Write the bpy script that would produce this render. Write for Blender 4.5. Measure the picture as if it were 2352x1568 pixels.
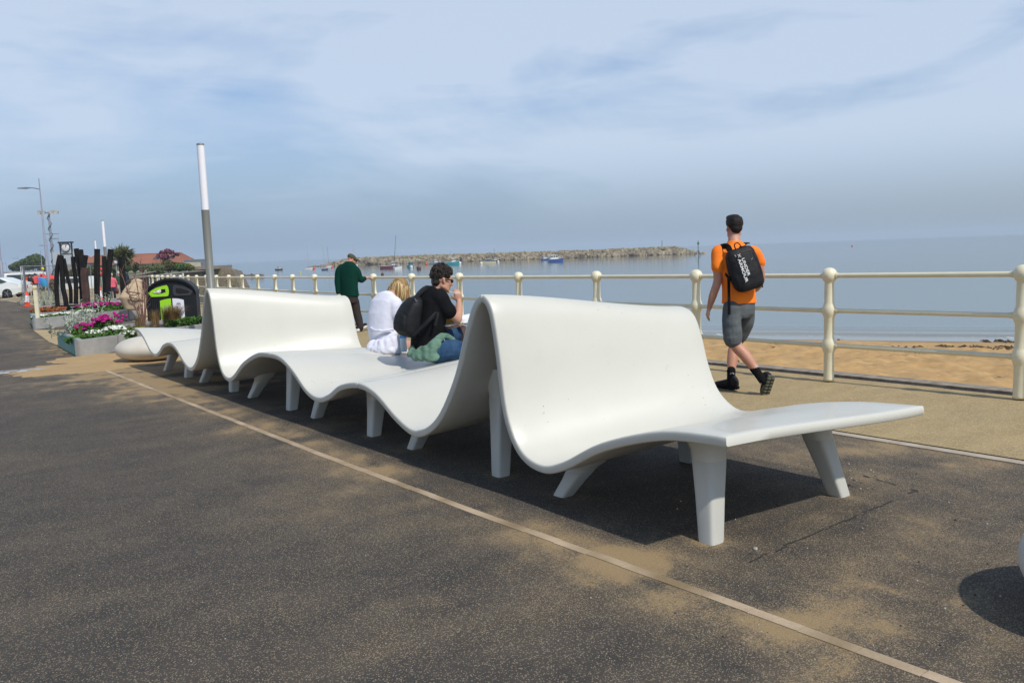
import bpy, bmesh, math, random
from mathutils import Vector, Matrix, noise
for _o in list(bpy.data.objects): bpy.data.objects.remove(_o)
R = math.radians
S = bpy.context.scene
COL = S.collection
random.seed(7)
HAZE = 0.00028

# ------------------------------------------------------------------ camera
# world frame: +Y runs along the promenade, +X is seaward, Z up, origin under the camera
CAM_H = 1.52
HEAD = R(36.99); PITCH = R(6.2138); ROLL = R(2.0446)
FPX = 1900.0            # focal length for a picture 2352 px wide
SLOPE = 0.007           # the promenade falls 0.7 % going away
f_ = Vector((math.sin(HEAD) * math.cos(PITCH), math.cos(HEAD) * math.cos(PITCH), -math.sin(PITCH)))
r_ = Vector((math.cos(HEAD), -math.sin(HEAD), 0))
u_ = r_.cross(f_)
Rv = r_ * math.cos(ROLL) - u_ * math.sin(ROLL)
Uv = r_ * math.sin(ROLL) + u_ * math.cos(ROLL)
cam = bpy.data.cameras.new('camera'); camo = bpy.data.objects.new('camera', cam); COL.objects.link(camo)
M = Matrix.Identity(4)
for i in range(3):
    M[i][0] = Rv[i]; M[i][1] = Uv[i]; M[i][2] = -f_[i]
M[2][3] = CAM_H
camo.matrix_world = M
cam.sensor_width = 36; cam.lens = FPX / 2352 * 36; cam.clip_start = 0.1; cam.clip_end = 30000
S.camera = camo
CAMP = Vector((0, 0, CAM_H))

# ------------------------------------------------------------------ sky and sun
SUN_EL = R(50); SUN_AZ = math.atan2(0.04, -0.82)
W = bpy.data.worlds.new('World'); S.world = W; W.use_nodes = True
nt = W.node_tree; N = nt.nodes; Lk = nt.links
bgn = N['Background']
sky = N.new('ShaderNodeTexSky'); sky.sky_type = 'NISHITA'; sky.sun_disc = False
sky.sun_elevation = SUN_EL; sky.sun_rotation = SUN_AZ; sky.air_density = 1.0; sky.dust_density = 1.5; sky.ozone_density = 2.0
tc = N.new('ShaderNodeTexCoord')
mp = N.new('ShaderNodeMapping'); mp.inputs['Rotation'].default_value = (0, 0, HEAD)
mp.inputs['Scale'].default_value = (1.0, 1.0, 2.3); mp.inputs['Rotation'].default_value = (0.0, 0.22, HEAD); mp.inputs['Location'].default_value = (1.1, 4.4, 2.2)
Lk.new(tc.outputs['Generated'], mp.inputs['Vector'])
n1 = N.new('ShaderNodeTexNoise'); n1.inputs['Scale'].default_value = 1.9; n1.inputs['Detail'].default_value = 8; n1.inputs['Roughness'].default_value = 0.52; n1.inputs['Distortion'].default_value = 0.9
Lk.new(mp.outputs[0], n1.inputs['Vector'])
cr = N.new('ShaderNodeValToRGB'); cr.color_ramp.elements[0].position = 0.30; cr.color_ramp.elements[1].position = 0.50
cr.color_ramp.elements[0].color = (0.40, 0.40, 0.40, 1); cr.color_ramp.elements[1].color = (0.86, 0.86, 0.86, 1)
# fine wisps on top of the broad veil
mp3 = N.new('ShaderNodeMapping'); mp3.inputs['Rotation'].default_value = (0.3, -0.35, HEAD); mp3.inputs['Scale'].default_value = (1.0, 1.6, 6.5); Lk.new(tc.outputs['Generated'], mp3.inputs['Vector'])
n3 = N.new('ShaderNodeTexNoise'); n3.inputs['Scale'].default_value = 3.2; n3.inputs['Detail'].default_value = 9; n3.inputs['Roughness'].default_value = 0.58; n3.inputs['Distortion'].default_value = 0.5; Lk.new(mp3.outputs[0], n3.inputs['Vector'])
wm_ = N.new('ShaderNodeMath'); wm_.operation = 'MULTIPLY_ADD'; wm_.inputs[1].default_value = 0.42; Lk.new(n3.outputs['Fac'], wm_.inputs[0]); Lk.new(n1.outputs['Fac'], wm_.inputs[2])
ws = N.new('ShaderNodeMath'); ws.operation = 'SUBTRACT'; ws.inputs[1].default_value = 0.20; Lk.new(wm_.outputs[0], ws.inputs[0]); Lk.new(ws.outputs[0], cr.inputs[0])
sep = N.new('ShaderNodeSeparateXYZ'); Lk.new(tc.outputs['Generated'], sep.inputs[0])
# cirrus veil over the clear sky
mx = N.new('ShaderNodeMixRGB'); mx.inputs[2].default_value = (7.3, 8.55, 10.3, 1)
hz = N.new('ShaderNodeMapRange'); hz.inputs[1].default_value = 0.0; hz.inputs[2].default_value = 0.13; hz.inputs[3].default_value = 0.0; hz.inputs[4].default_value = 1.0; hz.interpolation_type = 'SMOOTHSTEP'
Lk.new(sep.outputs['Z'], hz.inputs[0])
mu = N.new('ShaderNodeMath'); mu.operation = 'MULTIPLY'; Lk.new(cr.outputs[0], mu.inputs[0]); Lk.new(hz.outputs[0], mu.inputs[1])
zt = N.new('ShaderNodeMapRange'); zt.inputs[1].default_value = 0.36; zt.inputs[2].default_value = 0.75; zt.inputs[3].default_value = 1.0; zt.inputs[4].default_value = 0.12; Lk.new(sep.outputs['Z'], zt.inputs[0])
mv = N.new('ShaderNodeMath'); mv.operation = 'MULTIPLY'; Lk.new(mu.outputs[0], mv.inputs[0]); Lk.new(zt.outputs[0], mv.inputs[1]); Lk.new(mv.outputs[0], mx.inputs[0])
# damp sea air low down: bluish grey, darker than the bright band of a clear sky
hb = N.new('ShaderNodeMapRange'); hb.inputs[1].default_value = 0.0; hb.inputs[2].default_value = 0.20; hb.inputs[3].default_value = 1.0; hb.inputs[4].default_value = 0.0
hb.interpolation_type = 'SMOOTHSTEP'
Lk.new(sep.outputs['Z'], hb.inputs[0])
mh = N.new('ShaderNodeMixRGB'); cl_ = N.new('ShaderNodeMixRGB'); cl_.blend_type = 'MULTIPLY'; cl_.inputs[0].default_value = 1.0; cl_.inputs[2].default_value = (0.68, 1.08, 1.48, 1); Lk.new(sky.outputs[0], cl_.inputs[1]); mh.inputs[2].default_value = (3.45, 4.85, 6.5, 1)
# greyer towards the right (seaward, nearer the sun's side), bluer to the left
dt = N.new('ShaderNodeVectorMath'); dt.operation = 'DOT_PRODUCT'; dt.inputs[1].default_value = tuple(r_); Lk.new(tc.outputs['Generated'], dt.inputs[0])
dm0 = N.new('ShaderNodeMapRange'); dm0.inputs[1].default_value = -.35; dm0.inputs[2].default_value = .55; Lk.new(dt.outputs['Value'], dm0.inputs[0])
hc = N.new('ShaderNodeMixRGB'); hc.inputs[1].default_value = (3.4, 4.7, 6.35, 1); hc.inputs[2].default_value = (4.0, 4.85, 5.75, 1); Lk.new(dm0.outputs[0], hc.inputs[0]); Lk.new(hc.outputs[0], mh.inputs[2])
Lk.new(hb.outputs[0], mh.inputs[0]); Lk.new(cl_.outputs[0], mh.inputs[1]); Lk.new(mh.outputs[0], mx.inputs[1])
Lk.new(mx.outputs[0], bgn.inputs['Color']); bgn.inputs['Strength'].default_value = 0.085

sun = bpy.data.lights.new('sun', 'SUN'); suno = bpy.data.objects.new('sun', sun); COL.objects.link(suno)
sun.energy = 3.7; sun.angle = R(1.3); sun.color = (1.0, 0.955, 0.88)
sd = Vector((math.cos(SUN_EL) * math.sin(SUN_AZ), math.cos(SUN_EL) * math.cos(SUN_AZ), math.sin(SUN_EL)))
suno.rotation_euler = sd.to_track_quat('Z', 'Y').to_euler()
S.view_settings.view_transform = 'Standard'; S.view_settings.look = 'None'
S.view_settings.exposure = 0.0; S.view_settings.gamma = 1.0; S.view_settings.use_curve_mapping = False
S.cycles.use_denoising = True
S.cycles.max_bounces = 6; S.cycles.diffuse_bounces = 3; S.cycles.glossy_bounces = 3; S.cycles.volume_bounces = 1
S.cycles.transparent_max_bounces = 6

# ------------------------------------------------------------------ measuring helpers
def ray(px, py):
    a = (px - 1176) / FPX; b = -(py - 784) / FPX
    return f_ + Rv * a + Uv * b
def at(px, py, z=0.0):
    """point on the promenade (or z above it) seen at a photo position"""
    d = ray(px, py)
    k = (z - CAM_H) / (d.z + SLOPE * d.y)
    return CAMP + d * k
def sea_at(px, py, z=-3.0):
    d = ray(px, py); return CAMP + d * ((z - CAM_H) / d.z)
def pt(px, py, D):
    """point at depth D metres"""
    return CAMP + ray(px, py) * D
def gz(x, y): return -SLOPE * y

# ------------------------------------------------------------------ object helpers
def tag(o, label=None, cat=None, group=None, kind=None):
    if label: o['label'] = label
    if cat: o['category'] = cat
    if group: o['group'] = group
    if kind: o['kind'] = kind
    return o
def empty(name, loc, rz=0.0, label=None, cat=None, group=None):
    o = bpy.data.objects.new(name, None); o.empty_display_size = 0.2; COL.objects.link(o)
    o.location = loc; o.rotation_euler = (0, 0, rz)
    return tag(o, label, cat, group)
def world_m(o):
    m = Matrix.LocRotScale(o.location, o.rotation_euler, o.scale)
    return (world_m(o.parent) @ m) if o.parent else m
def obj(name, verts, faces, m, parent=None, smooth=True, mi=None, world=True):
    """links a mesh; verts are world coordinates unless world=False (then local to parent)"""
    if parent is not None and world:
        inv = world_m(parent).inverted(); verts = [inv @ Vector(v) for v in verts]
    me = bpy.data.meshes.new(name); me.from_pydata([tuple(v) for v in verts], [], faces)
    for k in (m if isinstance(m, (list, tuple)) else [m]): me.materials.append(k)
    if mi:
        for p, i in zip(me.polygons, mi): p.material_index = i
    me.polygons.foreach_set('use_smooth', [smooth and len(q) <= 8 for q in faces]); me.update()
    o = bpy.data.objects.new(name, me); COL.objects.link(o)
    if parent is not None: o.parent = parent
    return o
class MB:
    """collects shapes that become one mesh"""
    def __init__(s): s.v = []; s.f = []; s.mi = []; s.cur = 0
    def add(s, v, f):
        b = len(s.v); s.v += [Vector(x) for x in v]; s.f += [tuple(b + i for i in q) for q in f]; s.mi += [s.cur] * len(f); return s
    def box(s, c, d, rz=0.0, axes=None, bev=0.0):
        c = Vector(c); hx, hy, hz = d[0] / 2, d[1] / 2, d[2] / 2
        if axes is None:
            ax = Vector((math.cos(rz), math.sin(rz), 0)); ay = Vector((-math.sin(rz), math.cos(rz), 0)); az = Vector((0, 0, 1))
        else: ax, ay, az = axes
        if bev <= 0:
            P = [c + ax * (hx * i) + ay * (hy * j) + az * (hz * k) for k in (-1, 1) for j in (-1, 1) for i in (-1, 1)]
            return s.add(P, [(0, 2, 3, 1), (4, 5, 7, 6), (0, 1, 5, 4), (2, 6, 7, 3), (0, 4, 6, 2), (1, 3, 7, 5)])
        bm = bmesh.new(); bmesh.ops.create_cube(bm, size=1.0)
        for v in bm.verts: v.co = Vector((v.co.x * d[0], v.co.y * d[1], v.co.z * d[2]))
        bmesh.ops.bevel(bm, geom=list(bm.edges), offset=bev, segments=2, affect='EDGES')
        bm.verts.index_update()
        P = [c + ax * v.co.x + ay * v.co.y + az * v.co.z for v in bm.verts]; F = [tuple(v.index for v in fc.verts) for fc in bm.faces]
        bm.free(); return s.add(P, F)
    def loft(s, secs, n=16, ex=2.0, cap=True):
        """secs: (centre, vector A, vector B) ellipse rings"""
        P = []; F = []
        for c, A, B in secs:
            for i in range(n):
                a = 2 * math.pi * i / n; ca, sa = math.cos(a), math.sin(a)
                if ex != 2.0:
                    ca = math.copysign(abs(ca) ** (2 / ex), ca); sa = math.copysign(abs(sa) ** (2 / ex), sa)
                P.append(Vector(c) + A * ca + B * sa)
        for k in range(len(secs) - 1):
            for i in range(n):
                j = (i + 1) % n; F.append((k * n + i, k * n + j, (k + 1) * n + j, (k + 1) * n + i))
        if cap:
            m_ = len(P); P += [P[i].copy() for i in range(n)] + [P[(len(secs) - 1) * n + i].copy() for i in range(n)]
            F.append(tuple(m_ + i for i in reversed(range(n)))); F.append(tuple(m_ + n + i for i in range(n)))
        return s.add(P, F)
    def tube(s, pts, rad, n=10, ends=True, ex=2.0, flat=1.0, ref=None):
        pts = [Vector(p) for p in pts]
        if not isinstance(rad, (list, tuple)): rad = [rad] * len(pts)
        secs = []; prevA = None
        def frame(i):
            nonlocal prevA
            t = (pts[min(i + 1, len(pts) - 1)] - pts[max(i - 1, 0)])
            if t.length < 1e-9: t = Vector((0, 0, 1))
            t.normalize()
            if prevA is None:
                q = ref if ref is not None else (Vector((0, 0, 1)) if abs(t.z) < 0.9 else Vector((1, 0, 0)))
                A = (q - t * q.dot(t)).normalized()
            else: A = (prevA - t * prevA.dot(t)).normalized()
            prevA = A; return t, A, t.cross(A)
        for i, p in enumerate(pts):
            t, A, B = frame(i); r = rad[i]
            if i == 0 and ends:
                for q in (0.93, 0.62): secs.append((p - t * r * q, A * r * math.sqrt(1 - q * q), B * r * flat * math.sqrt(1 - q * q)))
            secs.append((p, A * r, B * r * flat))
            if i == len(pts) - 1 and ends:
                for q in (0.62, 0.93): secs.append((p + t * r * q, A * r * math.sqrt(1 - q * q), B * r * flat * math.sqrt(1 - q * q)))
        return s.loft(secs, n, ex)
    def ell(s, c, a, b=None, cc=None, n=16, m=10, dis=None):
        """ellipsoid with half-axis vectors"""
        if b is None: r = a; a, b, cc = Vector((r, 0, 0)), Vector((0, r, 0)), Vector((0, 0, r))
        c = Vector(c); P = [c - cc]; F = []
        for k in range(1, m):
            ph = -math.pi / 2 + math.pi * k / m
            for i in range(n):
                th = 2 * math.pi * i / n
                P.append(c + a * (math.cos(ph) * math.cos(th)) + b * (math.cos(ph) * math.sin(th)) + cc * math.sin(ph))
        P.append(c + cc)
        if dis: P = [c + (p - c) * (1 + dis(p)) for p in P]
        for i in range(n): F.append((0, 1 + (i + 1) % n, 1 + i))
        for k in range(m - 2):
            for i in range(n):
                j = (i + 1) % n; F.append((1 + k * n + i, 1 + k * n + j, 1 + (k + 1) * n + j, 1 + (k + 1) * n + i))
        t = 1 + (m - 1) * n; b0 = 1 + (m - 2) * n
        for i in range(n): F.append((b0 + i, b0 + (i + 1) % n, t))
        return s.add(P, F)
    def lathe(s, c, prof, n=20, axis=None):
        ax = axis or Vector((0, 0, 1)); q = Vector((1, 0, 0)) if abs(ax.z) > 0.9 else Vector((0, 0, 1))
        A = (q - ax * q.dot(ax)).normalized(); B = ax.cross(A)
        return s.loft([(Vector(c) + ax * z, A * max(r, 1e-4), B * max(r, 1e-4)) for r, z in prof], n)
    def build(s, name, m, parent=None, smooth=True, world=True):
        return obj(name, s.v, s.f, m, parent, smooth, s.mi if isinstance(m, (list, tuple)) else None, world)
    def remesh(s, name, m, parent, vox=0.012, it=4, fac=0.5):
        """union of all collected shapes as one continuous skin"""
        o = s.build('tmp', m, parent)
        md = o.modifiers.new('r', 'REMESH'); md.mode = 'VOXEL'; md.voxel_size = vox; md.use_smooth_shade = True
        if it:
            m2 = o.modifiers.new('s', 'SMOOTH'); m2.factor = fac; m2.iterations = it
        dg = bpy.context.evaluated_depsgraph_get()
        me = bpy.data.meshes.new_from_object(o.evaluated_get(dg)); me.name = name
        if not me.materials: me.materials.append(m if not isinstance(m, (list, tuple)) else m[0])
        bpy.data.objects.remove(o)
        o = bpy.data.objects.new(name, me); COL.objects.link(o); o.parent = parent
        return o
def dup(root, label=None, group=None):
    r = root.copy(); COL.objects.link(r)
    if label: r['label'] = label
    if group: r['group'] = group
    for ch in list(root.children):
        c = ch.copy(); COL.objects.link(c); c.parent = r
        for g in list(ch.children):
            d = g.copy(); COL.objects.link(d); d.parent = c
    return r

# ------------------------------------------------------------------ materials
MC = {}
def mat(name, col, rough=0.6, col2=None, vs=6.0, amt=0.5, bump=0.0, bs=60.0, metal=0.0, coat=0.0, detail=4, stretch=None, emit=None, sub=0.0, spec=0.5, trans=0.0):
    if name in MC: return MC[name]
    m = bpy.data.materials.new(name); m.use_nodes = True; t = m.node_tree; b = t.nodes['Principled BSDF']
    b.inputs['Roughness'].default_value = rough; b.inputs['Metallic'].default_value = metal
    b.inputs['Coat Weight'].default_value = coat; b.inputs['Specular IOR Level'].default_value = spec
    if sub: b.inputs['Subsurface Weight'].default_value = sub; b.inputs['Subsurface Radius'].default_value = (0.02, 0.008, 0.005); b.inputs['Subsurface Scale'].default_value = 0.5
    if trans: b.inputs['Transmission Weight'].default_value = trans
    c4 = (*col, 1)
    if emit: b.inputs['Emission Color'].default_value = (*emit[0], 1); b.inputs['Emission Strength'].default_value = emit[1]
    tc = t.nodes.new('ShaderNodeTexCoord'); src = tc.outputs['Object']
    if stretch:
        mp = t.nodes.new('ShaderNodeMapping'); mp.inputs['Scale'].default_value = stretch; t.links.new(src, mp.inputs[0]); src = mp.outputs[0]
    if col2 is None: col2 = tuple(c * 0.82 for c in col)
    n = t.nodes.new('ShaderNodeTexNoise'); n.inputs['Scale'].default_value = vs; n.inputs['Detail'].default_value = detail; t.links.new(src, n.inputs['Vector'])
    mr = t.nodes.new('ShaderNodeMapRange'); mr.inputs[1].default_value = 0.35; mr.inputs[2].default_value = 0.68; mr.inputs[4].default_value = amt; t.links.new(n.outputs['Fac'], mr.inputs[0])
    x = t.nodes.new('ShaderNodeMixRGB'); x.inputs[1].default_value = c4; x.inputs[2].default_value = (*col2, 1); t.links.new(mr.outputs[0], x.inputs[0]); t.links.new(x.outputs[0], b.inputs['Base Color'])
    if bump:
        n2 = t.nodes.new('ShaderNodeTexNoise'); n2.inputs['Scale'].default_value = bs; n2.inputs['Detail'].default_value = 3; t.links.new(src, n2.inputs['Vector'])
        bp = t.nodes.new('ShaderNodeBump'); bp.inputs['Strength'].default_value = bump; bp.inputs['Distance'].default_value = 0.01; t.links.new(n2.outputs['Fac'], bp.inputs['Height']); t.links.new(bp.outputs[0], b.inputs['Normal'])
    MC[name] = m; return m
# ------------------------------------------------------------------ ground
def fbm(x, y, sc, o=4, seed=0.0):
    return noise.fractal(Vector((x * sc + seed, y * sc - seed, seed * 0.37)), 1.0, 2.0, o)
# drifts of blown sand: photo position, radius across, radius along, weight
DR = []
for (px, py, rx, ry, w) in [(850, 1078, .30, .22, .75), (1500, 1290, .28, .25, 1.0), (1560, 1340, .2, .2, .7), (930, 1385, .22, .16, .5), (905, 1345, .1, .08, .5), (440, 880, 1.0, 1.2, 1.2),
        (560, 930, .5, .7, .55), (700, 985, .5, .6, .5), (300, 858, 1.4, .8, 1.3), (230, 838, 1.3, .7, 1.3), (180, 800, .9, 1.4, .9), (1000, 1150, .25, .3, .35), (1250, 1230, .3, .3, .35), (700, 1010, .3, .3, .35),
        (1880, 1420, .5, .3, .45), (1990, 1330, .35, .3, .4), (2210, 1380, .22, .1, .9), (2180, 1440, .2, .08, .5), (1950, 1050, .6, .5, .65), (2150, 1060, .7, .5, .4), (1760, 1210, .3, .2, .3),
        (1830, 1460, .3, .2, .3), (860, 1500, .3, .15, .3), (350, 845, .7, .5, 1.0), (480, 870, .6, .5, .6), (2100, 1500, .5, .25, .5), (2300, 1180, .6, .4, .35), (640, 1180, .6, .3, .22), (1480, 1395, .2, .12, .6),
        (2060, 1240, .4, .3, .45), (1500, 1530, .5, .15, .25)]:
    c = at(px, py); DR.append((c.x, c.y, rx * .9, ry * .9, w * (.40 if w < .95 else .66)))
FEET = [(3.31, 2.73), (3.31, 3.91), (3.31, 4.58), (4.5, 2.73), (3.31, 5.76), (3.31, 6.46)]
def sandamt(x, y):
    a = 0.0
    for fx_, fy_ in FEET:
        d = (x - fx_) ** 2 + (y - fy_) ** 2
        if d < .09: a += .45 * math.exp(-d / .012)
    for cx, cy, rx, ry, w in DR:
        d = ((x - cx) / rx) ** 2 + ((y - cy) / ry) ** 2
        if d < 8: a += w * math.exp(-d * max(.6, 1.0 + 0.9 * fbm(x, y, 3.1, 3, cx)))
    a += 0.16 * math.exp(-((x - 2.60) / 0.30) ** 2) + 0.12 * math.exp(-((x - 2.78) / 0.12) ** 2)
    a += 0.15 * min(1, max(0, (x - 1.6) / 1.6))
    n = fbm(x * 0.55, y, 2.3, 4, 3.0); n2 = fbm(x, y, 0.7, 3, 9.0); n3 = fbm(x, y * .5, 9.0, 3, 5.0)
    a = a * (0.85 + 0.9 * n + 0.6 * n3) + 0.10 * n + 0.06 * n2 + 0.05 * n3 + 0.03
    if 2.9 < x < 4.9 and 2.6 < y < 13: a -= 0.2  # sand thinned under the bench, deepening its shade in the ground colour
    return max(0.0, min(1.0, a * .85))
def ground_mat(name, dark, dark2, light, base, dens, rough=0.85, sc=95.0):
    m = bpy.data.materials.new(name); m.use_nodes = True; t = m.node_tree; b = t.nodes['Principled BSDF']; b.inputs['Roughness'].default_value = rough
    b.inputs['Specular IOR Level'].default_value = 0.3
    L = t.links.new; nd = t.nodes.new
    tc = nd('ShaderNodeTexCoord'); at_ = nd('ShaderNodeAttribute'); at_.attribute_name = 'sand'
    n = nd('ShaderNodeTexNoise'); n.inputs['Scale'].default_value = 1.7; n.inputs['Detail'].default_value = 6; L(tc.outputs['Object'], n.inputs[0])
    c1 = nd('ShaderNodeMixRGB'); c1.inputs[1].default_value = (*dark, 1); c1.inputs[2].default_value = (*dark2, 1)
    mr = nd('ShaderNodeMapRange'); mr.inputs[1].default_value = .40; mr.inputs[2].default_value = .62; L(n.outputs['Fac'], mr.inputs[0]); L(mr.outputs[0], c1.inputs[0]); mpn = nd('ShaderNodeMapping'); mpn.inputs['Rotation'].default_value = (0, 0, R(37)); mpn.inputs['Scale'].default_value = (1.4, 2.6, 1); L(tc.outputs['Object'], mpn.inputs[0]); L(mpn.outputs[0], n.inputs[0])
    du = nd('ShaderNodeMixRGB'); du.inputs[2].default_value = (.20, .14, .075, 1); dm_ = nd('ShaderNodeMath'); dm_.operation = 'MULTIPLY'; dm_.inputs[1].default_value = 1.0; dm_.use_clamp = True; L(at_.outputs['Fac'], dm_.inputs[0]); L(dm_.outputs[0], du.inputs[0]); L(c1.outputs[0], du.inputs[1])
    # aggregate: pale chips set in the binder
    v = nd('ShaderNodeTexVoronoi'); v.inputs['Scale'].default_value = sc; L(tc.outputs['Object'], v.inputs[0])
    sp = nd('ShaderNodeSeparateColor'); L(v.outputs['Color'], sp.inputs[0])
    # chips show where the random cell value is below the threshold (density grows with dusting of sand)
    th = nd('ShaderNodeMath'); th.operation = 'MULTIPLY_ADD'; th.inputs[1].default_value = 1.15; th.inputs[2].default_value = dens; L(at_.outputs['Fac'], th.inputs[0])
    df = nd('ShaderNodeMath'); df.operation = 'SUBTRACT'; L(th.outputs[0], df.inputs[0]); L(sp.outputs[0], df.inputs[1])
    st = nd('ShaderNodeMapRange'); st.inputs[1].default_value = 0.0; st.inputs[2].default_value = .12; L(df.outputs[0], st.inputs[0])
    rs = nd('ShaderNodeMath'); rs.operation = 'LESS_THAN'; rs.inputs[1].default_value = 0.5; L(v.outputs['Distance'], rs.inputs[0])
    ch = nd('ShaderNodeMath'); ch.operation = 'MULTIPLY'; L(st.outputs[0], ch.inputs[0]); L(rs.outputs[0], ch.inputs[1])
    lc = nd('ShaderNodeMixRGB'); lc.inputs[1].default_value = (*light, 1); lc.inputs[2].default_value = tuple([c * .45 for c in light] + [1]); L(sp.outputs[1], lc.inputs[0])
    c2 = nd('ShaderNodeMixRGB'); L(ch.outputs[0], c2.inputs[0]); L(du.outputs[0], c2.inputs[1]); L(lc.outputs[0], c2.inputs[2])
    # full sand cover
    n2 = nd('ShaderNodeTexNoise'); n2.inputs['Scale'].default_value = 42; n2.inputs['Detail'].default_value = 6; n2.inputs['Roughness'].default_value = .7; L(tc.outputs['Object'], n2.inputs[0])
    ad = nd('ShaderNodeMath'); ad.operation = 'MULTIPLY_ADD'; ad.inputs[1].default_value = 0.9; L(n2.outputs['Fac'], ad.inputs[0]); L(at_.outputs['Fac'], ad.inputs[2])
    sm = nd('ShaderNodeMapRange'); sm.inputs[1].default_value = base; sm.inputs[2].default_value = base + .42; sm.inputs[4].default_value = .95; sm.interpolation_type = 'SMOOTHSTEP'; L(ad.outputs[0], sm.inputs[0])
    c3 = nd('ShaderNodeMixRGB'); c3.inputs[2].default_value = (0.325, 0.22, 0.105, 1); v9 = nd('ShaderNodeTexVoronoi'); v9.inputs['Scale'].default_value = 230; L(tc.outputs['Object'], v9.inputs[0]); s9 = nd('ShaderNodeSeparateColor'); L(v9.outputs['Color'], s9.inputs[0]); d9 = nd('ShaderNodeMath'); d9.operation = 'SUBTRACT'; L(sm.outputs[0], d9.inputs[0]); L(s9.outputs[0], d9.inputs[1]); r9 = nd('ShaderNodeMapRange'); r9.inputs[1].default_value = -.10; r9.inputs[2].default_value = .10; L(d9.outputs[0], r9.inputs[0]); m9 = nd('ShaderNodeMixRGB'); m9.inputs[0].default_value = .28; L(r9.outputs[0], m9.inputs[1]); L(sm.outputs[0], m9.inputs[2]); m8 = nd('ShaderNodeMath'); m8.operation = 'MULTIPLY'; m8.inputs[1].default_value = .68; L(m9.outputs[0], m8.inputs[0]); L(m8.outputs[0], c3.inputs[0]); L(c2.outputs[0], c3.inputs[1])
    L(c3.outputs[0], b.inputs['Base Color'])
    n4 = nd('ShaderNodeTexNoise'); n4.inputs['Scale'].default_value = 130; n4.inputs['Detail'].default_value = 2; L(tc.outputs['Object'], n4.inputs[0])
    bp = nd('ShaderNodeBump'); bp.inputs['Strength'].default_value = .6; bp.inputs['Distance'].default_value = .004; L(n4.outputs['Fac'], bp.inputs['Height']); L(bp.outputs[0], b.inputs['Normal'])
    return m
TAR = ground_mat('tarmac', (.044, .039, .034), (.060, .051, .042), (.33, .26, .17), .68, .28, sc=185)
BUFF = ground_mat('buff_aggregate', (.31, .22, .105), (.37, .27, .13), (.50, .39, .21), .95, .75, sc=90)
def axis(a, b, fine0, fine1, fs, grow=1.25, top=20.0):
    xs = [fine0]
    while xs[-1] < fine1: xs.append(xs[-1] + fs)
    st = fs
    while xs[-1] < b: st = min(st * grow, top); xs.append(min(b, xs[-1] + st))
    st = fs; lo = [fine0]
    while lo[-1] > a: st = min(st * grow, top); lo.append(max(a, lo[-1] - st))
    return sorted(set(lo[1:] + xs))
def sheet(name, xs, ys, m, zoff=0.0, zf=None, attr=None, kind='structure', parent=None, edge=None):
    V = []; F = []; A = []
    for y in ys:
        for x in xs:
            xx = edge(x, y) if edge else x
            z = (zf(xx, y) if zf else gz(xx, y) + zoff); V.append((xx, y, z))
            if attr: A.append(attr(xx, y))
    n = len(xs)
    for j in range(len(ys) - 1):
        for i in range(n - 1): F.append((j * n + i, j * n + i + 1, (j + 1) * n + i + 1, (j + 1) * n + i))
    o = obj(name, V, F, m, parent)
    if attr:
        a = o.data.attributes.new('sand', 'FLOAT', 'POINT'); a.data.foreach_set('value', A)
    if kind: tag(o, kind=kind)
    return o
# railing line found from its posts (bends gently seaward)
RAIL = [(8.30, 3.22), (8.19, 5.10), (8.22, 6.98), (8.25, 8.86), (8.27, 10.74), (8.35, 12.61), (8.45, 14.49), (8.58, 16.37), (8.73, 18.24), (8.86, 20.12), (9.03, 21.99), (9.25, 23.86), (9.41, 25.73), (9.57, 27.6),
        (9.75, 29.47), (9.91, 31.35), (10.1, 33.22), (10.29, 35.09), (10.48, 36.96), (10.68, 38.83), (10.9, 40.7), (11.11, 42.56), (11.33, 44.43), (11.54, 46.3), (11.76, 48.17)]
def railx(y):
    if y <= RAIL[1][1]: return 8.24
    for (xa, ya), (xb, yb) in zip(RAIL[1:], RAIL[2:]):
        if y <= yb: return xa + (xb - xa) * (y - ya) / (yb - ya)
    return 11.76 + (y - 48.17) * 0.12
ys = axis(-4, 170, 1.2, 16, .07, 1.06, 6)
xs = axis(-60, 5.93, -2.5, 5.93, .07, 1.15, 6)
sheet('tarmac_promenade', xs, ys, TAR, attr=sandamt)
def be(x, y): # map 0..1 -> from kerb line to railing
    return 6.06 + x * (railx(y) + 0.28 - 6.06)
sheet('buff_footway', [i / 14 for i in range(15)], axis(-4, 120, 1.2, 20, .25, 1.08, 6), BUFF, zoff=0.006, attr=lambda x, y: max(0, min(.6, .12 + .25 * fbm(x, y, .9, 3, 2))), edge=be)
CONC = mat('pale_concrete', (.44, .37, .28), .8, (.30, .235, .16), 5, .8, .4, 40)
CONC2 = mat('strip_concrete', (.46, .345, .225), .8, (.22, .155, .08), 2.6, 1.0, .3, 60, detail=9)
CONC3 = mat('weathered_concrete', (.30, .25, .19), .85, (.14, .115, .085), 9, .9, .6, 30)
DARKJ = mat('joint_filler', (.03, .028, .025), .9)
def strip(name, x0, x1, y0, y1, m, zo=0.004, h=None, seg=None, edge=None, wob=0.0, gap=0.0):
    mb = MB(); y = y0
    while y < y1 - 1e-3:
        ye = min(y1, y + (seg or 3.0)); w = random.uniform(-wob, wob)
        a, b = y + gap / 2, ye - gap / 2
        fx = edge or (lambda q: 0)
        P = [(x0 + fx(a) + w, a), (x1 + fx(a) + w, a), (x1 + fx(b) + w, b), (x0 + fx(b) + w, b)]
        top = [Vector((p[0], p[1], gz(*p) + zo)) for p in P]; bot = [Vector((p[0], p[1], gz(*p) + zo - (h or 0.05))) for p in P]
        mb.add(top + bot, [(0, 1, 2, 3), (0, 4, 5, 1), (1, 5, 6, 2), (2, 6, 7, 3), (3, 7, 4, 0)])
        y = ye
    return tag(mb.build(name, m, smooth=False), kind='structure')
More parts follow.
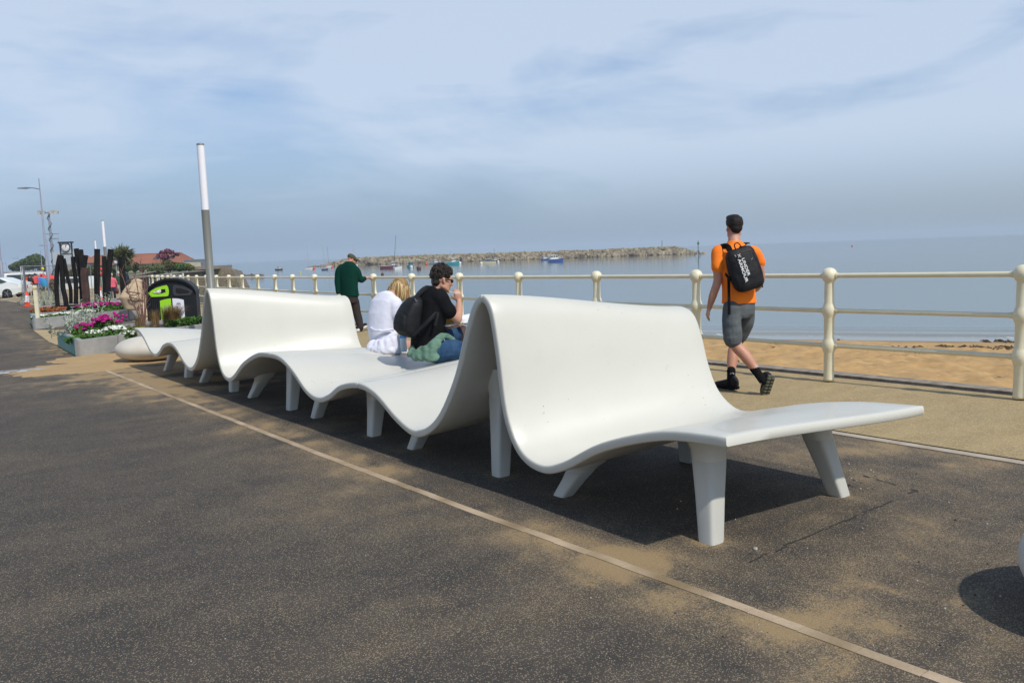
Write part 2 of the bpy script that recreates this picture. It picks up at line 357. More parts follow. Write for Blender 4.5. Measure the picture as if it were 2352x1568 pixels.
def stripx(y):
    K = [(-2, 2.86), (1.33, 2.79), (2.38, 2.76), (3.82, 2.705), (5.65, 2.665), (11.2, 2.63), (15.4, 2.62)]
    for (a, xa), (b, xb) in zip(K, K[1:]):
        if y <= b: return xa + (xb - xa) * (y - a) / (b - a)
    return 2.62
strip('paving_edge_strip', -.029, .029, -2, 15.4, CONC2, .004, seg=.24, wob=.0035, gap=.003, edge=stripx)
strip('footway_edging', 5.93, 6.02, -4, 60, CONC, .008, seg=.9, gap=.006)
strip('footway_joint', 6.02, 6.06, -4, 60, DARKJ, .001, seg=3)
strip('coping_edge', .30, .52, -4, 120, CONC3, .03, h=.3, seg=2.2, edge=railx, wob=.012, gap=.01)
strip('coping_crack', .255, .30, -4, 60, DARKJ, .0075, seg=2.0, edge=railx, wob=.012)
# old saw cut / trench line round the end of the bench
mb = MB(); rq = random.Random(3)
for (xa, ya), (xb, yb) in (((1720, 1290), (2110, 1126)), ((2112, 1128), (1985, 1092))):
    a, b = at(xa, ya), at(xb, yb); n_ = int((b - a).length / .05); dd = (b - a).normalized(); pp_ = Vector((-dd.y, dd.x, 0))
    for k in range(n_):
        if noise.noise(Vector((k * .23, xa, 0))) < -.12: continue
        q = a.lerp(b, k / n_) + pp_ * rq.uniform(-.012, .012); w_ = rq.uniform(.002, .006); z = Vector((0, 0, .004))
        mb.add([q - pp_ * w_ + z, q + dd * .052 - pp_ * w_ + z, q + dd * .052 + pp_ * w_ + z, q + pp_ * w_ + z], [(0, 1, 2, 3)])
tag(mb.build('tarmac_crack', DARKJ, smooth=False), kind='structure')
# pale slab strip with drain marks across the road on the left
GSLAB = mat('grey_slab', (.30, .29, .28), .7, (.22, .20, .17), 3, .8, .3, 60)
mb = MB(); mb2 = MB()
a0, a1 = at(-60, 860), at(205, 838); dv = (a1 - a0); nn = Vector((-dv.y, dv.x, 0)).normalized() * .16
for k in range(8):
    p = a0 + dv * (k / 8 + .004); q = a0 + dv * ((k + 1) / 8 - .004)
    mb.add([p + nn + Vector((0, 0, .006)), p - nn + Vector((0, 0, .006)), q - nn + Vector((0, 0, .006)), q + nn + Vector((0, 0, .006))], [(0, 1, 2, 3)])
tag(mb.build('slab_crossing_strip', GSLAB, smooth=False), kind='structure')
WPAINT = mat('white_road_paint', (.62, .61, .58), .7, (.4, .38, .35), 12, .6)
for (xa, xb) in [(-50, 22), (40, 62), (72, 92), (100, 120), (126, 142)]:
    p = at(xa, 859 - (xa) * .105); q = at(xb, 859 - xb * .105)
    m_ = nn * .42; z = Vector((0, 0, .010))
    mb2.add([p + m_ + z, p - m_ + z, q - m_ + z, q + m_ + z], [(0, 1, 2, 3)])
tag(mb2.build('painted_marks', WPAINT, smooth=False), kind='structure')
# tactile yellow paving beside the planters
TACT = mat('buff_tactile_paving', (.42, .31, .15), .8, (.33, .24, .12), 3, .7, 1.0, 18)
c = [at(84, 757), at(130, 757), at(142, 795), at(188, 826)]
pl = [at(76, 758), at(190, 758), at(200, 826), at(150, 800), at(112, 785)]
obj('tactile_paving', [p + Vector((0, 0, .006)) for p in pl], [(0, 1, 2, 3, 4)][::-1], TACT, smooth=False)['kind'] = 'structure'
# sea wall face below the coping
V = []; F = []
for i in range(60):
    y = -4 + i * 2.6; x = railx(y) + .5
    V += [(x, y, gz(x, y) - .02), (x + .25, y, -4.2)]
for i in range(59): F.append((2 * i, 2 * i + 1, 2 * i + 3, 2 * i + 2))
tag(obj('sea_wall', V, F, CONC3), 'weathered concrete sea wall dropping from the promenade edge to the beach', 'sea wall')

# ------------------------------------------------------------------ beach and sea
SEA_Z = -3.0
def shorex(y): return 37.6 - 0.54 * (y - 14.5) if y < 200 else -62.0
def beachz(x, y):
    sx = shorex(y); x0 = railx(y) + .5
    k = (x - x0) / max(1.0, sx - x0)
    z = -1.0 + (SEA_Z + 1.0) * (k ** .8 if k > 0 else 0)
    if k > 1: z = SEA_Z - (k - 1) * 2.5
    dm = max(0, 1 - max(0, k - .75) * 4)
    z += dm * (.10 * fbm(x, y, 1.5, 3, 4) + .09 * fbm(x, y, 3.2, 2, 8) + .10 * fbm(x, y, .35, 2, 1))
    return z
def sand_mat():
    m = mat('beach_sand', (.47, .285, .11), .9, (.34, .205, .078), 1.3, .9, 1.0, 7)
    t = m.node_tree; b = t.nodes['Principled BSDF']; L = t.links.new
    a = t.nodes.new('ShaderNodeAttribute'); a.attribute_name = 'sand'
    x = t.nodes.new('ShaderNodeMixRGB'); x.inputs[2].default_value = (.20, .135, .075, 1)
    src = b.inputs['Base Color'].links[0].from_socket; L(src, x.inputs[1]); L(a.outputs['Fac'], x.inputs[0]); L(x.outputs[0], b.inputs['Base Color'])
    return m
def wet(x, y):
    k = (shorex(y) - x) + 1.2 * fbm(x, y, .3, 2, 6); return max(0.0, min(1.0, 1 - k / 2.2))
sheet('beach', axis(8.5, 48, 9, 38, .15, 1.3, 3), axis(-8, 75, 4, 28, .15, 1.12, 2), sand_mat(), zf=beachz, attr=wet)
def water_mat():
    m = bpy.data.materials.new('sea_water'); m.use_nodes = True; t = m.node_tree; b = t.nodes['Principled BSDF']; L = t.links.new; nd = t.nodes.new
    b.inputs['Roughness'].default_value = .06; b.inputs['IOR'].default_value = 1.33; b.inputs['Specular IOR Level'].default_value = .42
    tc = nd('ShaderNodeTexCoord'); mp = nd('ShaderNodeMapping'); mp.inputs['Rotation'].default_value = (0, 0, HEAD); mp.inputs['Scale'].default_value = (.18, 1.0, 1)
    L(tc.outputs['Object'], mp.inputs[0])
    n = nd('ShaderNodeTexNoise'); n.inputs['Scale'].default_value = 1.1; n.inputs['Detail'].default_value = 5; n.inputs['Roughness'].default_value = .55; L(mp.outputs[0], n.inputs[0])
    bp = nd('ShaderNodeBump'); bp.inputs['Strength'].default_value = .30; bp.inputs['Distance'].default_value = .05; L(n.outputs['Fac'], bp.inputs['Height'])
    n3 = nd('ShaderNodeTexNoise'); n3.inputs['Scale'].default_value = .035; n3.inputs['Detail'].default_value = 4; L(mp.outputs[0], n3.inputs[0])
    sm = nd('ShaderNodeMapRange'); sm.inputs[1].default_value = .35; sm.inputs[2].default_value = .7; sm.inputs[3].default_value = .16; sm.inputs[4].default_value = .6; L(n3.outputs['Fac'], sm.inputs[0]); L(sm.outputs[0], bp.inputs['Strength'])
    L(bp.outputs[0], b.inputs['Normal'])
    a = nd('ShaderNodeAttribute'); a.attribute_name = 'sand'
    x = nd('ShaderNodeMixRGB'); x.inputs[1].default_value = (.050, .075, .068, 1); x.inputs[2].default_value = (.20, .19, .15, 1); L(a.outputs['Fac'], x.inputs[0])
    # broken foam near the shore
    a2 = nd('ShaderNodeAttribute'); a2.attribute_name = 'foam'
    n4 = nd('ShaderNodeTexNoise'); n4.inputs['Scale'].default_value = 2.2; n4.inputs['Detail'].default_value = 8; n4.inputs['Roughness'].default_value = .7
    mp2 = nd('ShaderNodeMapping'); mp2.inputs['Rotation'].default_value = (0, 0, R(-28)); mp2.inputs['Scale'].default_value = (1.6, .5, 1); L(tc.outputs['Object'], mp2.inputs[0]); L(mp2.outputs[0], n4.inputs[0])
    ad = nd('ShaderNodeMath'); ad.operation = 'ADD'; L(a2.outputs['Fac'], ad.inputs[0]); L(n4.outputs['Fac'], ad.inputs[1])
    fm = nd('ShaderNodeMapRange'); fm.inputs[1].default_value = 1.02; fm.inputs[2].default_value = 1.16; L(ad.outputs[0], fm.inputs[0])
    y = nd('ShaderNodeMixRGB'); y.inputs[2].default_value = (.75, .76, .75, 1); L(fm.outputs[0], y.inputs[0]); L(x.outputs[0], y.inputs[1]); L(y.outputs[0], b.inputs['Base Color'])
    r = nd('ShaderNodeMapRange'); r.inputs[3].default_value = .06; r.inputs[4].default_value = .7; L(fm.outputs[0], r.inputs[0]); L(r.outputs[0], b.inputs['Roughness'])
    return m
def seaz(x, y):
    d = x - shorex(y)
    z = SEA_Z
    if -2 < d < 9 and y < 60:
        z += .10 * math.exp(-((d - 2.6 - .5 * fbm(x, y, .15, 2, 3)) / .55) ** 2) + .06 * math.exp(-((d - 5.6) / .8) ** 2)
    return z
def shallow(x, y): return max(0, min(1, 1 - (x - shorex(y)) / 9.0)) if y < 190 else 0.0
sx_ = axis(-2000, 4100, 14, 48, .3, 1.22, 600); sy_ = axis(-200, 4100, 6, 46, .3, 1.2, 600)
sea = sheet('sea', sx_, sy_, water_mat(), zf=lambda x, y: seaz(x, y) if x > railx(y) else SEA_Z - .3, attr=shallow)
fa = sea.data.attributes.new('foam', 'FLOAT', 'POINT')
vals = []
for v in sea.data.vertices:
    x, y = v.co.x, v.co.y; d = x - shorex(y); q = 0.0
    if -1 < d < 7 and y < 60:
        q = .44 * math.exp(-((d - 1.9) / .5) ** 2) + .44 * math.exp(-((d - .25) / .35) ** 2) + .36 * math.exp(-((d - 3.6) / .9) ** 2)
        q += .15 * fbm(x, y, .25, 3, 12) if q > .1 else 0
    vals.append(q)
fa.data.foreach_set('value', vals)
# ------------------------------------------------------------------ the wave bench
BENCH = mat('bench_cream', (.58, .56, .485), .36, (.545, .525, .45), 2.5, .6, .06, 220, coat=.18)
def wear(m, specks=.6):
    t = m.node_tree; b = t.nodes['Principled BSDF']; L = t.links.new; nd = t.nodes.new; src = b.inputs['Base Color'].links[0].from_socket
    tc = nd('ShaderNodeTexCoord'); v = nd('ShaderNodeTexVoronoi'); v.inputs['Scale'].default_value = 16; v.feature = 'F1'; L(tc.outputs['Object'], v.inputs[0])
    mk = nd('ShaderNodeTexNoise'); mk.inputs['Scale'].default_value = 1.3; mk.inputs['Detail'].default_value = 4; L(tc.outputs['Object'], mk.inputs[0])
    th = nd('ShaderNodeMapRange'); th.inputs[1].default_value = .48; th.inputs[2].default_value = .72; th.inputs[3].default_value = .03; th.inputs[4].default_value = .12; L(mk.outputs['Fac'], th.inputs[0])
    lt = nd('ShaderNodeMath'); lt.operation = 'LESS_THAN'; L(v.outputs['Distance'], lt.inputs[0]); L(th.outputs[0], lt.inputs[1])
    ml = nd('ShaderNodeMath'); ml.operation = 'MULTIPLY'; ml.inputs[1].default_value = specks; L(lt.outputs[0], ml.inputs[0])
    x = nd('ShaderNodeMixRGB'); x.inputs[2].default_value = (.16, .14, .10, 1); L(ml.outputs[0], x.inputs[0]); L(src, x.inputs[1])
    # faint long scuffs
    mp = nd('ShaderNodeMapping'); mp.inputs['Scale'].default_value = (1.2, 7, 1.0); mp.inputs['Rotation'].default_value = (.3, .2, .1); L(tc.outputs['Object'], mp.inputs[0])
    n = nd('ShaderNodeTexNoise'); n.inputs['Scale'].default_value = 5; n.inputs['Detail'].default_value = 8; n.inputs['Roughness'].default_value = .75; L(mp.outputs[0], n.inputs[0])
    mr = nd('ShaderNodeMapRange'); mr.inputs[1].default_value = .60; mr.inputs[2].default_value = .78; mr.inputs[4].default_value = .45; L(n.outputs['Fac'], mr.inputs[0])
    y = nd('ShaderNodeMixRGB'); y.inputs[2].default_value = (.40, .36, .26, 1); L(mr.outputs[0], y.inputs[0]); L(x.outputs[0], y.inputs[1]); L(y.outputs[0], b.inputs['Base Color'])
    r = nd('ShaderNodeMapRange'); r.inputs[3].default_value = .28; r.inputs[4].default_value = .5; L(mk.outputs['Fac'], r.inputs[0]); L(r.outputs[0], b.inputs['Roughness'])
wear(BENCH)
BENCHLEG = mat('bench_leg_grey', (.52, .51, .455), .42, (.47, .46, .41), 3, .5, .05, 200)
ROAD = [(2.38, .66), (2.78, .63), (3.22, .50), (3.55, .335), (3.75, .285), (3.94, .35), (4.06, .56), (4.12, .95), (4.18, 1.20), (4.28, 1.285), (4.39, 1.22), (4.50, 1.03), (4.64, .74), (4.85, .46), (5.05, .32),
        (5.24, .28), (5.48, .35), (5.80, .50), (6.10, .545), (6.44, .49), (6.67, .39), (6.90, .335), (7.15, .38), (7.45, .54), (7.72, .635), (8.00, .655)]
SEAP = [(2.32, .57), (2.70, .55), (3.05, .50), (3.35, .43), (3.60, .385), (3.78, .49), (3.88, .68), (3.945, .90), (4.02, 1.05), (4.15, 1.10), (4.30, 1.06), (4.42, .92), (4.56, .70), (4.75, .50), (4.95, .42),
        (5.2, .42), (5.5, .51), (5.85, .60), (6.17, .63), (6.5, .59), (6.8, .53), (7.05, .49), (7.3, .47), (7.55, .465), (7.8, .47), (7.94, .48)]
TR, TS = 3.05, 4.76
ROADK = [(s * TR / 3.0, 1.52 - (1.52 - z) * TR / 3.0) for s, z in ROAD]
SEAK = [(s * TS / 4.7, 1.52 - (1.52 - z) * TS / 4.7) for s, z in SEAP]
PER = 5.69
def ext(K, dz0=0):
    out = list(K)
    for (s, z) in K[1:]: out.append((s + PER, z))
    return out
RK = ext(ROADK); SK = ext(SEAK)
# the first (nearest) sea-side end sits slightly higher than the joins further on
def cat(K, u):
    n = len(K) - 1; i = min(int(u), n - 1); f = u - i
    p0 = K[max(i - 1, 0)]; p1 = K[i]; p2 = K[i + 1]; p3 = K[min(i + 2, n)]
    return tuple(.5 * ((2 * b) + (-a + c) * f + (2 * a - 5 * b + 4 * c - d) * f * f + (-a + 3 * b - 3 * c + d) * f ** 3) for a, b, c, d in zip(p0, p1, p2, p3))
def bsurf(u, v):
    r = cat(RK, u); s = cat(SK, u); w = .45 * v + .55 * (v * v * (3 - 2 * v)) if 0 <= v <= 1 else v
    y = r[0] + (s[0] - r[0]) * w; z = r[1] + (s[1] - r[1]) * w
    x = TR + (TS - TR) * v
    return Vector((x, y, z + gz(x, y)))
def bnorm(u, v):
    e = .03; a = bsurf(max(0, u - e), v); b = bsurf(min(len(RK) - 1, u + e), v); t = b - a; t.x = 0; t.normalize()
    return Vector((0, -t.z, t.y))
bench = empty('wave_bench', (3.9, 2.4, gz(0, 2.4)), 0, 'long undulating cream white moulded bench with splayed legs along the promenade', 'bench')
TH = .052; NU = 5
SEAMS = [0, 9, 18, 25, 34, 43, 50]
for a, b in zip(SEAMS, SEAMS[1:]):
    rows = []; e = .010 / (TS - TR)
    nv = 16
    for k in range(nv + 1): rows.append((e + (1 - 2 * e) * k / nv, 0))
    rows += [(1 - e * .3, .003), (1, .010), (1, TH - .010), (1 - e * .3, TH - .003)]
    for k in range(nv, -1, -1): rows.append((e + (1 - 2 * e) * k / nv, TH))
    rows += [(e * .3, TH - .003), (0, TH - .010), (0, .010), (e * .3, .003)]
    us = [a + (b - a) * k / ((b - a) * NU) for k in range((b - a) * NU + 1)]
    us[0] += .005 / max(.05, (cat(RK, a + .1)[0] - cat(RK, a)[0]) / .1); us[-1] -= .005 / max(.05, (cat(RK, b)[0] - cat(RK, b - .1)[0]) / .1)
    us = [us[0]] + [us[0] + .02] + us[1:-1] + [us[-1] - .02] + [us[-1]]
    V = []; F = []; m = len(rows)
    for iu, u in enumerate(us):
        shrink = .004 if iu in (0, len(us) - 1) else 0
        for (v, d) in rows:
            d2 = d + (shrink if d < TH / 2 else -shrink)
            V.append(bsurf(u, v) - bnorm(u, v) * d2)
    for k in range(len(us) - 1):
        for j in range(m): F.append((k * m + j, k * m + (j + 1) % m, (k + 1) * m + (j + 1) % m, (k + 1) * m + j))
    for k, rev in ((0, False), (len(us) - 1, True)):
        for j in range(nv):
            q = (k * m + j, k * m + j + 1, k * m + (2 * nv + 4) - j, k * m + (2 * nv + 5) - j)
            F.append(q if rev else q[::-1])
        q1 = tuple(k * m + i for i in (nv, nv + 1, nv + 2, nv + 3, nv + 4, nv + 5)); q2 = tuple(k * m + i for i in (m - 1, m - 2, m - 3, m - 4, 2 * nv + 5, 0))
        F.append(q1 if rev else q1[::-1]); F.append(q2[::-1] if rev else q2)
    o = obj('seat_shell', V, F, BENCH, bench)
    md = o.modifiers.new('es', 'EDGE_SPLIT'); md.split_angle = R(50)
def zunder(s, v):
    lo, hi = 0, len(RK) - 1.0
    for _ in range(40):
        mid = (lo + hi) / 2
        if bsurf(mid, v).y < s: lo = mid
        else: hi = mid
    return bsurf(lo, v).z - TH
seam_s = [cat(RK, q)[0] for q in SEAMS[:-1]]
bases = [2.73, 3.91, 4.58, 5.76, 6.46, 7.67, 8.30, 9.47, 10.12, 11.33, 12.03, 13.12]
def leg(sb, side, st):
    """side 0 road, 1 sea"""
    tb = 3.31 if side == 0 else 4.50; tt = tb + (.13 if side == 0 else -.13)
    v = (tt - TR) / (TS - TR)
    # where the leg meets the underside of the shell
    top = Vector((tt, st, zunder(st, v) + TH * .4)); bot = Vector((tb, sb, gz(tb, sb)))
    ax = (bot - top); L = ax.length
    L0 = min(.16, L * .35)
    col = MB(); lg = None
    def ring(p, rr, k): return (p, Vector((rr, 0, 0)), Vector((0, rr * k, 0)))
    cl = [ring(top + Vector((0, 0, .0)), .125, 1), ring(top + ax * (L0 * .35 / L), .108, 1), ring(top + ax * (L0 * .7 / L), .085, 1), ring(top + ax * (L0 / L), .079, 1)]
    P0 = len(col.v)
    col.cur = 0; col.loft(cl, 24, 3.0, cap=False)
    col.cur = 1
    lw = []
    for q, rr in ((L0 / L - .002, .0725), (L0 / L + .02, .073), (.6, .062), (.97, .053), (1.0, .051)):
        lw.append(ring(top + ax * q, rr, 1))
    col.loft(lw, 32, 5.0)
    # keep the flared collar under the shell
    for i in range(24):
        p = col.v[i]; vv = (p.x - TR) / (TS - TR)
        p.z = min(zunder(p.y, min(.98, max(.02, vv))), top.z + .035) + TH * .35
    col.build('leg', [BENCH, BENCHLEG], bench)
for i, sb in enumerate(bases):
    st = sb + (.12 if i % 2 == 0 else -.12)
    for side in (0, 1): leg(sb, side, st)

# ------------------------------------------------------------------ railing
CREAM = mat('cream_gloss_paint', (.75, .685, .48), .32, (.66, .59, .40), 7, .6, .12, 90, coat=.3)
wear(CREAM, .55)
railing = empty('seafront_railing', (8.3, 3.2, 0), 0, 'cream painted three bar seafront railing with ball topped posts', 'railing')
def zr(x, y): return gz(x, y) + .02
PTS = [(8.36, 1.34)] + RAIL
for k, (x, y) in enumerate(PTS):
    z = zr(x, y); mb = MB(); far = k > 12
    n = 12 if far else 24
    mb.lathe((x, y, z), [(.0, .0), (.058, .0), (.056, .02), (.054, .1), (.054, .30), (.062, .325), (.073, .355), (.076, .388), (.073, .42), (.062, .45), (.054, .475), (.054, .69), (.062, .71), (.073, .74), (.076, .77), (.073, .80), (.062, .83), (.053, .86),
        (.050, 1.06), (.052, 1.085), (.066, 1.10), (.078, 1.13), (.081, 1.155), (.078, 1.18), (.067, 1.205), (.048, 1.225), (.024, 1.235), (.0, 1.237)], n)
    mb.build('post', CREAM, railing)
for h, rr in ((.388, .025), (.77, .025), (1.15, .026)):
    mb = MB()
    for (xa, ya), (xb, yb) in zip(PTS, PTS[1:]):
        a = Vector((xa, ya, zr(xa, ya) + h)); b = Vector((xb, yb, zr(xb, yb) + h)); d = (b - a).normalized()
        mb.tube([a + d * .06, b - d * .06], rr, 12, ends=False)
        for q in (a + d * .083, b - d * .083): mb.tube([q - d * .014, q + d * .014], rr * 1.22, 12, ends=False)
    mb.build('rail', CREAM, railing)

# ------------------------------------------------------------------ slim light columns
LGREY = mat('column_grey', (.17, .17, .15), .45, (.15, .15, .13), 4, .4)
LWHITE = mat('opal_diffuser', (.80, .78, .80), .35, (.76, .74, .76), 2, .3)
def column(x, y, ztop, label):
    z0 = gz(x, y); o = empty('light_column', (x, y, z0), 0, label, 'lamp', 'slim cylindrical light columns')
    h = ztop - z0
    MB().lathe((x, y, z0), [(.13, 0), (.13, .02), (.079, .03), (.077, h * .675)], 24).build('pole', LGREY, o)
    MB().lathe((x, y, z0), [(.071, h * .675), (.071, h - .03)], 24).build('diffuser', LWHITE, o)
    MB().lathe((x, y, z0), [(.074, h - .03), (.074, h), (.06, h + .008)], 24).build('cap', LGREY, o)
for px, D, ytop, lab in ((487, 16.6, 336, 'tallest slim grey and white light column behind the backrest of the bench'), (247, 44, 507, 'slim light column behind the black timber posts, second nearest'), (226, 72, 552, 'farthest and smallest slim light column behind the timber posts')):
    p = pt(px, 690 if D < 20 else 640, D)
    zt = pt(px - (25 if D < 20 else 8 if D < 60 else 7), ytop, D).z
    column(p.x, p.y, zt, lab)
# ------------------------------------------------------------------ leaves, stones and far-off things
def leafcloud(mb, blobs, n, size, rnd, flat=0.0, squash=1.0, elong=1.6):
    """many leaf-sized faces spread through the volume of several blobs"""
    tot = sum(r[0] * r[1] * r[2] for _, r in blobs)
    for c, r in blobs:
        k = max(3, int(n * r[0] * r[1] * r[2] / tot))
        for _ in range(k):
            while True:
                q = Vector((rnd.uniform(-1, 1), rnd.uniform(-1, 1), rnd.uniform(-1, 1)))
                if q.length <= 1: break
            L = q.length
            if L > 0: q *= (.55 + .45 * L ** .5) / max(L, .3) * min(1, L + .35)
            p = Vector(c) + Vector((q.x * r[0], q.y * r[1], q.z * r[2]))
            a = Vector((rnd.gauss(0, 1), rnd.gauss(0, 1), rnd.gauss(0, 1) * (1 - flat))).normalized()
            b = a.cross(Vector((rnd.gauss(0, 1), rnd.gauss(0, 1), rnd.gauss(0, 1)))).normalized()
            s = size * rnd.uniform(.6, 1.4)
            mb.add([p - a * s * elong * .5, p + b * s * .5, p + a * s * elong * .5, p - b * s * .5], [(0, 1, 2, 3)])
    return mb
def leafmat(name, col, col2, vs=1.2):
    m = mat(name, col, .6, col2, vs, 1.0, detail=3, spec=.25); return m
G_DARK = leafmat('dark_green_leaves', (.045, .085, .022), (.020, .042, .014), .35)
G_MID = leafmat('green_leaves', (.085, .15, .030), (.04, .085, .02), .8)
G_YEL = leafmat('yellow_green_leaves', (.19, .20, .035), (.07, .10, .025), .8)
G_BED = leafmat('bedding_green', (.075, .16, .022), (.035, .085, .015), 3)
SILV = leafmat('silver_leaves', (.50, .53, .42), (.32, .37, .27), 5)
BARK = mat('bark', (.12, .09, .07), .9, (.07, .05, .04), 6, .8, .5, 20)
STEMRED = mat('red_brown_stems', (.20, .10, .075), .8, (.12, .06, .05), 9, .7)
TAN = leafmat('tan_grass', (.24, .15, .055), (.13, .08, .03), 8)
PINKF = leafmat('magenta_petals', (.44, .010, .19), (.28, .006, .12), 9)
WHITEF = leafmat('white_petals', (.78, .77, .70), (.6, .6, .5), 9)
ROCKM = mat('breakwater_rock', (.34, .27, .17), .9, (.09, .065, .038), .25, .9, .8, 2.0)
ROCKY = mat('lichen_rock', (.24, .20, .09), .9, (.15, .12, .05), .3, .8, .8, 2.0)
STONE = None
def stone_mat(name, c1, c2, mortar, sx=1.4, sy=4.0):
    m = bpy.data.materials.new(name); m.use_nodes = True; t = m.node_tree; b = t.nodes['Principled BSDF']; L = t.links.new
    b.inputs['Roughness'].default_value = .9
    tc = t.nodes.new('ShaderNodeTexCoord'); v = t.nodes.new('ShaderNodeTexVoronoi'); v.inputs['Scale'].default_value = 2.6
    mp = t.nodes.new('ShaderNodeMapping'); mp.inputs['Scale'].default_value = (1, 1, 1.9); L(tc.outputs['Object'], mp.inputs[0]); L(mp.outputs[0], v.inputs[0])
    v2 = t.nodes.new('ShaderNodeTexVoronoi'); v2.feature = 'DISTANCE_TO_EDGE'; v2.inputs['Scale'].default_value = 2.6; L(mp.outputs[0], v2.inputs[0])
    s = t.nodes.new('ShaderNodeSeparateColor'); L(v.outputs['Color'], s.inputs[0])
    x = t.nodes.new('ShaderNodeMixRGB'); x.inputs[1].default_value = (*c1, 1); x.inputs[2].default_value = (*c2, 1); L(s.outputs[0], x.inputs[0])
    mr = t.nodes.new('ShaderNodeMapRange'); mr.inputs[1].default_value = .02; mr.inputs[2].default_value = .09; L(v2.outputs['Distance'], mr.inputs[0])
    y = t.nodes.new('ShaderNodeMixRGB'); y.inputs[1].default_value = (*mortar, 1); L(mr.outputs[0], y.inputs[0]); L(x.outputs[0], y.inputs[2])
    n = t.nodes.new('ShaderNodeTexNoise'); n.inputs['Scale'].default_value = .7; n.inputs['Detail'].default_value = 5; L(tc.outputs['Object'], n.inputs[0])
    z = t.nodes.new('ShaderNodeMixRGB'); z.blend_type = 'MULTIPLY'; z.inputs[0].default_value = .8; L(y.outputs[0], z.inputs[1]); L(n.outputs['Color'], z.inputs[2]); 
    g = t.nodes.new('ShaderNodeMixRGB'); g.blend_type = 'ADD'; g.inputs[0].default_value = .35; L(z.outputs[0], g.inputs[1]); L(y.outputs[0], g.inputs[2])
    L(g.outputs[0], b.inputs['Base Color'])
    bp = t.nodes.new('ShaderNodeBump'); bp.inputs['Strength'].default_value = .8; bp.inputs['Distance'].default_value = .05; L(mr.outputs[0], bp.inputs['Height']); L(bp.outputs[0], b.inputs['Normal'])
    return m
STONE = stone_mat('old_stone_wall', (.34, .26, .16), (.20, .155, .10), (.12, .10, .075))

def rock(mb, c, r, rnd, n=1, flat=.75):
    bm = bmesh.new(); bmesh.ops.create_icosphere(bm, subdivisions=n, radius=1)
    sd = rnd.uniform(0, 99); rot = Matrix.Rotation(rnd.uniform(0, 6.28), 3, Vector((rnd.uniform(-1, 1), rnd.uniform(-1, 1), rnd.uniform(-1, 1))).normalized())
    P = []
    for v in bm.verts:
        q = v.co.copy()
        q = Vector([math.copysign(abs(a) ** .72, a) for a in q])
        q *= 1 + .28 * noise.noise(q * 1.3 + Vector((sd, 0, 0)))
        q = rot @ Vector((q.x, q.y * .85, q.z * flat)); P.append(Vector(c) + q * r)
    bm.verts.index_update(); F = [tuple(v.index for v in f.verts) for f in bm.faces]; bm.free(); mb.add(P, F)

# ---- breakwater of armour stone
rnd = random.Random(3)
bl, br = sea_at(738, 612), sea_at(1598, 583)
ax = (br - bl); BL = ax.length; ax.normalize(); pn = Vector((-ax.y, ax.x, 0));
if pn.dot(bl) < 0: pn = -pn
mb = MB(); secs = []
K = 60
def bwh(t):  # crest height
    h = 3.7 + .5 * math.sin(t * 7) * .4
    h *= min(1, (t * BL / 16) ** .55 if t > 0 else 0) 
    h *= min(1, ((1 - t) * BL / 10) ** .6 if t < 1 else 0)
    return max(.3, h)
for k in range(K + 1):
    t = k / K; c = bl + ax * (BL * t); h = bwh(t) - .5
    secs.append((c, h))
V = []; F = []
for c, h in secs: V += [c - Vector((0, 0, 1)), c + pn * 5 + Vector((0, 0, h)), c + pn * 9 + Vector((0, 0, h)), c + pn * 15 - Vector((0, 0, 1))]
for k in range(K):
    for j in range(3): F.append((4 * k + j, 4 * k + j + 1, 4 * k + 5 + j, 4 * k + 4 + j))
mb.add(V, F)
for k in range(1250):
    t = rnd.random(); h = bwh(t); w = rnd.random() ** .9
    c = bl + ax * (BL * t) + pn * (-.8 + w * 6.2) + Vector((0, 0, -.2 + (h - .3) * min(1, w * 1.05)))
    mb.cur = 1 if w > .80 and rnd.random() < .75 and t < .93 else 0
    rock(mb, c, rnd.uniform(.7, 1.8) * (.8 if w > .8 else 1), rnd)
for k in range(500):
    t = rnd.random(); h = bwh(t); c = bl + ax * (BL * t) + pn * rnd.uniform(5, 10) + Vector((0, 0, h - .35)); mb.cur = 1 if rnd.random() < .7 else 0; rock(mb, c, rnd.uniform(.5, 1.0), rnd)
for k in range(24):
    c = bl + ax * (-rnd.uniform(0, 7)) + pn * rnd.uniform(-2, 4); mb.cur = 0; rock(mb, c + Vector((0, 0, -.1)), rnd.uniform(.4, 1), rnd)
    c = br + ax * rnd.uniform(-2, 5) + pn * rnd.uniform(-1, 5); rock(mb, c, rnd.uniform(.4, 1.1), rnd)
bw = mb.build('breakwater', [ROCKM, ROCKY], smooth=False); tag(bw, 'long low breakwater of heaped boulders out in the sea', 'breakwater')

# ---- marker posts
POSTD = mat('dark_post', (.07, .075, .065), .7); GRN = mat('green_topmark', (.03, .14, .06), .6)
def marker(px, pyb, pyt, label, base=None, top=True):
    p = base if base is not None else sea_at(px, pyb); D = (p - CAMP).dot(f_); zt = pt(px, pyt, D).z
    o = empty('marker_post', p, 0, label, 'marker post')
    MB().tube([p - Vector((0, 0, 1)), Vector((p.x, p.y, zt))], .13, 8).build('pole', POSTD, o)
    if top: MB().lathe((p.x, p.y, zt - 1.6), [(.0, 0), (.42, .1), (.42, 1.0), (0, 1.1)], 10).build('topmark', GRN, o)
    return o, p, D
o, p, D = marker(1604, 586, 553, 'green topped marker post standing in the water at the end of the breakwater')
mb = MB()
for a in (0, 2.1, 4.2): mb.tube([p + Vector((math.cos(a) * 2.2, math.sin(a) * 2.2, -.4)), p + Vector((0, 0, 2.1))], .11, 6)
mb.build('brace', POSTD, o)
q = br - ax * (BL * .083) + pn * 7 + Vector((0, 0, 4.2)); marker(0, 0, 0, 'x', base=q) if False else None
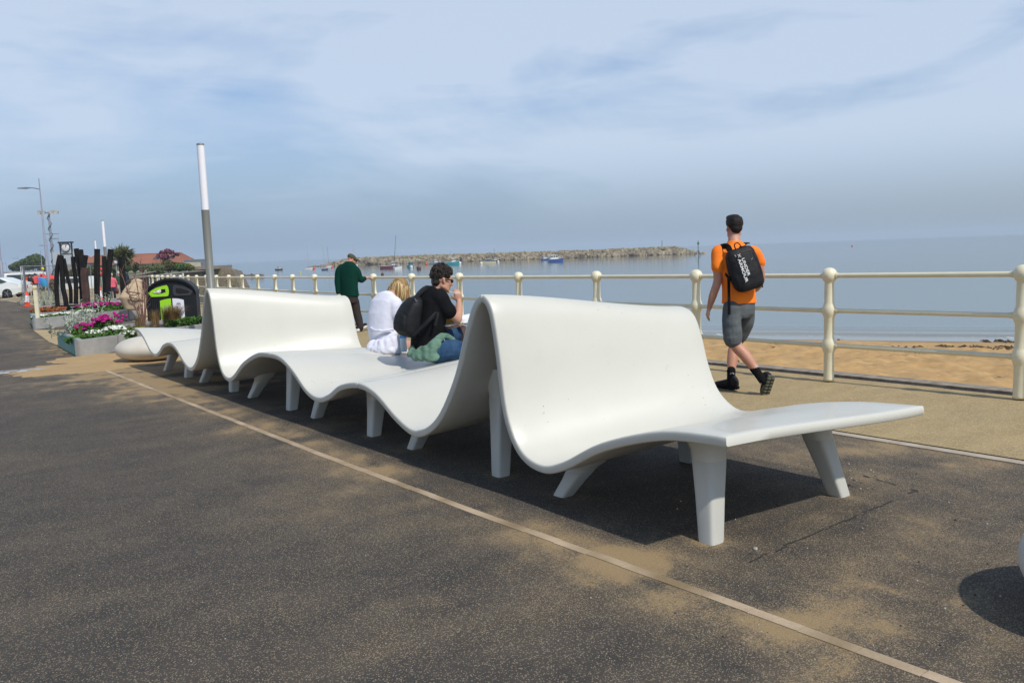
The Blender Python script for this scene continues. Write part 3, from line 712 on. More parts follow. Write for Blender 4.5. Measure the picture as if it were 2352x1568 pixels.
Dq = (q - CAMP).dot(f_); ztq = pt(1534, 552, Dq).z
o = empty('marker_post', q, 0, 'thin dark post standing on top of the breakwater near its seaward end', 'marker post')
MB().tube([q, Vector((q.x, q.y, ztq))], .13, 8).build('pole', POSTD, o)

# ---- boats
def cm(name, c, rough=.4, **k): return mat(name, c, rough, tuple(x * .85 for x in c), 2, .5, **k)
GLASSD = mat('dark_window', (.03, .035, .045), .12, (.05, .055, .06), 2, .5)
HULLS = dict(navy=cm('navy_hull', (.02, .035, .10)), white=cm('white_hull', (.72, .72, .70)), teal=cm('teal_hull', (.03, .20, .26)), turq=cm('turquoise_hull', (.03, .24, .27)), red=cm('dark_red_hull', (.16, .03, .05)),
     cream=cm('cream_hull', (.62, .56, .36)), black=cm('black_hull', (.02, .022, .03)), blue=cm('blue_hull', (.03, .08, .26)), grey=cm('blue_grey_hull', (.12, .19, .25)))
MAST = mat('mast_metal', (.35, .36, .38), .5); MASTD = mat('mast_dark', (.06, .07, .09), .6)
BUOYR = cm('red_buoy', (.62, .06, .03)); BUOYW = cm('white_buoy', (.72, .68, .62)); BUOYD = cm('brown_buoy', (.10, .04, .03)); BUOYP = cm('pink_buoy', (.60, .22, .30)); BUOYY = cm('yellow_buoy', (.6, .55, .1))
def boat(px0, px1, pyw, label, hull='white', heading=None, cabin=None, mast=None, beam=.34, free=.17, upper='white', cat_='boat', prow=1, roof=None, wheel=(.1, .45, .30)):
    """px0..px1 photo width, pyw waterline; prow=1 bow to the right in the picture"""
    a, b = sea_at(px0, pyw), sea_at(px1, pyw - (px1 - px0) * .0357); c = (a + b) / 2; L = (b - a).length
    X = (b - a).normalized() * prow
    if heading is not None:   # hull turned away from the picture plane by this angle; real length grows to fill the same width
        X = Matrix.Rotation(R(heading), 3, 'Z') @ X; L = L / max(.35, abs(math.cos(R(heading))) + beam * abs(math.sin(R(heading))))
    Y = Vector((-X.y, X.x, 0)); Z = Vector((0, 0, 1)); c = Vector((c.x, c.y, SEA_Z)) + 0 * Z
    B = L * beam / 2 * 1.0; H = L * free
    o = empty('boat', c, 0, label, cat_, 'boats moored off the beach')
    mb = MB(); n = 13; V = []; F = []
    for k in range(n):
        t = k / (n - 1); x = (-.5 + t) * L
        w = B * (.82 + .18 * math.sin(min(1, t * 2) * 1.57)) * (1 - max(0, (t - .45) / .55) ** 2.2 * .97)
        sheer = H * (1 + .55 * max(0, t - .4) ** 1.5 * 1.8); rake = max(0, t - .8) * L * .22
        for (yy, zz, rk) in ((-.88, -.25, 0), (-1, .35, .4), (-1.04, 1, 1), (-.93, 1.0, 1), (-.92, .86, 1), (.92, .86, 1), (.93, 1.0, 1), (1.04, 1, 1), (1, .35, .4), (.88, -.25, 0)):
            V.append(c + X * (x + rake * rk) + Y * (w * yy) + Z * (sheer * zz if zz > 0 else H * zz))
        if k:
            for j in range(9): F.append(((k - 1) * 10 + j, (k - 1) * 10 + j + 1, k * 10 + j + 1, k * 10 + j))
    F.append(tuple(range(10))); F.append(tuple((n - 1) * 10 + i for i in range(9, -1, -1)))
    mb.add(V, F); mb.build('hull', HULLS[hull], o, smooth=False)
    mb = MB()
    for sgn in (-1, 1):   # rubbing strake
        P = []
        for k in range(n):
            t = k / (n - 1); q = V[k * 10 + (2 if sgn < 0 else 7)]; P.append(q + Y * (.01 * sgn))
        mb.tube(P, L * .008, 6)
    mb.build('rubbing_strake', HULLS['white'] if hull != 'white' else HULLS['navy'], o)
    top = c.z + H
    if cabin:
        x0, x1, ch = cabin; cw = B * .72
        um = HULLS[upper]
        mb = MB(); p0 = c + X * (x0 * L) ; 
        lo = [(x0 * L, -cw), (x1 * L, -cw * .8), (x1 * L, cw * .8), (x0 * L, cw)]
        hi = [(x0 * L + .02 * L, -cw * .9), (x1 * L - .05 * L, -cw * .72), (x1 * L - .05 * L, cw * .72), (x0 * L + .02 * L, cw * .9)]
        V2 = [c + X * x + Y * y + Z * (H * .8) for x, y in lo] + [c + X * x + Y * y + Z * (H + ch * L) for x, y in hi]
        mb.add(V2, [(0, 3, 2, 1), (4, 5, 6, 7), (0, 1, 5, 4), (1, 2, 6, 5), (2, 3, 7, 6), (3, 0, 4, 7)])
        cb = mb.build('cabin', um, o, smooth=False)
        mb = MB(); cen = sum(V2, Vector()) / 8
        def quad(i, j, k, l, n_, g=.12):
            A, Bq, C, D_ = V2[i], V2[j], V2[k], V2[l]
            nrm = (Bq - A).cross(D_ - A).normalized(); 
            if nrm.dot((A + C) / 2 - cen) < 0: nrm = -nrm
            for m_ in range(n_):
                s0, s1 = (m_ + g) / n_, (m_ + 1 - g) / n_
                def P(s, t): lo_ = A.lerp(Bq, s); hi_ = D_.lerp(C, s); return lo_.lerp(hi_, t) + nrm * .012
                mb.add([P(s0, .5), P(s1, .5), P(s1, .87), P(s0, .87)], [(0, 1, 2, 3)])
        quad(0, 1, 5, 4, 3); quad(1, 2, 6, 5, 3); quad(2, 3, 7, 6, 3); quad(3, 0, 4, 7, 2)
        mb.build('window', GLASSD, o, smooth=False)
        MB().box(c + X * ((x0 + x1) / 2 * L - .015 * L) + Z * (H + ch * L + L * .008), ((x1 - x0) * L * .98, cw * 1.85, L * .016), axes=(X, Y, Z)).build('roof', HULLS[roof or upper], o, smooth=False)
        mb = MB()
        mb.tube([c + X * ((x0 + .05) * L) + Z * (H + ch * L), c + X * ((x0 + .05) * L) + Z * (H + ch * L + L * .12)], L * .006, 6)
        mb.build('aerial', MAST, o)
    if mast:
        for (mx, ytop, pxtop, dark) in mast:
            D = (c - CAMP).dot(f_); bp_ = c + X * (mx * L) + Z * H * .5; tp = pt(pxtop, ytop, D + (bp_ - c).dot(f_))
            MB().tube([bp_, tp], [L * .009 + .04, L * .005 + .03], 8).build('mast', MASTD if dark else MAST, o)
            mb = MB()
            mb.tube([tp, c + X * (L * .48) + Z * H], .018, 5); mb.tube([tp, c - X * (L * .46) + Z * H], .018, 5)
            if cat_ == 'sailing boat': mb.tube([bp_ + Z * L * .12, c - X * (L * .42) + Z * (H + L * .11)], L * .012, 6)
            mb.build('rigging', MAST, o)
    # deck fittings
    mb = MB()
    mb.tube([c + X * (L * .24) + Y * B * .8 + Z * H, c + X * (L * .26) + Y * B * .75 + Z * (H + L * .07), c + X * (L * .5) + Z * (H * 1.25 + L * .07), c + X * (L * .26) - Y * B * .75 + Z * (H + L * .07), c + X * (L * .24) - Y * B * .8 + Z * H], L * .004, 5)
    mb.build('pulpit_rail', MAST, o)
    return o
boat(633, 650, 620.5, 'small dark hulled boat with white cabin, farthest left on the water', 'black', 62, (-.2, .22, .20), beam=.4, free=.16)
boat(699, 718, 618, 'white sailing boat with tall thin mast, left of the breakwater', 'white', 25, (-.15, .2, .05), [(.02, 561, 704.5, 0)], cat_='sailing boat', free=.13)
boat(739, 754, 620, 'dark blue sailing boat with white deck before the left tip of the breakwater', 'navy', 50, (-.2, .2, .10), [(0, 561, 741, 0)], cat_='sailing boat', beam=.36)
boat(749, 763, 613.5, 'small white sailing boat half hidden behind the dark blue one', 'white', 30, (-.2, .2, .08), [(0, 566, 751, 1)], cat_='sailing boat')
boat(800, 822, 611, 'white sailing boat hidden behind the head of the man in green, only its mast showing', 'white', 10, (-.2, .2, .06), [(0, 560, 811, 0)], cat_='sailing boat', free=.12)
boat(873, 915, 617.5, 'long dark red and blue work boat with a tall mast', 'red', -8, (.18, .36, .22), [(.28, 541, 909, 1)], free=.15, beam=.28, prow=1)
boat(903, 925, 619, 'white motor boat in front of the tall masted work boat', 'white', 40, (-.1, .25, .20), free=.26, beam=.4)
boat(935, 953, 614, 'small teal boat with covered cabin, bow towards the shore', 'teal', 60, (-.3, .25, .26), upper='teal', beam=.44, free=.26)
boat(985, 1013, 607, 'blue grey boat with white wheelhouse, left of the turquoise one', 'grey', 5, (-.05, .25, .24), [(.1, 583, 998, 0)], beam=.3, free=.14)
boat(1019, 1055, 608.5, 'turquoise fishing boat with white wheelhouse near the breakwater', 'turq', 8, (.02, .32, .24), [(-.02, 576, 1035, 0)], free=.17)
boat(1130, 1149, 601.5, 'small dark fishing boat with thick mast beside the cream boat', 'black', 20, (-.25, .05, .2), [(-.2, 570, 1134.5, 1)], free=.22)
boat(1104, 1140, 606.5, 'cream boat with blue cabin cover near the middle of the breakwater', 'cream', 6, (-.05, .22, .15), upper='blue', roof='white', free=.14, prow=-1)
boat(1242, 1262, 598, 'small blue boat with white cabin just left of the larger blue one', 'blue', 30, (-.3, .2, .26), free=.2, beam=.36)
boat(1259, 1294, 602, 'larger blue boat with big white windowed wheelhouse', 'blue', 10, (-.38, .18, .28), free=.19, beam=.36)
def buoy(px, py, r, m, lab):
    p = sea_at(px, py); o = empty('mooring_buoy', p, 0, lab, 'buoy', 'mooring buoys')
    MB().ell(p + Vector((0, 0, r * .45)), r, n=14, m=9).build('float', m, o); MB().tube([p + Vector((0, 0, r * 1.3)), p + Vector((0, 0, r * 1.7))], r * .12, 6).build('ring', POSTD, o)
for a in [(721, 618, .55, BUOYR, 'red buoy just right of the white sailing boat'), (763, 615, .5, BUOYR, 'red buoy right of the dark blue sailing boat'), (880, 615.5, .6, BUOYR, 'red buoy beside the hull of the tall masted work boat'),
          (945, 615, .55, BUOYW, 'white buoy against the bow of the teal boat'), (962, 618, .75, BUOYD, 'dark brown buoy right of the teal boat'), (979, 608, .55, BUOYR, 'red buoy left of the blue grey boat'), (1056, 606.5, .75, BUOYW, 'white buoy at the bow of the turquoise fishing boat'),
          (1105.5, 606.5, .55, BUOYW, 'white buoy at the left end of the cream boat'), (1144.5, 602.5, .55, BUOYW, 'white buoy right of the cream boat'), (1247, 597, .6, BUOYR, 'red buoy at the bow of the small blue boat'), (1268, 599.5, .6, BUOYR, 'red buoy at the bow of the larger blue boat'),
          (1378, 590, .5, BUOYW, 'white buoy in front of the right half of the breakwater'), (1390, 587.5, .5, BUOYP, 'pink buoy in front of the right half of the breakwater'), (878.5, 631, .35, BUOYD, 'small dark float nearest the shore'), (690, 627.5, .3, BUOYY, 'small yellow float on the water at left'), (1957, 566, .55, BUOYR, 'orange buoy far out near the horizon at right')]: buoy(*a)

# ---- seaweed along the tide line and loose bits on the sand
WEED = mat('seaweed', (.055, .035, .015), .8, (.11, .075, .03), 3, .8)
rnd = random.Random(5); mb = MB()
def weed(x, y, s):
    for _ in range(int(9 * s) + 4):
        px = x + rnd.gauss(0, .22 * s); py = y + rnd.gauss(0, .35 * s); z = beachz(px, py) + .01
        a = rnd.uniform(0, 3.14); L = rnd.uniform(.05, .22) * s; d = Vector((math.cos(a), math.sin(a), 0)); w = Vector((-d.y, d.x, 0)) * rnd.uniform(.02, .06)
        h = rnd.uniform(.02, .09) * s
        mb.add([Vector((px, py, z)) - d * L, Vector((px, py, z)) + w, Vector((px, py, z)) + d * L, Vector((px, py, z)) - w, Vector((px, py, z + h))], [(0, 1, 4), (1, 2, 4), (2, 3, 4), (3, 0, 4)])
for k in range(75):
    y = rnd.uniform(3, 40); sx = shorex(y); w = rnd.choice([-5.6, -5.6, -5.2, -.5, -8.5]) + rnd.gauss(0, .4)
    if noise.noise(Vector((y * .35, w, 0))) < -.15: continue
    weed(sx + w, y, rnd.uniform(.5, 1.5))
for k in range(24): 
    y = rnd.uniform(4, 22); weed(rnd.uniform(12, 30), y, rnd.uniform(.3, .7))
tag(mb.build('seaweed', WEED, smooth=False), kind='stuff')
# ---- sand spit and weedy rocks low in the water at left
p = sea_at(570, 635); mb = MB(); rnd = random.Random(11)
for k in range(60):
    q = sea_at(rnd.uniform(535, 603), 635.5 + rnd.uniform(-.6, 1.0)); rock(mb, q + Vector((0, 0, -.15)), rnd.uniform(.5, 1.3), rnd, flat=.35)
tag(mb.build('low_rocks', mat('wet_rock', (.12, .10, .07), .7), smooth=False), kind='stuff')
# ---- small stones and grit on the tarmac
rnd = random.Random(21); mb = MB(); mb2 = MB()
for (px, py, r) in [(q[0], q[1], q[2] * .6) for q in [(2082, 1074, .012), (1735, 1262, .02), (1724, 1272, .012), (1950, 1066, .012), (1645, 1215, .009), (1628, 1222, .01), (1640, 1228, .014), (1912, 1133, .01), (2000, 1080, .01), (1888, 1195, .008), (2195, 1195, .012), (2240, 2380 / 1.742 * 1.0, .01), (2105, 1088, .01)] + \
    [(rnd.uniform(1500, 2300), rnd.uniform(1000, 1500), rnd.uniform(.004, .009)) for _ in range(90)] + [(rnd.uniform(100, 2200), rnd.uniform(950, 1560), rnd.uniform(.003, .006)) for _ in range(110)] + [(rnd.uniform(1850, 2010), rnd.uniform(1075, 1130), rnd.uniform(.005, .011)) for _ in range(22)]]:
    p = at(px, py); k = mb if rnd.random() < .65 else mb2; rock(k, p + Vector((0, 0, r * .4)), r, rnd)
tag(mb.build('dark_grit', mat('dark_chip', (.05, .042, .04), .8), smooth=False), kind='stuff')
tag(mb2.build('pale_grit', mat('pale_chip', (.45, .42, .36), .8), smooth=False), kind='stuff')
# ------------------------------------------------------------------ planters
PCON = mat('planter_concrete', (.33, .32, .30), .75, (.23, .22, .20), 4, .9, .3, 60)
PTURQ = mat('turquoise_panel', (.13, .33, .30), .5, (.11, .29, .26), 3, .6)
SOIL = mat('planter_soil', (.11, .09, .07), .95, (.06, .05, .04), 12, .9, 1.0, 30)
def planter(poly, h, label, cuts, turq=None, th=.11, soil=.07):
    """poly: near left, near right, far right, far left ground corners"""
    P = [Vector((x, y, gz(x, y))) for x, y in poly]; c = sum(P, Vector()) / 4
    o = empty('planter', (c.x, c.y, c.z), 0, label, 'planter', 'low concrete planters')
    for k in range(4):
        a, b = P[k], P[(k + 1) % 4]; d = (b - a); L = d.length; d.normalize(); nrm = Vector((-d.y, d.x, 0))
        if nrm.dot(c - a) < 0: nrm = -nrm
        n = cuts[k]; e = th if k % 2 == 1 else 0
        for j in range(n):
            s0 = e + (L - 2 * e) * j / n + .006; s1 = e + (L - 2 * e) * (j + 1) / n - .006
            m_ = MB().box(a + d * ((s0 + s1) / 2) + nrm * th / 2 + Vector((0, 0, h / 2)), (s1 - s0, th, h), axes=(d, nrm, Vector((0, 0, 1))), bev=.012)
            m_.build('wall_block', PCON, o, smooth=False)
        if turq == k:
            q = MB().box(a + d * (L / 2) - nrm * .008 + Vector((0, 0, h / 2)), (L * .96, .012, h * .96), axes=(d, nrm, Vector((0, 0, 1))))
            q.build('coloured_panel', PTURQ, o, smooth=False)
    V = [p.lerp(c, .04) + Vector((0, 0, h - soil - p.z + gz(p.x, p.y))) for p in P]
    mb = MB(); n = 14; VV = []; FF = []
    for i in range(n + 1):
        for j in range(n + 1):
            q = V[0].lerp(V[1], i / n).lerp(V[3].lerp(V[2], i / n), j / n); q.z += .03 * fbm(q.x, q.y, 2, 3, 4); VV.append(q)
    for i in range(n):
        for j in range(n): FF.append((i * (n + 1) + j, (i + 1) * (n + 1) + j, (i + 1) * (n + 1) + j + 1, i * (n + 1) + j + 1))
    mb.add(VV, FF).build('soil', SOIL, o)
    return o
H1 = .315
A1 = [(2.70, 16.6), (5.75, 18.55), (6.15, 21.55), (2.84, 19.8)]
planter(A1, H1, 'nearest low planter with turquoise end panel, magenta and white flowers', [4, 3, 4, 3], turq=3)
A2 = [(3.25, 26.4), (6.95, 28.4), (7.3, 31.3), (3.6, 30.0)]
planter(A2, H1, 'second planter with white flowers in front of the black timber posts', [4, 3, 4, 3], turq=3)
A3 = [(4.75, 37.0), (8.3, 38.5), (8.6, 41.4), (5.1, 40.2)]
planter(A3, H1, 'third planter with silvery shrubs behind the black timber posts', [3, 2, 3, 2])

rnd = random.Random(9)
def on_(p, h): return Vector((p[0], p[1], gz(p[0], p[1]) + h))
def flower_clump(px, py, h0, rx, ry, rz, m, label, nfl=60, fr=.035, stemh=.0, green=G_BED, cat_='flowers', nleaf=350, leaf=.05):
    """a low mat of leaves with flower heads; px,py photo position of the clump foot on the planter soil"""
    c = at(px, py, h0); o = empty('flowering_plant', c, 0, label, cat_, 'bedding plants in the planters')
    mb = MB(); leafcloud(mb, [(c + Vector((0, 0, rz * .45)), (rx, ry, rz * .62))], nleaf, leaf, rnd, elong=2.2)
    mb.build('foliage', green, o, smooth=False)
    mb = MB()
    for k in range(int(nfl * .7)):
        a = rnd.uniform(0, 6.28); r = rnd.random() ** .5
        q = c + Vector((math.cos(a) * rx * r, math.sin(a) * ry * r, rz * (1.05 - .45 * r * r) + stemh * rnd.uniform(.5, 1.1)))
        s = fr * rnd.uniform(.7, 1.25)
        mb.ell(q, Vector((s, 0, 0)), Vector((0, s, 0)), Vector((0, 0, s * .7)), n=7, m=5)
        for j in range(4):
            b = rnd.uniform(0, 6.28); w = q + Vector((math.cos(b) * s, math.sin(b) * s, rnd.uniform(-.3, .5) * s)); mb.ell(w, Vector((s * .5, 0, 0)), Vector((0, s * .5, 0)), Vector((0, 0, s * .4)), n=5, m=4)
    f = mb.build('flower_heads', m, o); tag(f, kind='stuff')
    if stemh:
        mb = MB()
        for k in range(14):
            a = rnd.uniform(0, 6.28); r = rnd.random() ** .5; q = c + Vector((math.cos(a) * rx * r * .8, math.sin(a) * ry * r * .8, 0)); mb.tube([q, q + Vector((0, 0, rz + stemh * .7))], .006, 4)
        mb.build('stems', G_MID, o)
    return o
# nearest planter: px, py are measured at the top of the soil
for a in [(333 * .5742, 772, .24, .20, .18, .19, PINKF, 'magenta flower clump at the left front of the nearest planter', 46, .036, .06),
          (422 * .5742, 764, .24, .27, .22, .26, PINKF, 'magenta flower clump in the middle of the nearest planter', 60, .036, .10),
          (375 * .5742, 777, .24, .20, .16, .13, WHITEF, 'white flower clump in front of the left magenta flowers', 60, .024, .02),
          (462 * .5742, 771, .24, .28, .2, .16, WHITEF, 'large white flower clump at the middle front of the nearest planter', 80, .026, .03),
          (512 * .5742, 775, .24, .14, .14, .10, WHITEF, 'small white flower clump at the right front of the nearest planter', 40, .024, .02)]:
    flower_clump(*a)
for a in [(165 * .5742, 733, .24, .26, .2, .10, WHITEF, 'white flower clump at the left front of the second planter', 60, .032, .02),
          (265 * .5742, 728, .24, .40, .22, .11, WHITEF, 'white flower clump in the middle of the second planter', 60, .034, .02),
          (340 * .5742, 722, .24, .30, .2, .11, WHITEF, 'white flower clump towards the right of the second planter', 45, .034, .02),
          (352 * .5742, 714, .24, .36, .30, .20, PINKF, 'magenta flower clump left of centre in the second planter', 60, .042, .05),
          (405 * .5742, 712, .24, .75, .32, .20, PINKF, 'wide magenta flower clump in the second planter', 110, .042, .05)]:
    flower_clump(*a)
def greens(px, py, h0, rx, ry, rz, label, m=G_BED, n=400, leaf=.05):
    c = at(px, py, h0); o = empty('leafy_plant', c, 0, label, 'plant', 'bedding plants in the planters')
    mb = MB(); leafcloud(mb, [(c + Vector((0, 0, rz * .4)), (rx, ry, rz * .6)), (c + Vector((rx * .5, ry * .3, rz * .45)), (rx * .5, ry * .5, rz * .6))], n, leaf, rnd, elong=2.4); mb.build('foliage', m, o, smooth=False)
    mb = MB()
    for k in range(6): mb.tube([c, c + Vector((rnd.uniform(-rx, rx) * .5, rnd.uniform(-ry, ry) * .5, rz * .7))], .006, 4)
    mb.build('stems', G_MID, o)
greens(335 * .5742, 783, .24, .32, .2, .09, 'dark green leafy edging at the front corner of the nearest planter')
greens(425 * .5742, 777, .24, .4, .2, .09, 'green leafy edging in the middle front of the nearest planter')
greens(540 * .5742, 768, .24, .3, .3, .13, 'yellowish green plant beside the end of the bench', G_YEL)
greens(725 * .5742, 748, .24, .30, .26, .14, 'green rounded plant low behind the bench, left one', G_BED, 500)
greens(775 * .5742, 746, .24, .36, .28, .17, 'green rounded plant low behind the bench, right one', G_BED, 500)
greens(225 * .5742, 731, .24, .5, .2, .10, 'green leafy edging at the left of the second planter')
greens(330 * .5742, 721, .24, .6, .22, .10, 'green leafy edging in the middle of the second planter')
greens(470 * .5742, 711, .24, .6, .25, .13, 'green leafy edging at the right of the second planter')
# silver leaved shrubs with upright stems
def silver(px, py, h0, ht, n, label, spread=.3):
    c = at(px, py, h0); o = empty('silver_plant', c, 0, label, 'plant', 'silver leaved plants in the planters'); mb = MB(); ms = MB()
    for k in range(n):
        q = c + Vector((rnd.gauss(0, spread * .5), rnd.gauss(0, spread * .5), 0)); t = q + Vector((rnd.gauss(0, .07), rnd.gauss(0, .07), ht * rnd.uniform(.55, 1.1)))
        ms.tube([q, q.lerp(t, .5) + Vector((rnd.gauss(0, .02), rnd.gauss(0, .02), 0)), t], [.011, .009, .006], 5)
        for j in range(13):
            s = (j + .5) / 13; p = q.lerp(t, s); a = rnd.uniform(0, 6.28); d = Vector((math.cos(a), math.sin(a), rnd.uniform(.1, .8))).normalized(); L = (.16 - .07 * s) * rnd.uniform(.7, 1.2); w = d.cross(Vector((0, 0, 1))).normalized() * L * .22
            mb.add([p, p + d * L * .5 + w, p + d * L + Vector((0, 0, -.02)), p + d * L * .5 - w], [(0, 1, 2, 3)])
        for j in range(7):
            a = j * .9; d = Vector((math.cos(a), math.sin(a), .4)); w = d.cross(Vector((0, 0, 1))).normalized() * .014; mb.add([t, t + d * .03 + w, t + d * .065, t + d * .03 - w], [(0, 1, 2, 3)])
    mb.build('leaves', SILV, o, smooth=False); ms.build('stems', SILV, o)
silver(282 * .5742, 772, .24, .42, 10, 'silver leaved plant at the left end of the nearest planter', .42)
silver(308 * .5742, 766, .24, .72, 8, 'tall silver leaved plant behind the left magenta flowers', .35)
silver(335 * .5742, 760, .24, .62, 7, 'silver leaved plant between the two magenta clumps', .3)
silver(385 * .5742, 760, .24, .74, 5, 'tall narrow silver leaved plant behind the magenta flowers', .22)
silver(405 * .5742, 712, .24, .50, 7, 'silver leaved plant in the second planter below the orange cone', .35)
silver(428 * .5742, 710, .24, .55, 5, 'silver leaved plant at the right of the second planter', .3)
for k, (px, lab) in enumerate([(150, 'left silvery shrub in the third planter'), (175, 'second silvery shrub in the third planter'), (200, 'third silvery shrub in the third planter, near the timber posts')]):
    silver(px * .5742, 700, .24, .62, 14, lab, .55)
# grasses and bare twigs
def grass_tuft(px, py, h0, ht, n, label, lean=.5, m=TAN):
    c = at(px, py, h0); o = empty('ornamental_grass', c, 0, label, 'plant', 'tawny grasses in the planters'); mb = MB()
    for k in range(n):
        a = rnd.uniform(0, 6.28); r = rnd.random() * .12; q = c + Vector((math.cos(a) * r, math.sin(a) * r, 0)); L = ht * rnd.uniform(.6, 1.15); sp = rnd.uniform(.1, 1) * lean
        d = Vector((math.cos(a) * sp + .25 * lean, math.sin(a) * sp * .7, 0)); w = Vector((-math.sin(a), math.cos(a), 0)) * .004
        P = [q, q + d * L * .25 + Vector((0, 0, L * .45)), q + d * L * .65 + Vector((0, 0, L * .8)), q + d * L * 1.1 + Vector((0, 0, L * (.95 - sp * .35)))]
        V = []
        for i, p in enumerate(P): s = (1 - i / 3.3); V += [p - w * s, p + w * s]
        mb.add(V, [(0, 1, 3, 2), (2, 3, 5, 4), (4, 5, 7, 6)])
    mb.build('blades', m, o, smooth=False); mb = MB(); mb.ell(c + Vector((0, 0, .02)), Vector((.10, 0, 0)), Vector((0, .10, 0)), Vector((0, 0, .05)), n=8, m=5); mb.build('crown', SOIL, o)
grass_tuft(675 * .5742, 748, .24, .50, 620, 'large arching tawny grass clump in front of the recycling bin', .62)
grass_tuft(700 * .5742, 746, .24, .48, 420, 'second tawny grass clump leaning right before the white bin panel', .7)
grass_tuft(618 * .5742, 752, .24, .42, 150, 'small tawny grass tuft left of the recycling bin', .25)
grass_tuft(560 * .5742, 756, .24, .42, 160, 'tawny grass tuft at the foot of the bare twigs', .3)
grass_tuft(330 * .5742, 715, .24, .35, 140, 'tawny grass tuft at the foot of the timber posts', .3)
grass_tuft(508 * .5742, 760, .24, .16, 70, 'tiny dark grass tuft by the joint of the nearest planter', .4, G_DARK)
c = at(578 * .5742, 756, .24); o = empty('bare_shrub', c, 0, 'bare red brown twiggy shrub in the nearest planter before the wrapped bundle', 'shrub')
for (dx, dz, b1) in [(-.42, 1.35, -.1), (-.20, 1.55, .05), (.02, 1.5, .12), (.12, 1.35, .1), (-.32, .95, -.02), (.05, 1.0, -.06)]:
    mb = MB(); w = r_ * dx; P = [c, c + w * .25 + r_ * b1 * .3 + Vector((0, 0, dz * .3)), c + w * .6 + r_ * b1 * .6 + Vector((0, 0, dz * .65)), c + w + Vector((0, 0, dz))]
    mb.tube(P, [.014, .012, .009, .004], 5)
    for j in range(9):
        s = rnd.uniform(.3, .98) * 3; i = min(2, int(s)); q = P[i].lerp(P[i + 1], s - i); d = r_ * rnd.uniform(-.16, .16) + Vector((0, rnd.uniform(-.08, .08), rnd.uniform(.08, .22))); mb.tube([q, q + d], [.006, .003], 4)
    mb.build('twig', STEMRED, o)
# sparse pink heads on long stems at the right of the nearest clump
c = at(450 * .5742, 770, .24); o = empty('flowering_plant', c, 0, 'a few single pink heads on long thin stems right of the magenta flowers', 'flowers', 'bedding plants in the planters')
hm, sm_ = MB(), MB()
for (px, py) in [(457, 1255), (475, 1268), (489, 1277), (492, 1265), (486, 1288), (505, 1268), (465, 1262), (470, 1290), (460, 1266)]:
    q = pt(px * .5742, (py - 4) * .5742, (c - CAMP).dot(f_)); hm.ell(q, .03, n=8, m=6); sm_.tube([c + r_ * rnd.uniform(-.05, .05), q], .005, 4)
hm.build('flower_heads', PINKF, o); sm_.build('stems', G_MID, o)

# ---- heaps of blown sand round the planter and the stone
SANDM = mat('blown_sand', (.40, .265, .12), .95, (.34, .22, .10), 5, .7, .8, 60)
def heap(px, py, rx, ry, h):
    c = at(px, py); V = []; F = []; n = 26
    for i in range(n + 1):
        for j in range(n + 1):
            x = c.x + (i / n * 2 - 1) * rx; y = c.y + (j / n * 2 - 1) * ry; d = ((i / n * 2 - 1) ** 2 + (j / n * 2 - 1) ** 2) ** .5
            e = 1 + .35 * fbm(x, y, 1.4, 3, 5); z = h * max(-.3, (1 - (d * e) ** 2)) ; z = z + .012 * fbm(x, y, 6, 2, 8) if z > 0 else -.02
            V.append((x, y, gz(x, y) + z))
    for i in range(n):
        for j in range(n): F.append((i * (n + 1) + j, (i + 1) * (n + 1) + j, (i + 1) * (n + 1) + j + 1, i * (n + 1) + j + 1))
    return V, F
mb = MB()
for a in [(262, 822, 1.0, 1.0, .05), (250, 838, 1.5, .9, .022), (210, 836, .8, .8, .02)]: mb.add(*heap(*a))
tag(mb.build('sand_heap', SANDM), kind='stuff')

# ---- smooth cream seat stones
PEB = mat('cream_stone', (.60, .555, .47), .5, (.50, .45, .37), 3, .6, .15, 120)
def pebble(c, a, b, h, yaw, label):
    o_ = MB(); n, m_ = 40, 24; V = []; F = []
    ca, sa = math.cos(yaw), math.sin(yaw)
    def P(th, ph):
        x = a * math.copysign(abs(math.cos(ph)) ** .85, math.cos(ph)) * math.cos(th); y = b * abs(math.cos(ph)) ** .85 * math.sin(th)
        z = h * (math.sin(ph) if math.sin(ph) > 0 else math.sin(ph) * .92) ; return c + Vector((x * ca - y * sa, x * sa + y * ca, z))
    V.append(P(0, -math.pi / 2))
    for k in range(1, m_):
        for i in range(n): V.append(P(2 * math.pi * i / n, -math.pi / 2 + math.pi * k / m_))
    V.append(P(0, math.pi / 2))
    for i in range(n): F.append((0, 1 + (i + 1) % n, 1 + i)); F.append((1 + (m_ - 2) * n + i, 1 + (m_ - 2) * n + (i + 1) % n, 1 + (m_ - 1) * n))
    for k in range(m_ - 2):
        for i in range(n): F.append((1 + k * n + i, 1 + k * n + (i + 1) % n, 1 + (k + 1) * n + (i + 1) % n, 1 + (k + 1) * n + i))
    o = obj('seat_stone', V, F, PEB); tag(o, label, 'stone seat', 'smooth cream stone seats'); return o
g = at(330, 836)
pebble(Vector((g.x + .16, g.y + .40, g.z + .205)), .52, .40, .215, R(-40), 'big smooth cream pebble shaped seat beyond the far end of the bench')
g = at(2500, 1440)
pebble(Vector((g.x + .02, g.y + .02, g.z + .215)) + r_ * .228, .46, .42, .225, 0, 'smooth cream pebble shaped seat cut off by the right edge of the photo')

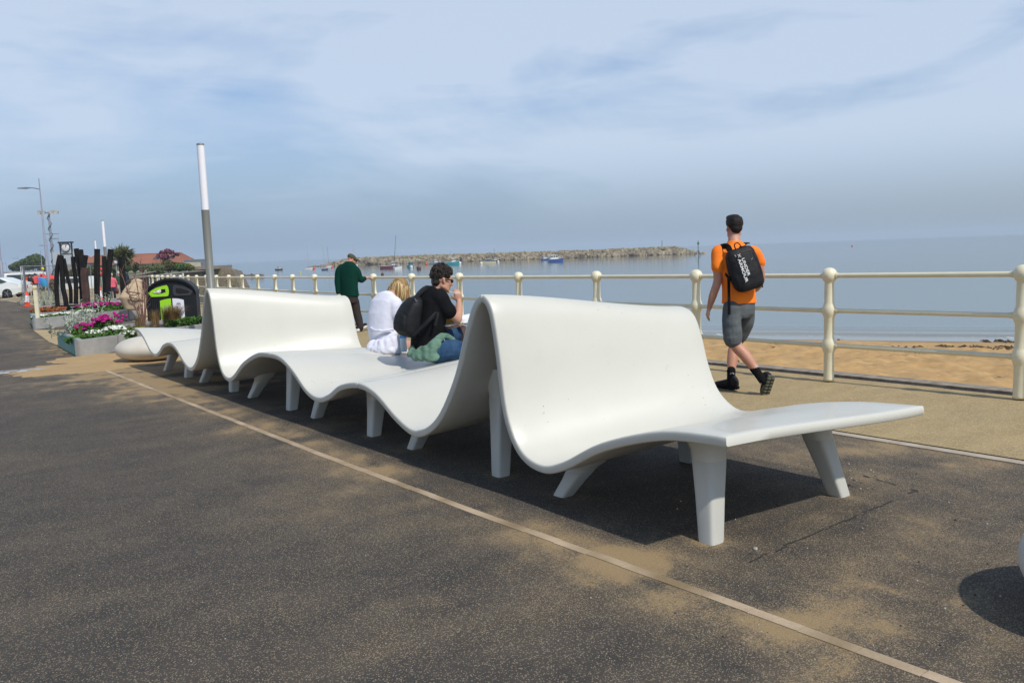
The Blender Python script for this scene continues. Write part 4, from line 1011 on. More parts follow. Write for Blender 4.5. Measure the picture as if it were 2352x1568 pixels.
# ---- twin recycling bin
BINB = mat('black_bin_plastic', (.010, .011, .013), .5, (.018, .019, .022), 5, .5, .2, 150, spec=.2)
BING = mat('lime_panel', (.30, .62, .01), .45, (.26, .55, .01), 3, .4)
BINW = mat('white_panel', (.70, .70, .74), .5, (.62, .62, .66), 3, .4)
DKH = mat('bin_opening_dark', (.004, .004, .005), .9)
PAPER = mat('white_rubbish', (.7, .68, .64), .7, (.45, .42, .4), 12, .7)
bc = pt(403, 745, 21.6); bc.z = gz(bc.x, bc.y); B = empty('recycling_bin', bc, 0, 'black twin recycling bin with lime green and white panels', 'bin')
fx = Matrix.Rotation(R(13), 3, 'Z') @ r_; fy = Vector((-fx.y, fx.x, 0)); 
if fy.dot(bc) < 0: fy = -fy
def bp(x, z, d=0.0): return bc + fx * x + Vector((0, 0, z)) + fy * d
BW = .605; BD = .30
def arch(x): return .93 + .345 * max(0, 1 - abs(x / BW) ** 2.3) ** .72
xs_ = [-BW + 2 * BW * k / 32 for k in range(33)]
def slab(zlo, zhi, d0, d1, m, name, parent=B, xr=None):
    V = []; F = []; X = xr or xs_
    for x in X: V += [bp(x, zlo(x), d0), bp(x, zhi(x), d0), bp(x, zhi(x), d1), bp(x, zlo(x), d1)]
    for k in range(len(X) - 1):
        for j in range(4): F.append((4 * k + j, 4 * k + (j + 1) % 4, 4 * k + 4 + (j + 1) % 4, 4 * k + 4 + j))
    F.append((0, 3, 2, 1)); e = 4 * (len(X) - 1); F.append((e, e + 1, e + 2, e + 3))
    return obj(name, V, F, m, parent, smooth=False)
slab(lambda x: 0.0, lambda x: .80, -BD, BD, BINB, 'body')
slab(lambda x: .80, lambda x: arch(x) - .03, -BD + .015, BD - .01, BINB, 'hood')
slab(lambda x: arch(x) - .03, lambda x: arch(x) + .025, -BD - .04, BD + .04, BINB, 'lid')
# slatted side ribs on the lower left
mb = MB()
for k in range(7): mb.box(bp(-.56 + k * .045, .40, -BD - .008), (.018, .016, .74), axes=(fx, fy, Vector((0, 0, 1))))
mb.build('ribs', BINB, B, smooth=False)
def poly_panel(pts, d, th, m, name, parent=B):
    n = len(pts); V = [bp(x, z, d) for x, z in pts] + [bp(x, z, d + th) for x, z in pts]
    F = [tuple(range(n)), tuple(range(2 * n - 1, n - 1, -1))] + [(i, i + n, (i + 1) % n + n, (i + 1) % n) for i in range(n)]
    return obj(name, V, F, m, parent, smooth=False)
# openings
gp_ = [(-.545, .945), (-.46, 1.01), (-.34, 1.075), (-.17, 1.12), (-.09, 1.13), (-.06, 1.08), (-.045, .98), (-.055, .90), (-.075, .855), (-.12, .845), (-.47, .845)]
gr = poly_panel(gp_, -BD - .012, .03, BING, 'opening_surround')
poly_panel([(-.44, .955), (-.33, .995), (-.23, 1.03), (-.13, 1.035), (-.12, .955), (-.22, .925)], -BD - .016, .006, DKH, 'opening', gr)
mb = MB(); mb.ell(bp(-.30, .965, -BD - .02), fx * .05, fy * .02, Vector((0, 0, .045)), n=12, m=8); mb.ell(bp(-.36, .955, -BD - .02), fx * .07, fy * .015, Vector((0, 0, .018)), n=12, m=8); mb.ell(bp(-.255, .985, -BD - .02), fx * .028, fy * .02, Vector((0, 0, .052)), n=12, m=8)
tag(mb.build('litter', PAPER), 'crumpled white rubbish sticking out of the green bin opening', 'litter')
gb = [(-x, z) for x, z in gp_][::-1]
br_ = poly_panel([(x * .98 + .0, z) for x, z in gb], -BD - .006, .03, mat('bin_inner_frame', (.028, .03, .034), .55), 'opening_surround')
poly_panel([(.12, .99), (.13, 1.045), (.23, 1.035), (.40, .975), (.46, .94), (.40, .90), (.20, .895), (.13, .915)], -BD - .010, .006, DKH, 'opening', br_)
def ap(x0, x1, z0, z1a, z1b):
    return [(x0, z0), (x1, z0)] + [(x1 + (x0 - x1) * k / 8, z1b + (z1a - z1b) * k / 8 + .012 * math.sin(math.pi * k / 8)) for k in range(9)]
lp = poly_panel(ap(-.285, -.012, .10, .735, .785), -BD - .008, .02, BING, 'label_panel')
wp = poly_panel(ap(.022, .295, .10, .785, .735), -BD - .008, .02, BINW, 'label_panel'); 
ICW = mat('pale_icon_line', (.62, .80, .45), .5); ICG = mat('grey_icon_line', (.22, .22, .26), .5)
mb = MB()
for (cx, cz, rx, rz) in [(-.12, .60, .022, .05), (-.09, .585, .02, .035), (-.155, .585, .02, .035), (-.19, .55, .035, .025), (-.085, .545, .03, .022), (-.225, .555, .02, .03), (-.15, .535, .045, .018)]:
    mb.tube([bp(cx + rx * math.cos(t * .524), cz + rz * math.sin(t * .524), -BD - .012) for t in range(13)], .0035, 4)
mb.build('organic_waste_icon', ICW, lp)
mb = MB(); cx, cz = .165, .52
def E_(z, a0=0, a1=12, r=.045): return [bp(cx + r * math.cos(t * .524), z + .014 * math.sin(t * .524), -BD - .012) for t in range(a0, a1 + 1)]
mb.tube(E_(cz + .13), .0032, 4); mb.tube(E_(cz + .118, r=.05), .0025, 4); mb.tube(E_(cz - .02, 6, 12), .0032, 4)
mb.tube([bp(cx - .048, cz + .115, -BD - .012), bp(cx - .048, cz - .02, -BD - .012)], .0032, 4); mb.tube([bp(cx + .048, cz + .115, -BD - .012), bp(cx + .048, cz - .02, -BD - .012)], .0032, 4)
mb.build('drinks_can_icon', ICG, wp)

# ---- cloth wrapped bundle
CLOTH = mat('beige_canvas', (.52, .39, .25), .85, (.42, .30, .19), 3, .7, .5, 25)
c0 = pt(303, 712, 25.2); gzc = gz(c0.x, c0.y)
wo = empty('wrapped_bundle', (c0.x, c0.y, gzc), 0, 'tall beige canvas wrapped bundle tied with rope between the planters', 'bundle')
mb = MB(); PXM = 25.2 / FPX
def q_(px, py, dd=0): return pt(px, py, 25.2 + dd)
L_ = [(308, 712, 19), (305, 700, 23), (303, 686, 25), (304, 672, 24), (309, 660, 18), (313, 650, 12), (314, 643, 11)]
mb.loft([(q_(x, y), Rv * (r * PXM * 1.04), f_ * (r * PXM * .8)) for x, y, r in L_], 26, 2.2)
mb.loft([(q_(x, y, -.25), Rv * (r * PXM), f_ * (r * PXM * .8)) for x, y, r in [(338, 744, 15), (335, 732, 15), (331, 718, 12), (328, 706, 8), (322, 696, 7)]], 22, 2.2)
mb.ell(q_(316, 644), Rv * .16, Uv * .05, f_ * .14, n=14, m=8)
for v in mb.v:
    v += (v - c0).normalized() * (.05 * noise.noise(v * 3.2) + .03 * math.sin(v.z * 17 + 3 * noise.noise(v * 2)))
mb.remesh('canvas_wrap', CLOTH, wo, .025, 3)
mb = MB()
for (y, x0, x1, dy) in [(668, 280, 326, 6), (688, 279, 329, 3), (677, 283, 329, 14), (722, 320, 345, 7)]:
    P = []
    for k in range(15):
        t = k / 14; P.append(q_(x0 + (x1 - x0) * t, y + dy * t, -.33 * math.sin(math.pi * t) - (.25 if y > 700 else 0)))
    mb.tube(P, .016, 6)
mb.build('rope', mat('dark_rope', (.10, .07, .05), .9), wo)
# ------------------------------------------------------------------ people
SKIN = mat('skin', (.50, .27, .18), .5, (.46, .23, .15), 9, .6, .15, 120, sub=.12)
SKIN2 = mat('ruddy_skin', (.50, .245, .16), .5, (.44, .19, .12), 9, .6, .15, 120, sub=.12)
HAIRD = mat('dark_hair', (.010, .007, .006), .55, (.022, .015, .012), 30, .8, .8, 150, spec=.25)
HAIRC = mat('curly_brown_hair', (.014, .010, .008), .5, (.05, .035, .028), 14, .9, .8, 120, spec=.3)
ORANGE = mat('orange_jersey', (.94, .215, .004), .8, (.86, .17, .003), 5, .7, .9, 9)
GREYS = mat('grey_shorts_fabric', (.105, .115, .12), .75, (.07, .077, .082), 8, .8, .9, 16, spec=.2)
BLACKF = mat('black_fabric', (.006, .006, .007), .9, (.010, .010, .011), 9, .7, .5, 18, spec=.12)
BLACKN = mat('black_nylon', (.008, .008, .009), .6, (.014, .014, .016), 14, .8, .5, 22, spec=.22)
SOLE = mat('khaki_sole', (.10, .10, .065), .8, (.06, .06, .045), 14, .7)
WHITEC = mat('white_cotton', (.70, .69, .76), .8, (.60, .60, .68), 6, .8, .8, 12)
DENIM = mat('blue_denim', (.015, .043, .095), .9, (.035, .08, .15), 12, .9, .5, 40, spec=.15)
SAGE = mat('sage_green_cloth', (.12, .215, .155), .85, (.08, .155, .105), 7, .8, 1.0, 18, stretch=(1, 1, 2.5))
FLEECE = mat('dark_green_fleece', (.002, .034, .023), .95, (.002, .027, .018), 9, .7, .6, 24, spec=.1)
BROWNT = mat('dark_brown_trousers', (.026, .016, .014), .9, (.018, .011, .010), 8, .8, .7, 16)
CAPM = mat('olive_cap', (.07, .065, .035), .85, (.05, .047, .026), 9, .7)
WPL = mat('white_plastic', (.72, .71, .68), .4)
LENS = mat('black_lens', (.006, .006, .007), .12)
BLOND = mat('blond_hair', (.36, .215, .075), .5, (.19, .10, .035), 6, 1.0, .5, 60, stretch=(6, 6, 1))
BLOND2 = mat('pale_blond_streaks', (.58, .42, .20), .45)
Zv = Vector((0, 0, 1))
def head_parts(mb, c, fwd, up, s=1.0, face=True, yaw=0):
    """c = centre of the skull; s scales a 0.235 m high head"""
    fwd = fwd.normalized(); side = fwd.cross(up).normalized(); up = side.cross(fwd).normalized(); k = s
    def P(x, y, z): return c + side * (x * k) + fwd * (y * k) + up * (z * k)
    mb.ell(P(0, -.010, .028), side * .076 * k, fwd * .094 * k, up * .088 * k, n=20, m=14)      # cranium
    mb.ell(P(0, .022, -.035), side * .062 * k, fwd * .068 * k, up * .080 * k, n=18, m=12)      # face
    mb.ell(P(0, .048, -.088), side * .034 * k, fwd * .034 * k, up * .028 * k, n=12, m=8)       # chin
    mb.tube([P(-.052, -.005, -.065), P(-.030, .045, -.088)], [.026 * k, .024 * k], 10); mb.tube([P(.052, -.005, -.065), P(.030, .045, -.088)], [.026 * k, .024 * k], 10)  # jaw
    mb.tube([P(0, .083, .005), P(0, .108, -.032)], [.009 * k, .014 * k], 8); mb.ell(P(0, .098, -.036), side * .017 * k, fwd * .014 * k, up * .010 * k, n=10, m=6)   # nose
    mb.tube([P(-.040, .072, .022), P(0, .084, .022), P(.040, .072, .022)], .012 * k, 8)        # brow
    mb.ell(P(0, .080, -.062), side * .025 * k, fwd * .012 * k, up * .009 * k, n=12, m=6); mb.ell(P(0, .078, -.073), side * .021 * k, fwd * .012 * k, up * .008 * k, n=12, m=6)  # lips
    mb.ell(P(-.038, .062, -.025), side * .024 * k, fwd * .020 * k, up * .022 * k, n=10, m=6); mb.ell(P(.038, .062, -.025), side * .024 * k, fwd * .020 * k, up * .022 * k, n=10, m=6)
    for sg in (-1, 1):                                                                          # ears
        e = P(.080 * sg, -.012, -.012)
        mb.ell(e, (side * sg * .012 - fwd * .006).normalized() * .010 * k, (fwd * .9 - side * sg * .5).normalized() * .019 * k, (up - fwd * .15).normalized() * .033 * k, n=12, m=8)
    return P
def face_bits(P, side_o, parent, k=1.0, m=None):
    mb = MB()
    for sg in (-1, 1): mb.ell(P(.030 * sg, .078, .000), .0115 * k, n=10, m=8)
    mb.build('eyes', m or mat('eye', (.35, .32, .30), .2), parent)
def curve3(pts, n):
    """smooth path through points"""
    out = []
    for i in range(len(pts) - 1):
        p0, p1, p2, p3 = pts[max(i - 1, 0)], pts[i], pts[i + 1], pts[min(i + 2, len(pts) - 1)]
        for k in range(n):
            f = k / n; out.append(.5 * ((2 * p1) + (p2 - p0) * f + (2 * p0 - 5 * p1 + 4 * p2 - p3) * f * f + (3 * p1 - p0 - 3 * p2 + p3) * f ** 3))
    return out + [pts[-1]]
def limb(mb, pts, rad, n=16, flat=1.0, ref=None):
    v4 = [Vector(p) for p in pts]; P = curve3(v4, 5); r = []
    for i in range(len(rad) - 1):
        for k in range(5): f = k / 5; f = f * f * (3 - 2 * f); r.append(rad[i] * (1 - f) + rad[i + 1] * f)
    r.append(rad[-1]); return mb.tube(P, r, n, flat=flat, ref=ref)
def hand(mb, wrist, fdir, pdir, tdir, s=1.0, curl=.5, spread=1.0):
    """fdir towards fingertips, pdir palm-facing direction, tdir towards the thumb side; lengths in metres"""
    fdir = fdir.normalized(); tdir = (tdir - fdir * tdir.dot(fdir)).normalized(); pdir = (pdir - fdir * pdir.dot(fdir) - tdir * pdir.dot(tdir)).normalized()
    k = s
    secs = []
    for q, w, t in ((-.02, .026, .021), (.01, .031, .018), (.045, .040, .016), (.085, .042, .013)): secs.append((wrist + fdir * q * k, tdir * w * k, pdir * t * k))
    mb.loft(secs, 16, 2.6)
    for i, (L, o) in enumerate(((.070, .031), (.078, .011), (.072, -.010), (.056, -.030))):
        b = wrist + fdir * (.080 - .004 * abs(i - 1)) * k + tdir * o * k; d = fdir + tdir * (o * 1.8 * spread); P = [b]; a = curl * .35
        for j, fr in enumerate((.45, .30, .25)):
            a += curl * (.45 if j else .15); dd = (d.normalized() * math.cos(a) + pdir * math.sin(a)); P.append(P[-1] + dd * L * fr * k)
        mb.tube(P, [.0092 * k, .0088 * k, .0080 * k, .0068 * k], 9)
    b = wrist + fdir * .022 * k + tdir * .028 * k
    P = [b, b + (fdir * .6 + tdir * .75 + pdir * .25).normalized() * .036 * k]; P.append(P[-1] + (fdir * .85 + tdir * .3 + pdir * .4 * (1 + curl)).normalized() * .030 * k); P.append(P[-1] + (fdir * .9 + pdir * .5 * (1 + curl)).normalized() * .024 * k)
    mb.tube(P, [.0135 * k, .0120 * k, .0105 * k, .0085 * k], 9)

# ======== walker in orange
DW = 8.62
def w(px, py, d=0.0): return pt(px, py, DW + d)
def c5(x, y, d=0.0): return w((2800 + x / 3.485) * .5742, (850 + y / 3.485) * .5742, d)   # crop coordinates used while measuring
def c2(x, y, d=0.0): return w((2750 + x / 1.9125) * .5742, (830 + y / 1.9125) * .5742, d)
ft = at(1672, 896)
OM = empty('person', (ft.x, ft.y, gz(ft.x, ft.y)), 0, 'man walking away in orange t-shirt and grey shorts with black backpack', 'person')
hd = Vector((math.sin(R(33)), math.cos(R(33)), 0)); rt = Vector((hd.y, -hd.x, 0))
mb = MB()
# torso and neck
tor = [(c5(545, 1420), .135, .095), (c5(545, 1330), .142, .10), (c5(545, 1200), .145, .105), (c5(535, 1050), .152, .105), (c5(520, 880), .168, .112), (c5(512, 700), .188, .118), (c5(505, 560), .185, .105), (c5(495, 490), .135, .085), (c5(482, 430), .070, .066), (c5(474, 330, .02), .056, .060), (c5(474, 260, .03), .055, .062)]
mb.loft([(p, rt * a, hd * b) for p, a, b in tor], 28, 2.3)
HC = c5(474, 205, .03)
hf = Matrix.Rotation(R(6), 3, 'Z') @ hd
Ph = head_parts(mb, HC, hf, Zv, 1.0)
# arms
shL = c5(255, 565, -.02); elL = c5(245, 950, -.03); wrL = c5(128, 1330, .05)
limb(mb, [shL, c5(245, 740, -.04), elL, c5(185, 1140, 0), wrL], [.062, .052, .044, .042, .027])
hand(mb, wrL, (c5(85, 1500, .08) - wrL), -rt * -1 * 1.0, hd, .98, .75)
shR = c5(760, 580, .06); elR = c5(850, 900, .12); wrR = c5(800, 1060, .34)
limb(mb, [shR, c5(825, 740, .08), elR, c5(835, 985, .22), wrR], [.060, .050, .042, .040, .026])
hand(mb, wrR, hd - Zv * .1, -rt, Zv, .98, .7)
# legs: left is the standing leg, right trails behind
hipL = c2(338, 800, -.06); hipR = c2(448, 800, .08)
limb(mb, [hipR, c2(425, 930, .16), c2(362, 1065, .24), c2(345, 1150, .21), c2(333, 1290, .16), c2(330, 1345, .16)], [.080, .070, .060, .058, .036, .040])
limb(mb, [hipL, c2(345, 930, -.06), c2(374, 1055, -.07), c2(440, 1130, -.10), c2(545, 1275, -.16), c2(575, 1330, -.20)], [.082, .078, .062, .060, .037, .038])
mb.remesh('body', SKIN2, OM, .009, 3)
# hair
mb = MB()
def hh(p): return .05 * noise.noise(p * 30)
side_h = hf.cross(Zv).normalized()
mb.ell(Ph(0, -.016, .044), side_h * .086, hf * .101, Zv * .088, n=24, m=16, dis=hh)
mb.ell(Ph(0, -.060, -.005), side_h * .066, hf * .048, Zv * .062, n=18, m=12, dis=hh)
mb.ell(Ph(0, .03, .098), side_h * .07, hf * .07, Zv * .036, n=18, m=10, dis=hh)
rn = random.Random(2)
for k in range(90):
    a = rn.uniform(0, 6.28); ph = rn.uniform(.2, 1.35); q = Ph(.082 * math.cos(a) * math.cos(ph), -.016 + .097 * math.sin(a) * math.cos(ph), .044 + .085 * math.sin(ph)); d = (q - Ph(0, -.016, .03)).normalized(); mb.tube([q - d * .01, q + d * .006 + hf * .014 * rn.uniform(-1, 1) + side_h * .01 * rn.uniform(-1, 1)], [.008, .003], 5)
mb.remesh('hair', HAIRD, OM, .006, 2)
# t-shirt
mb = MB()
sh = [(c5(545, 1262), .178, .130), (c5(545, 1200), .172, .130), (c5(535, 1050), .168, .125), (c5(522, 880), .178, .130), (c5(512, 700), .186, .128), (c5(503, 570), .190, .115), (c5(497, 490), .150, .095), (c5(488, 440), .095, .082), (c5(480, 395), .068, .072)]
def rip(p): return p
mb.loft([(p, rt * a, hd * b) for p, a, b in sh], 36, 2.4)
limb(mb, [c5(300, 540, -.01), shL + Zv * .01, c5(248, 700, -.04), c5(256, 775, -.04)], [.060, .070, .068, .070])
limb(mb, [c5(700, 540, .05), shR + Zv * .01, c5(812, 650, .07), c5(828, 700, .08)], [.060, .068, .064, .064])
for v in mb.v: v += (v - c5(520, 900)).normalized() * .006 * noise.noise(v * 9)
mb.remesh('t_shirt', ORANGE, OM, .010, 3)
# shorts
mb = MB()
mb.loft([(c5(545, 1240), rt * .155, hd * .118), (c5(545, 1330), rt * .166, hd * .125), (c2(396, 815), rt * .150, hd * .118), (c2(396, 845), rt * .11, hd * .10)], 30, 2.4)
limb(mb, [hipL + Zv * .04, c2(338, 880, -.06), c2(344, 950, -.065), c2(347, 1004, -.07)], [.092, .098, .099, .097])
limb(mb, [hipR + Zv * .04, c2(440, 870, .12), c2(415, 940, .17), c2(396, 985, .20)], [.090, .096, .090, .082])
for v in mb.v: v += (v - c2(380, 880)).normalized() * .007 * noise.noise(v * Vector((8, 8, 22)))
mb.remesh('shorts', GREYS, OM, .008, 2)
# socks and shoes
mb = MB(); limb(mb, [c2(335, 1245, .155), c2(334, 1290, .16), c2(333, 1345, .16)], [.046, .043, .046]); mb.build('sock', BLACKF, OM)
mb = MB(); limb(mb, [c2(505, 1222, -.13), c2(545, 1278, -.165), c2(580, 1325, -.20)], [.047, .043, .045]); mb.build('sock', BLACKF, OM)
WLOGO = mat('white_print', (.72, .72, .70), .6)
def sock_mark(c, dx, dy):
    m_ = MB(); V = [(-2, 1), (-1, -1.2), (.1, .5), (1, -1.2), (2.2, 1)]; m_.tube([c + Rv * (a * .009 + b * .002) - Uv * b * .007 for a, b in V], .0035, 5); m_.build('sock_logo', WLOGO, OM)
sock_mark(c2(340, 1268, .105), 0, 0); sock_mark(c2(527, 1212, -.205), 0, 0)
def shoe(heel, toe, up, m1, m2, name='shoe', wd=.05):
    f = (toe - heel); L = f.length; f = f.normalized(); s = f.cross(up).normalized(); u = s.cross(f).normalized()
    mb = MB()
    prof = [(-.02, .028, .030, .05), (.02, .036, .045, .055), (.08, .040, .050, .055), (.14, .046, .042, .045), (.20, .050, .032, .036), (.25, .044, .026, .030), (.285, .026, .018, .022)]
    mb.loft([(heel + f * (q * L / .28) + u * (z), s * w_, u * h_) for q, w_, h_, z in prof], 18, 2.5)
    mb.tube([heel + f * .02 + u * .07, heel + f * .035 + u * .10], [.046, .042], 14)
    o = mb.remesh(name, m1, OM, .007, 3)
    mb = MB(); mb.loft([(heel + f * (q * L / .28) + u * .012, s * (w_ + .004), u * .016) for q, w_, h_, z in prof], 18, 3.5)
    sl = mb.build('sole', m2, o); 
    mb = MB()
    for k in range(6):   # tread pads
        q = .0 + k * .046
        for sg in (-1, 1): mb.box(heel + f * ((q + .02) * L / .28) + s * sg * .023 - u * .006, (.040, .040, .012), axes=(f, s, u), bev=.004)
    mb.build('tread', m2, o); return o
shoe(c2(372, 1385, .12) , c2(215, 1362, .36), Zv, BLACKN, BLACKF)
hl = c2(640, 1300, -.24); to = c2(590, 1445, -.14)
shoe(hl, to, (c2(560, 1330, -.12) - (hl + to) / 2) + f_ * .12, BLACKN, SOLE)
# backpack of the walker (worn, but a thing of its own)
BPc = c5(615, 780, -.20)
BP = empty('backpack', (BPc.x, BPc.y, BPc.z - .27), 0, 'black backpack with white vertical lettering worn by the walking man', 'backpack')
# outward normal of the pack points back towards the viewer
bn = (-hd * .93 + Vector((0, 0, .10)) - rt * .0).normalized()
bu = (c5(510, 500) - c5(690, 1090)).normalized(); bu = (bu - bn * bu.dot(bn)).normalized(); bs = bu.cross(bn).normalized()
if bs.dot(Rv) < 0: bs = -bs
mb = MB()
o0 = c5(520, 500, -.15); o1 = c5(690, 1085, -.15)
def bq(t): return o0.lerp(o1, t)
secs = [(0.0, .095, .05), (.03, .125, .062), (.12, .150, .075), (.35, .163, .088), (.65, .165, .098), (.88, .150, .092), (.97, .120, .075), (1.0, .085, .05)]
mb.loft([(bq(t) + bn * (.02 + .02 * t), bs * a, bn * b) for t, a, b in secs], 32, 3.2)
for v in mb.v: v += (v - BPc).normalized() * .006 * noise.noise(v * 12)
mb.remesh('pack_body', BLACKN, BP, .009, 3)
mb = MB(); mb.loft([(bq(t) + bn * (.055 + .02 * t), bs * a * .82, bn * b) for t, a, b in [(.10, .08, .03), (.14, .115, .05), (.3, .130, .060), (.6, .135, .068), (.74, .130, .062), (.78, .10, .035)]], 28, 3.2)
mb.remesh('front_pocket', BLACKN, BP, .009, 3)
mb = MB()
mb.tube(curve3([bq(.0) + bs * -.03 + bn * .03, bq(-.10) + bs * -.025 + bn * .02, bq(-.115) + bs * .015 + bn * .02, bq(0) + bs * .035 + bn * .03], 5), .006, 6); mb.build('grab_loop', BLACKF, BP)
def strap(pts, wdt, m=BLACKF, name='strap', th=.006, wd_dir=None):
    P = curve3([Vector(p) for p in pts], 6); mb = MB(); secs = []
    for i, p in enumerate(P):
        t = (P[min(i + 1, len(P) - 1)] - P[max(i - 1, 0)]).normalized(); a = (wd_dir or Rv); a = (a - t * a.dot(t)).normalized(); secs.append((p, a * wdt, t.cross(a) * th))
    mb.loft(secs, 10, 3.5); return mb.build(name, m, BP)
strap([bq(.04) - bs * .07 + bn * -.02, c5(380, 475, -.13), c5(300, 478, -.05), c5(262, 510, .05), c5(262, 560, .12)], .030, wd_dir=Uv)
strap([bq(.04) + bs * .05 + bn * -.02, c5(600, 455, -.05), c5(635, 425, .04), c5(660, 430, .12)], .030, wd_dir=Rv)
strap([c5(335, 800, .02), c5(345, 840, -.06), c5(400, 910, -.15), c5(455, 955, -.17)], .014, wd_dir=Uv)
strap([c5(400, 905, -.155), c5(402, 1050, -.165), c5(405, 1240, -.165), c5(408, 1420, -.155)], .015, wd_dir=Rv)
strap([c5(850, 940, -.06), c5(865, 990, -.07), c5(872, 1045, -.07)], .006, wd_dir=Rv)
mb = MB(); mb.box(c5(405, 915, -.18), (.03, .012, .025), axes=(Rv, f_, Uv), bev=.003); mb.build('buckle', BLACKN, BP)
mb = MB(); mb.tube([bq(.16) + bs * .118 + bn * .118, bq(.45) + bs * .135 + bn * .118, bq(.7) + bs * .135 + bn * .13], .003, 5); mb.tube([bq(.125) - bs * .09 + bn * .105, bq(.115) + bs * .09 + bn * .105], .003, 5); mb.build('zip', mat('grey_zip', (.10, .05, .04), .5), BP)
def lettering(txt, org, xd, yd, size, m, parent, name, ext_=.0008):
    cu = bpy.data.curves.new('t', 'FONT'); cu.body = txt; cu.size = 1.0; cu.extrude = .004; cu.offset = .022; cu.space_character = 1.02
    to_ = bpy.data.objects.new('t', cu); COL.objects.link(to_); dg = bpy.context.evaluated_depsgraph_get(); me = bpy.data.meshes.new_from_object(to_.evaluated_get(dg))
    xm = max(v.co.x for v in me.vertices); nd_ = xd.cross(yd).normalized(); V = [org + xd * (v.co.x * size[0] / xm) + yd * (v.co.y * size[1] / .72) + nd_ * (v.co.z * .2) for v in me.vertices]; F = [tuple(p.vertices) for p in me.polygons]
    bpy.data.objects.remove(to_); return obj(name, V, F, m, parent, smooth=False)
# lettering runs down the pack
xd = (c5(680, 965, 0) - c5(570, 615, 0)).normalized(); xd = (xd - bn * xd.dot(bn)).normalized(); yd = bn.cross(xd).normalized()
if yd.dot(Rv) < 0: yd = -yd
def onpack(x, y): # project measured point to the pack front plane
    d_ = (c5(x, y) - CAMP).normalized(); p0 = bq(.5) + bn * .158; k = (p0 - CAMP).dot(bn) / d_.dot(bn); return CAMP + d_ * k
l1a, l1b = onpack(578, 640), onpack(668, 885)
lettering('UNDER', l1a, (l1b - l1a).normalized(), yd, ((l1b - l1a).length, .030), WLOGO, BP, 'lettering')
l2a, l2b = onpack(528, 655), onpack(640, 975)
lettering('ARMOUR', l2a, (l2b - l2a).normalized(), yd, ((l2b - l2a).length, .030), WLOGO, BP, 'lettering')
mb = MB(); lc_ = onpack(548, 602); t1 = (l1b - l1a).normalized()
mb.tube([lc_ - t1 * .014 - yd * .012, lc_ - yd * .002, lc_ + t1 * .014 - yd * .012], .0035, 5); mb.tube([lc_ - t1 * .014 + yd * .012, lc_ + yd * .002, lc_ + t1 * .014 + yd * .012], .0035, 5)
mb.tube([onpack(487, 595), onpack(490, 602)], .003, 5); mb.tube([onpack(497, 608), onpack(500, 614)], .003, 5)
mb.build('small_emblem', WLOGO, BP)
lc_ = onpack(722, 645); mb = MB(); mb.tube([lc_ - Uv * .01, lc_ + Uv * .01 + Rv * .006], .0025, 5); mb.tube([lc_ - Uv * .004 - Rv * .006, lc_ + Uv * .004 + Rv * .008], .0025, 5); mb.build('small_emblem', mat('grey_print', (.25, .25, .27), .6), BP)

# ======== seated man in black, eating
DM = 8.5
def m(x, y, d=0.0): return pt((1400 + x / 3.136) * .5742, (1000 + y / 3.136) * .5742, DM + d)
s0 = m(1000, 1340); MN = empty('person', (s0.x, s0.y, s0.z - .42), 0, 'curly haired man in black t-shirt and sunglasses sitting and eating', 'person')
fd = (Rv * .80 + f_ * .60); fd.z = 0; fd.normalize(); sr = fd.cross(Zv).normalized()      # sr: his right side, towards the viewer-right
mb = MB()
def sec(p, a, b, tilt=0.0):
    bx = (fd * math.cos(tilt) - Zv * math.sin(tilt)); return (p, sr * a, bx * b)
tor = [sec(m(985, 1330), .17, .13, 0), sec(m(985, 1250), .17, .13, -.1), sec(m(975, 1120), .155, .125, .1), sec(m(985, 960), .165, .13, .25), sec(m(1000, 800), .185, .13, .35), sec(m(1010, 680), .19, .12, .5), sec(m(1030, 580), .155, .10, .7), sec(m(1060, 520), .085, .075, .8)]
mb.loft(tor, 26, 2.3)
mb.tube([m(1050, 540), m(1090, 480), m(1130, 420)], [.070, .062, .060], 16)
hfd = (Rv * .86 + f_ * .42); hfd.z = 0; hfd = hfd.normalized() - Zv * .18; hfd.normalize(); hup = (Zv + fd * .15).normalized()
HC2 = m(1160, 375)
Pm = head_parts(mb, HC2, hfd, hup, 1.06)
shR_ = m(1130, 610, -.13); elR_ = m(1350, 870, -.05); wrR_ = m(1368, 640, .10)
limb(mb, [shR_, m(1225, 745, -.12), elR_], [.064, .054, .046]); limb(mb, [elR_, m(1365, 760, .02), wrR_], [.046, .042, .027])
hand(mb, wrR_, (m(1350, 540, .08) - wrR_), -Rv, -Rv * .8 + Uv * .2 - f_ * .3, 1.0, 1.0)
shL_ = m(1060, 600, .16); elL_ = m(1140, 900, .30); wrL_ = m(1235, 960, .05)
limb(mb, [shL_, m(1100, 760, .28), elL_], [.062, .052, .044]); limb(mb, [elL_, m(1190, 950, .20), wrL_], [.044, .040, .028]); hand(mb, wrL_, Rv + f_ * -.1, Uv, f_, 1.0, .35)
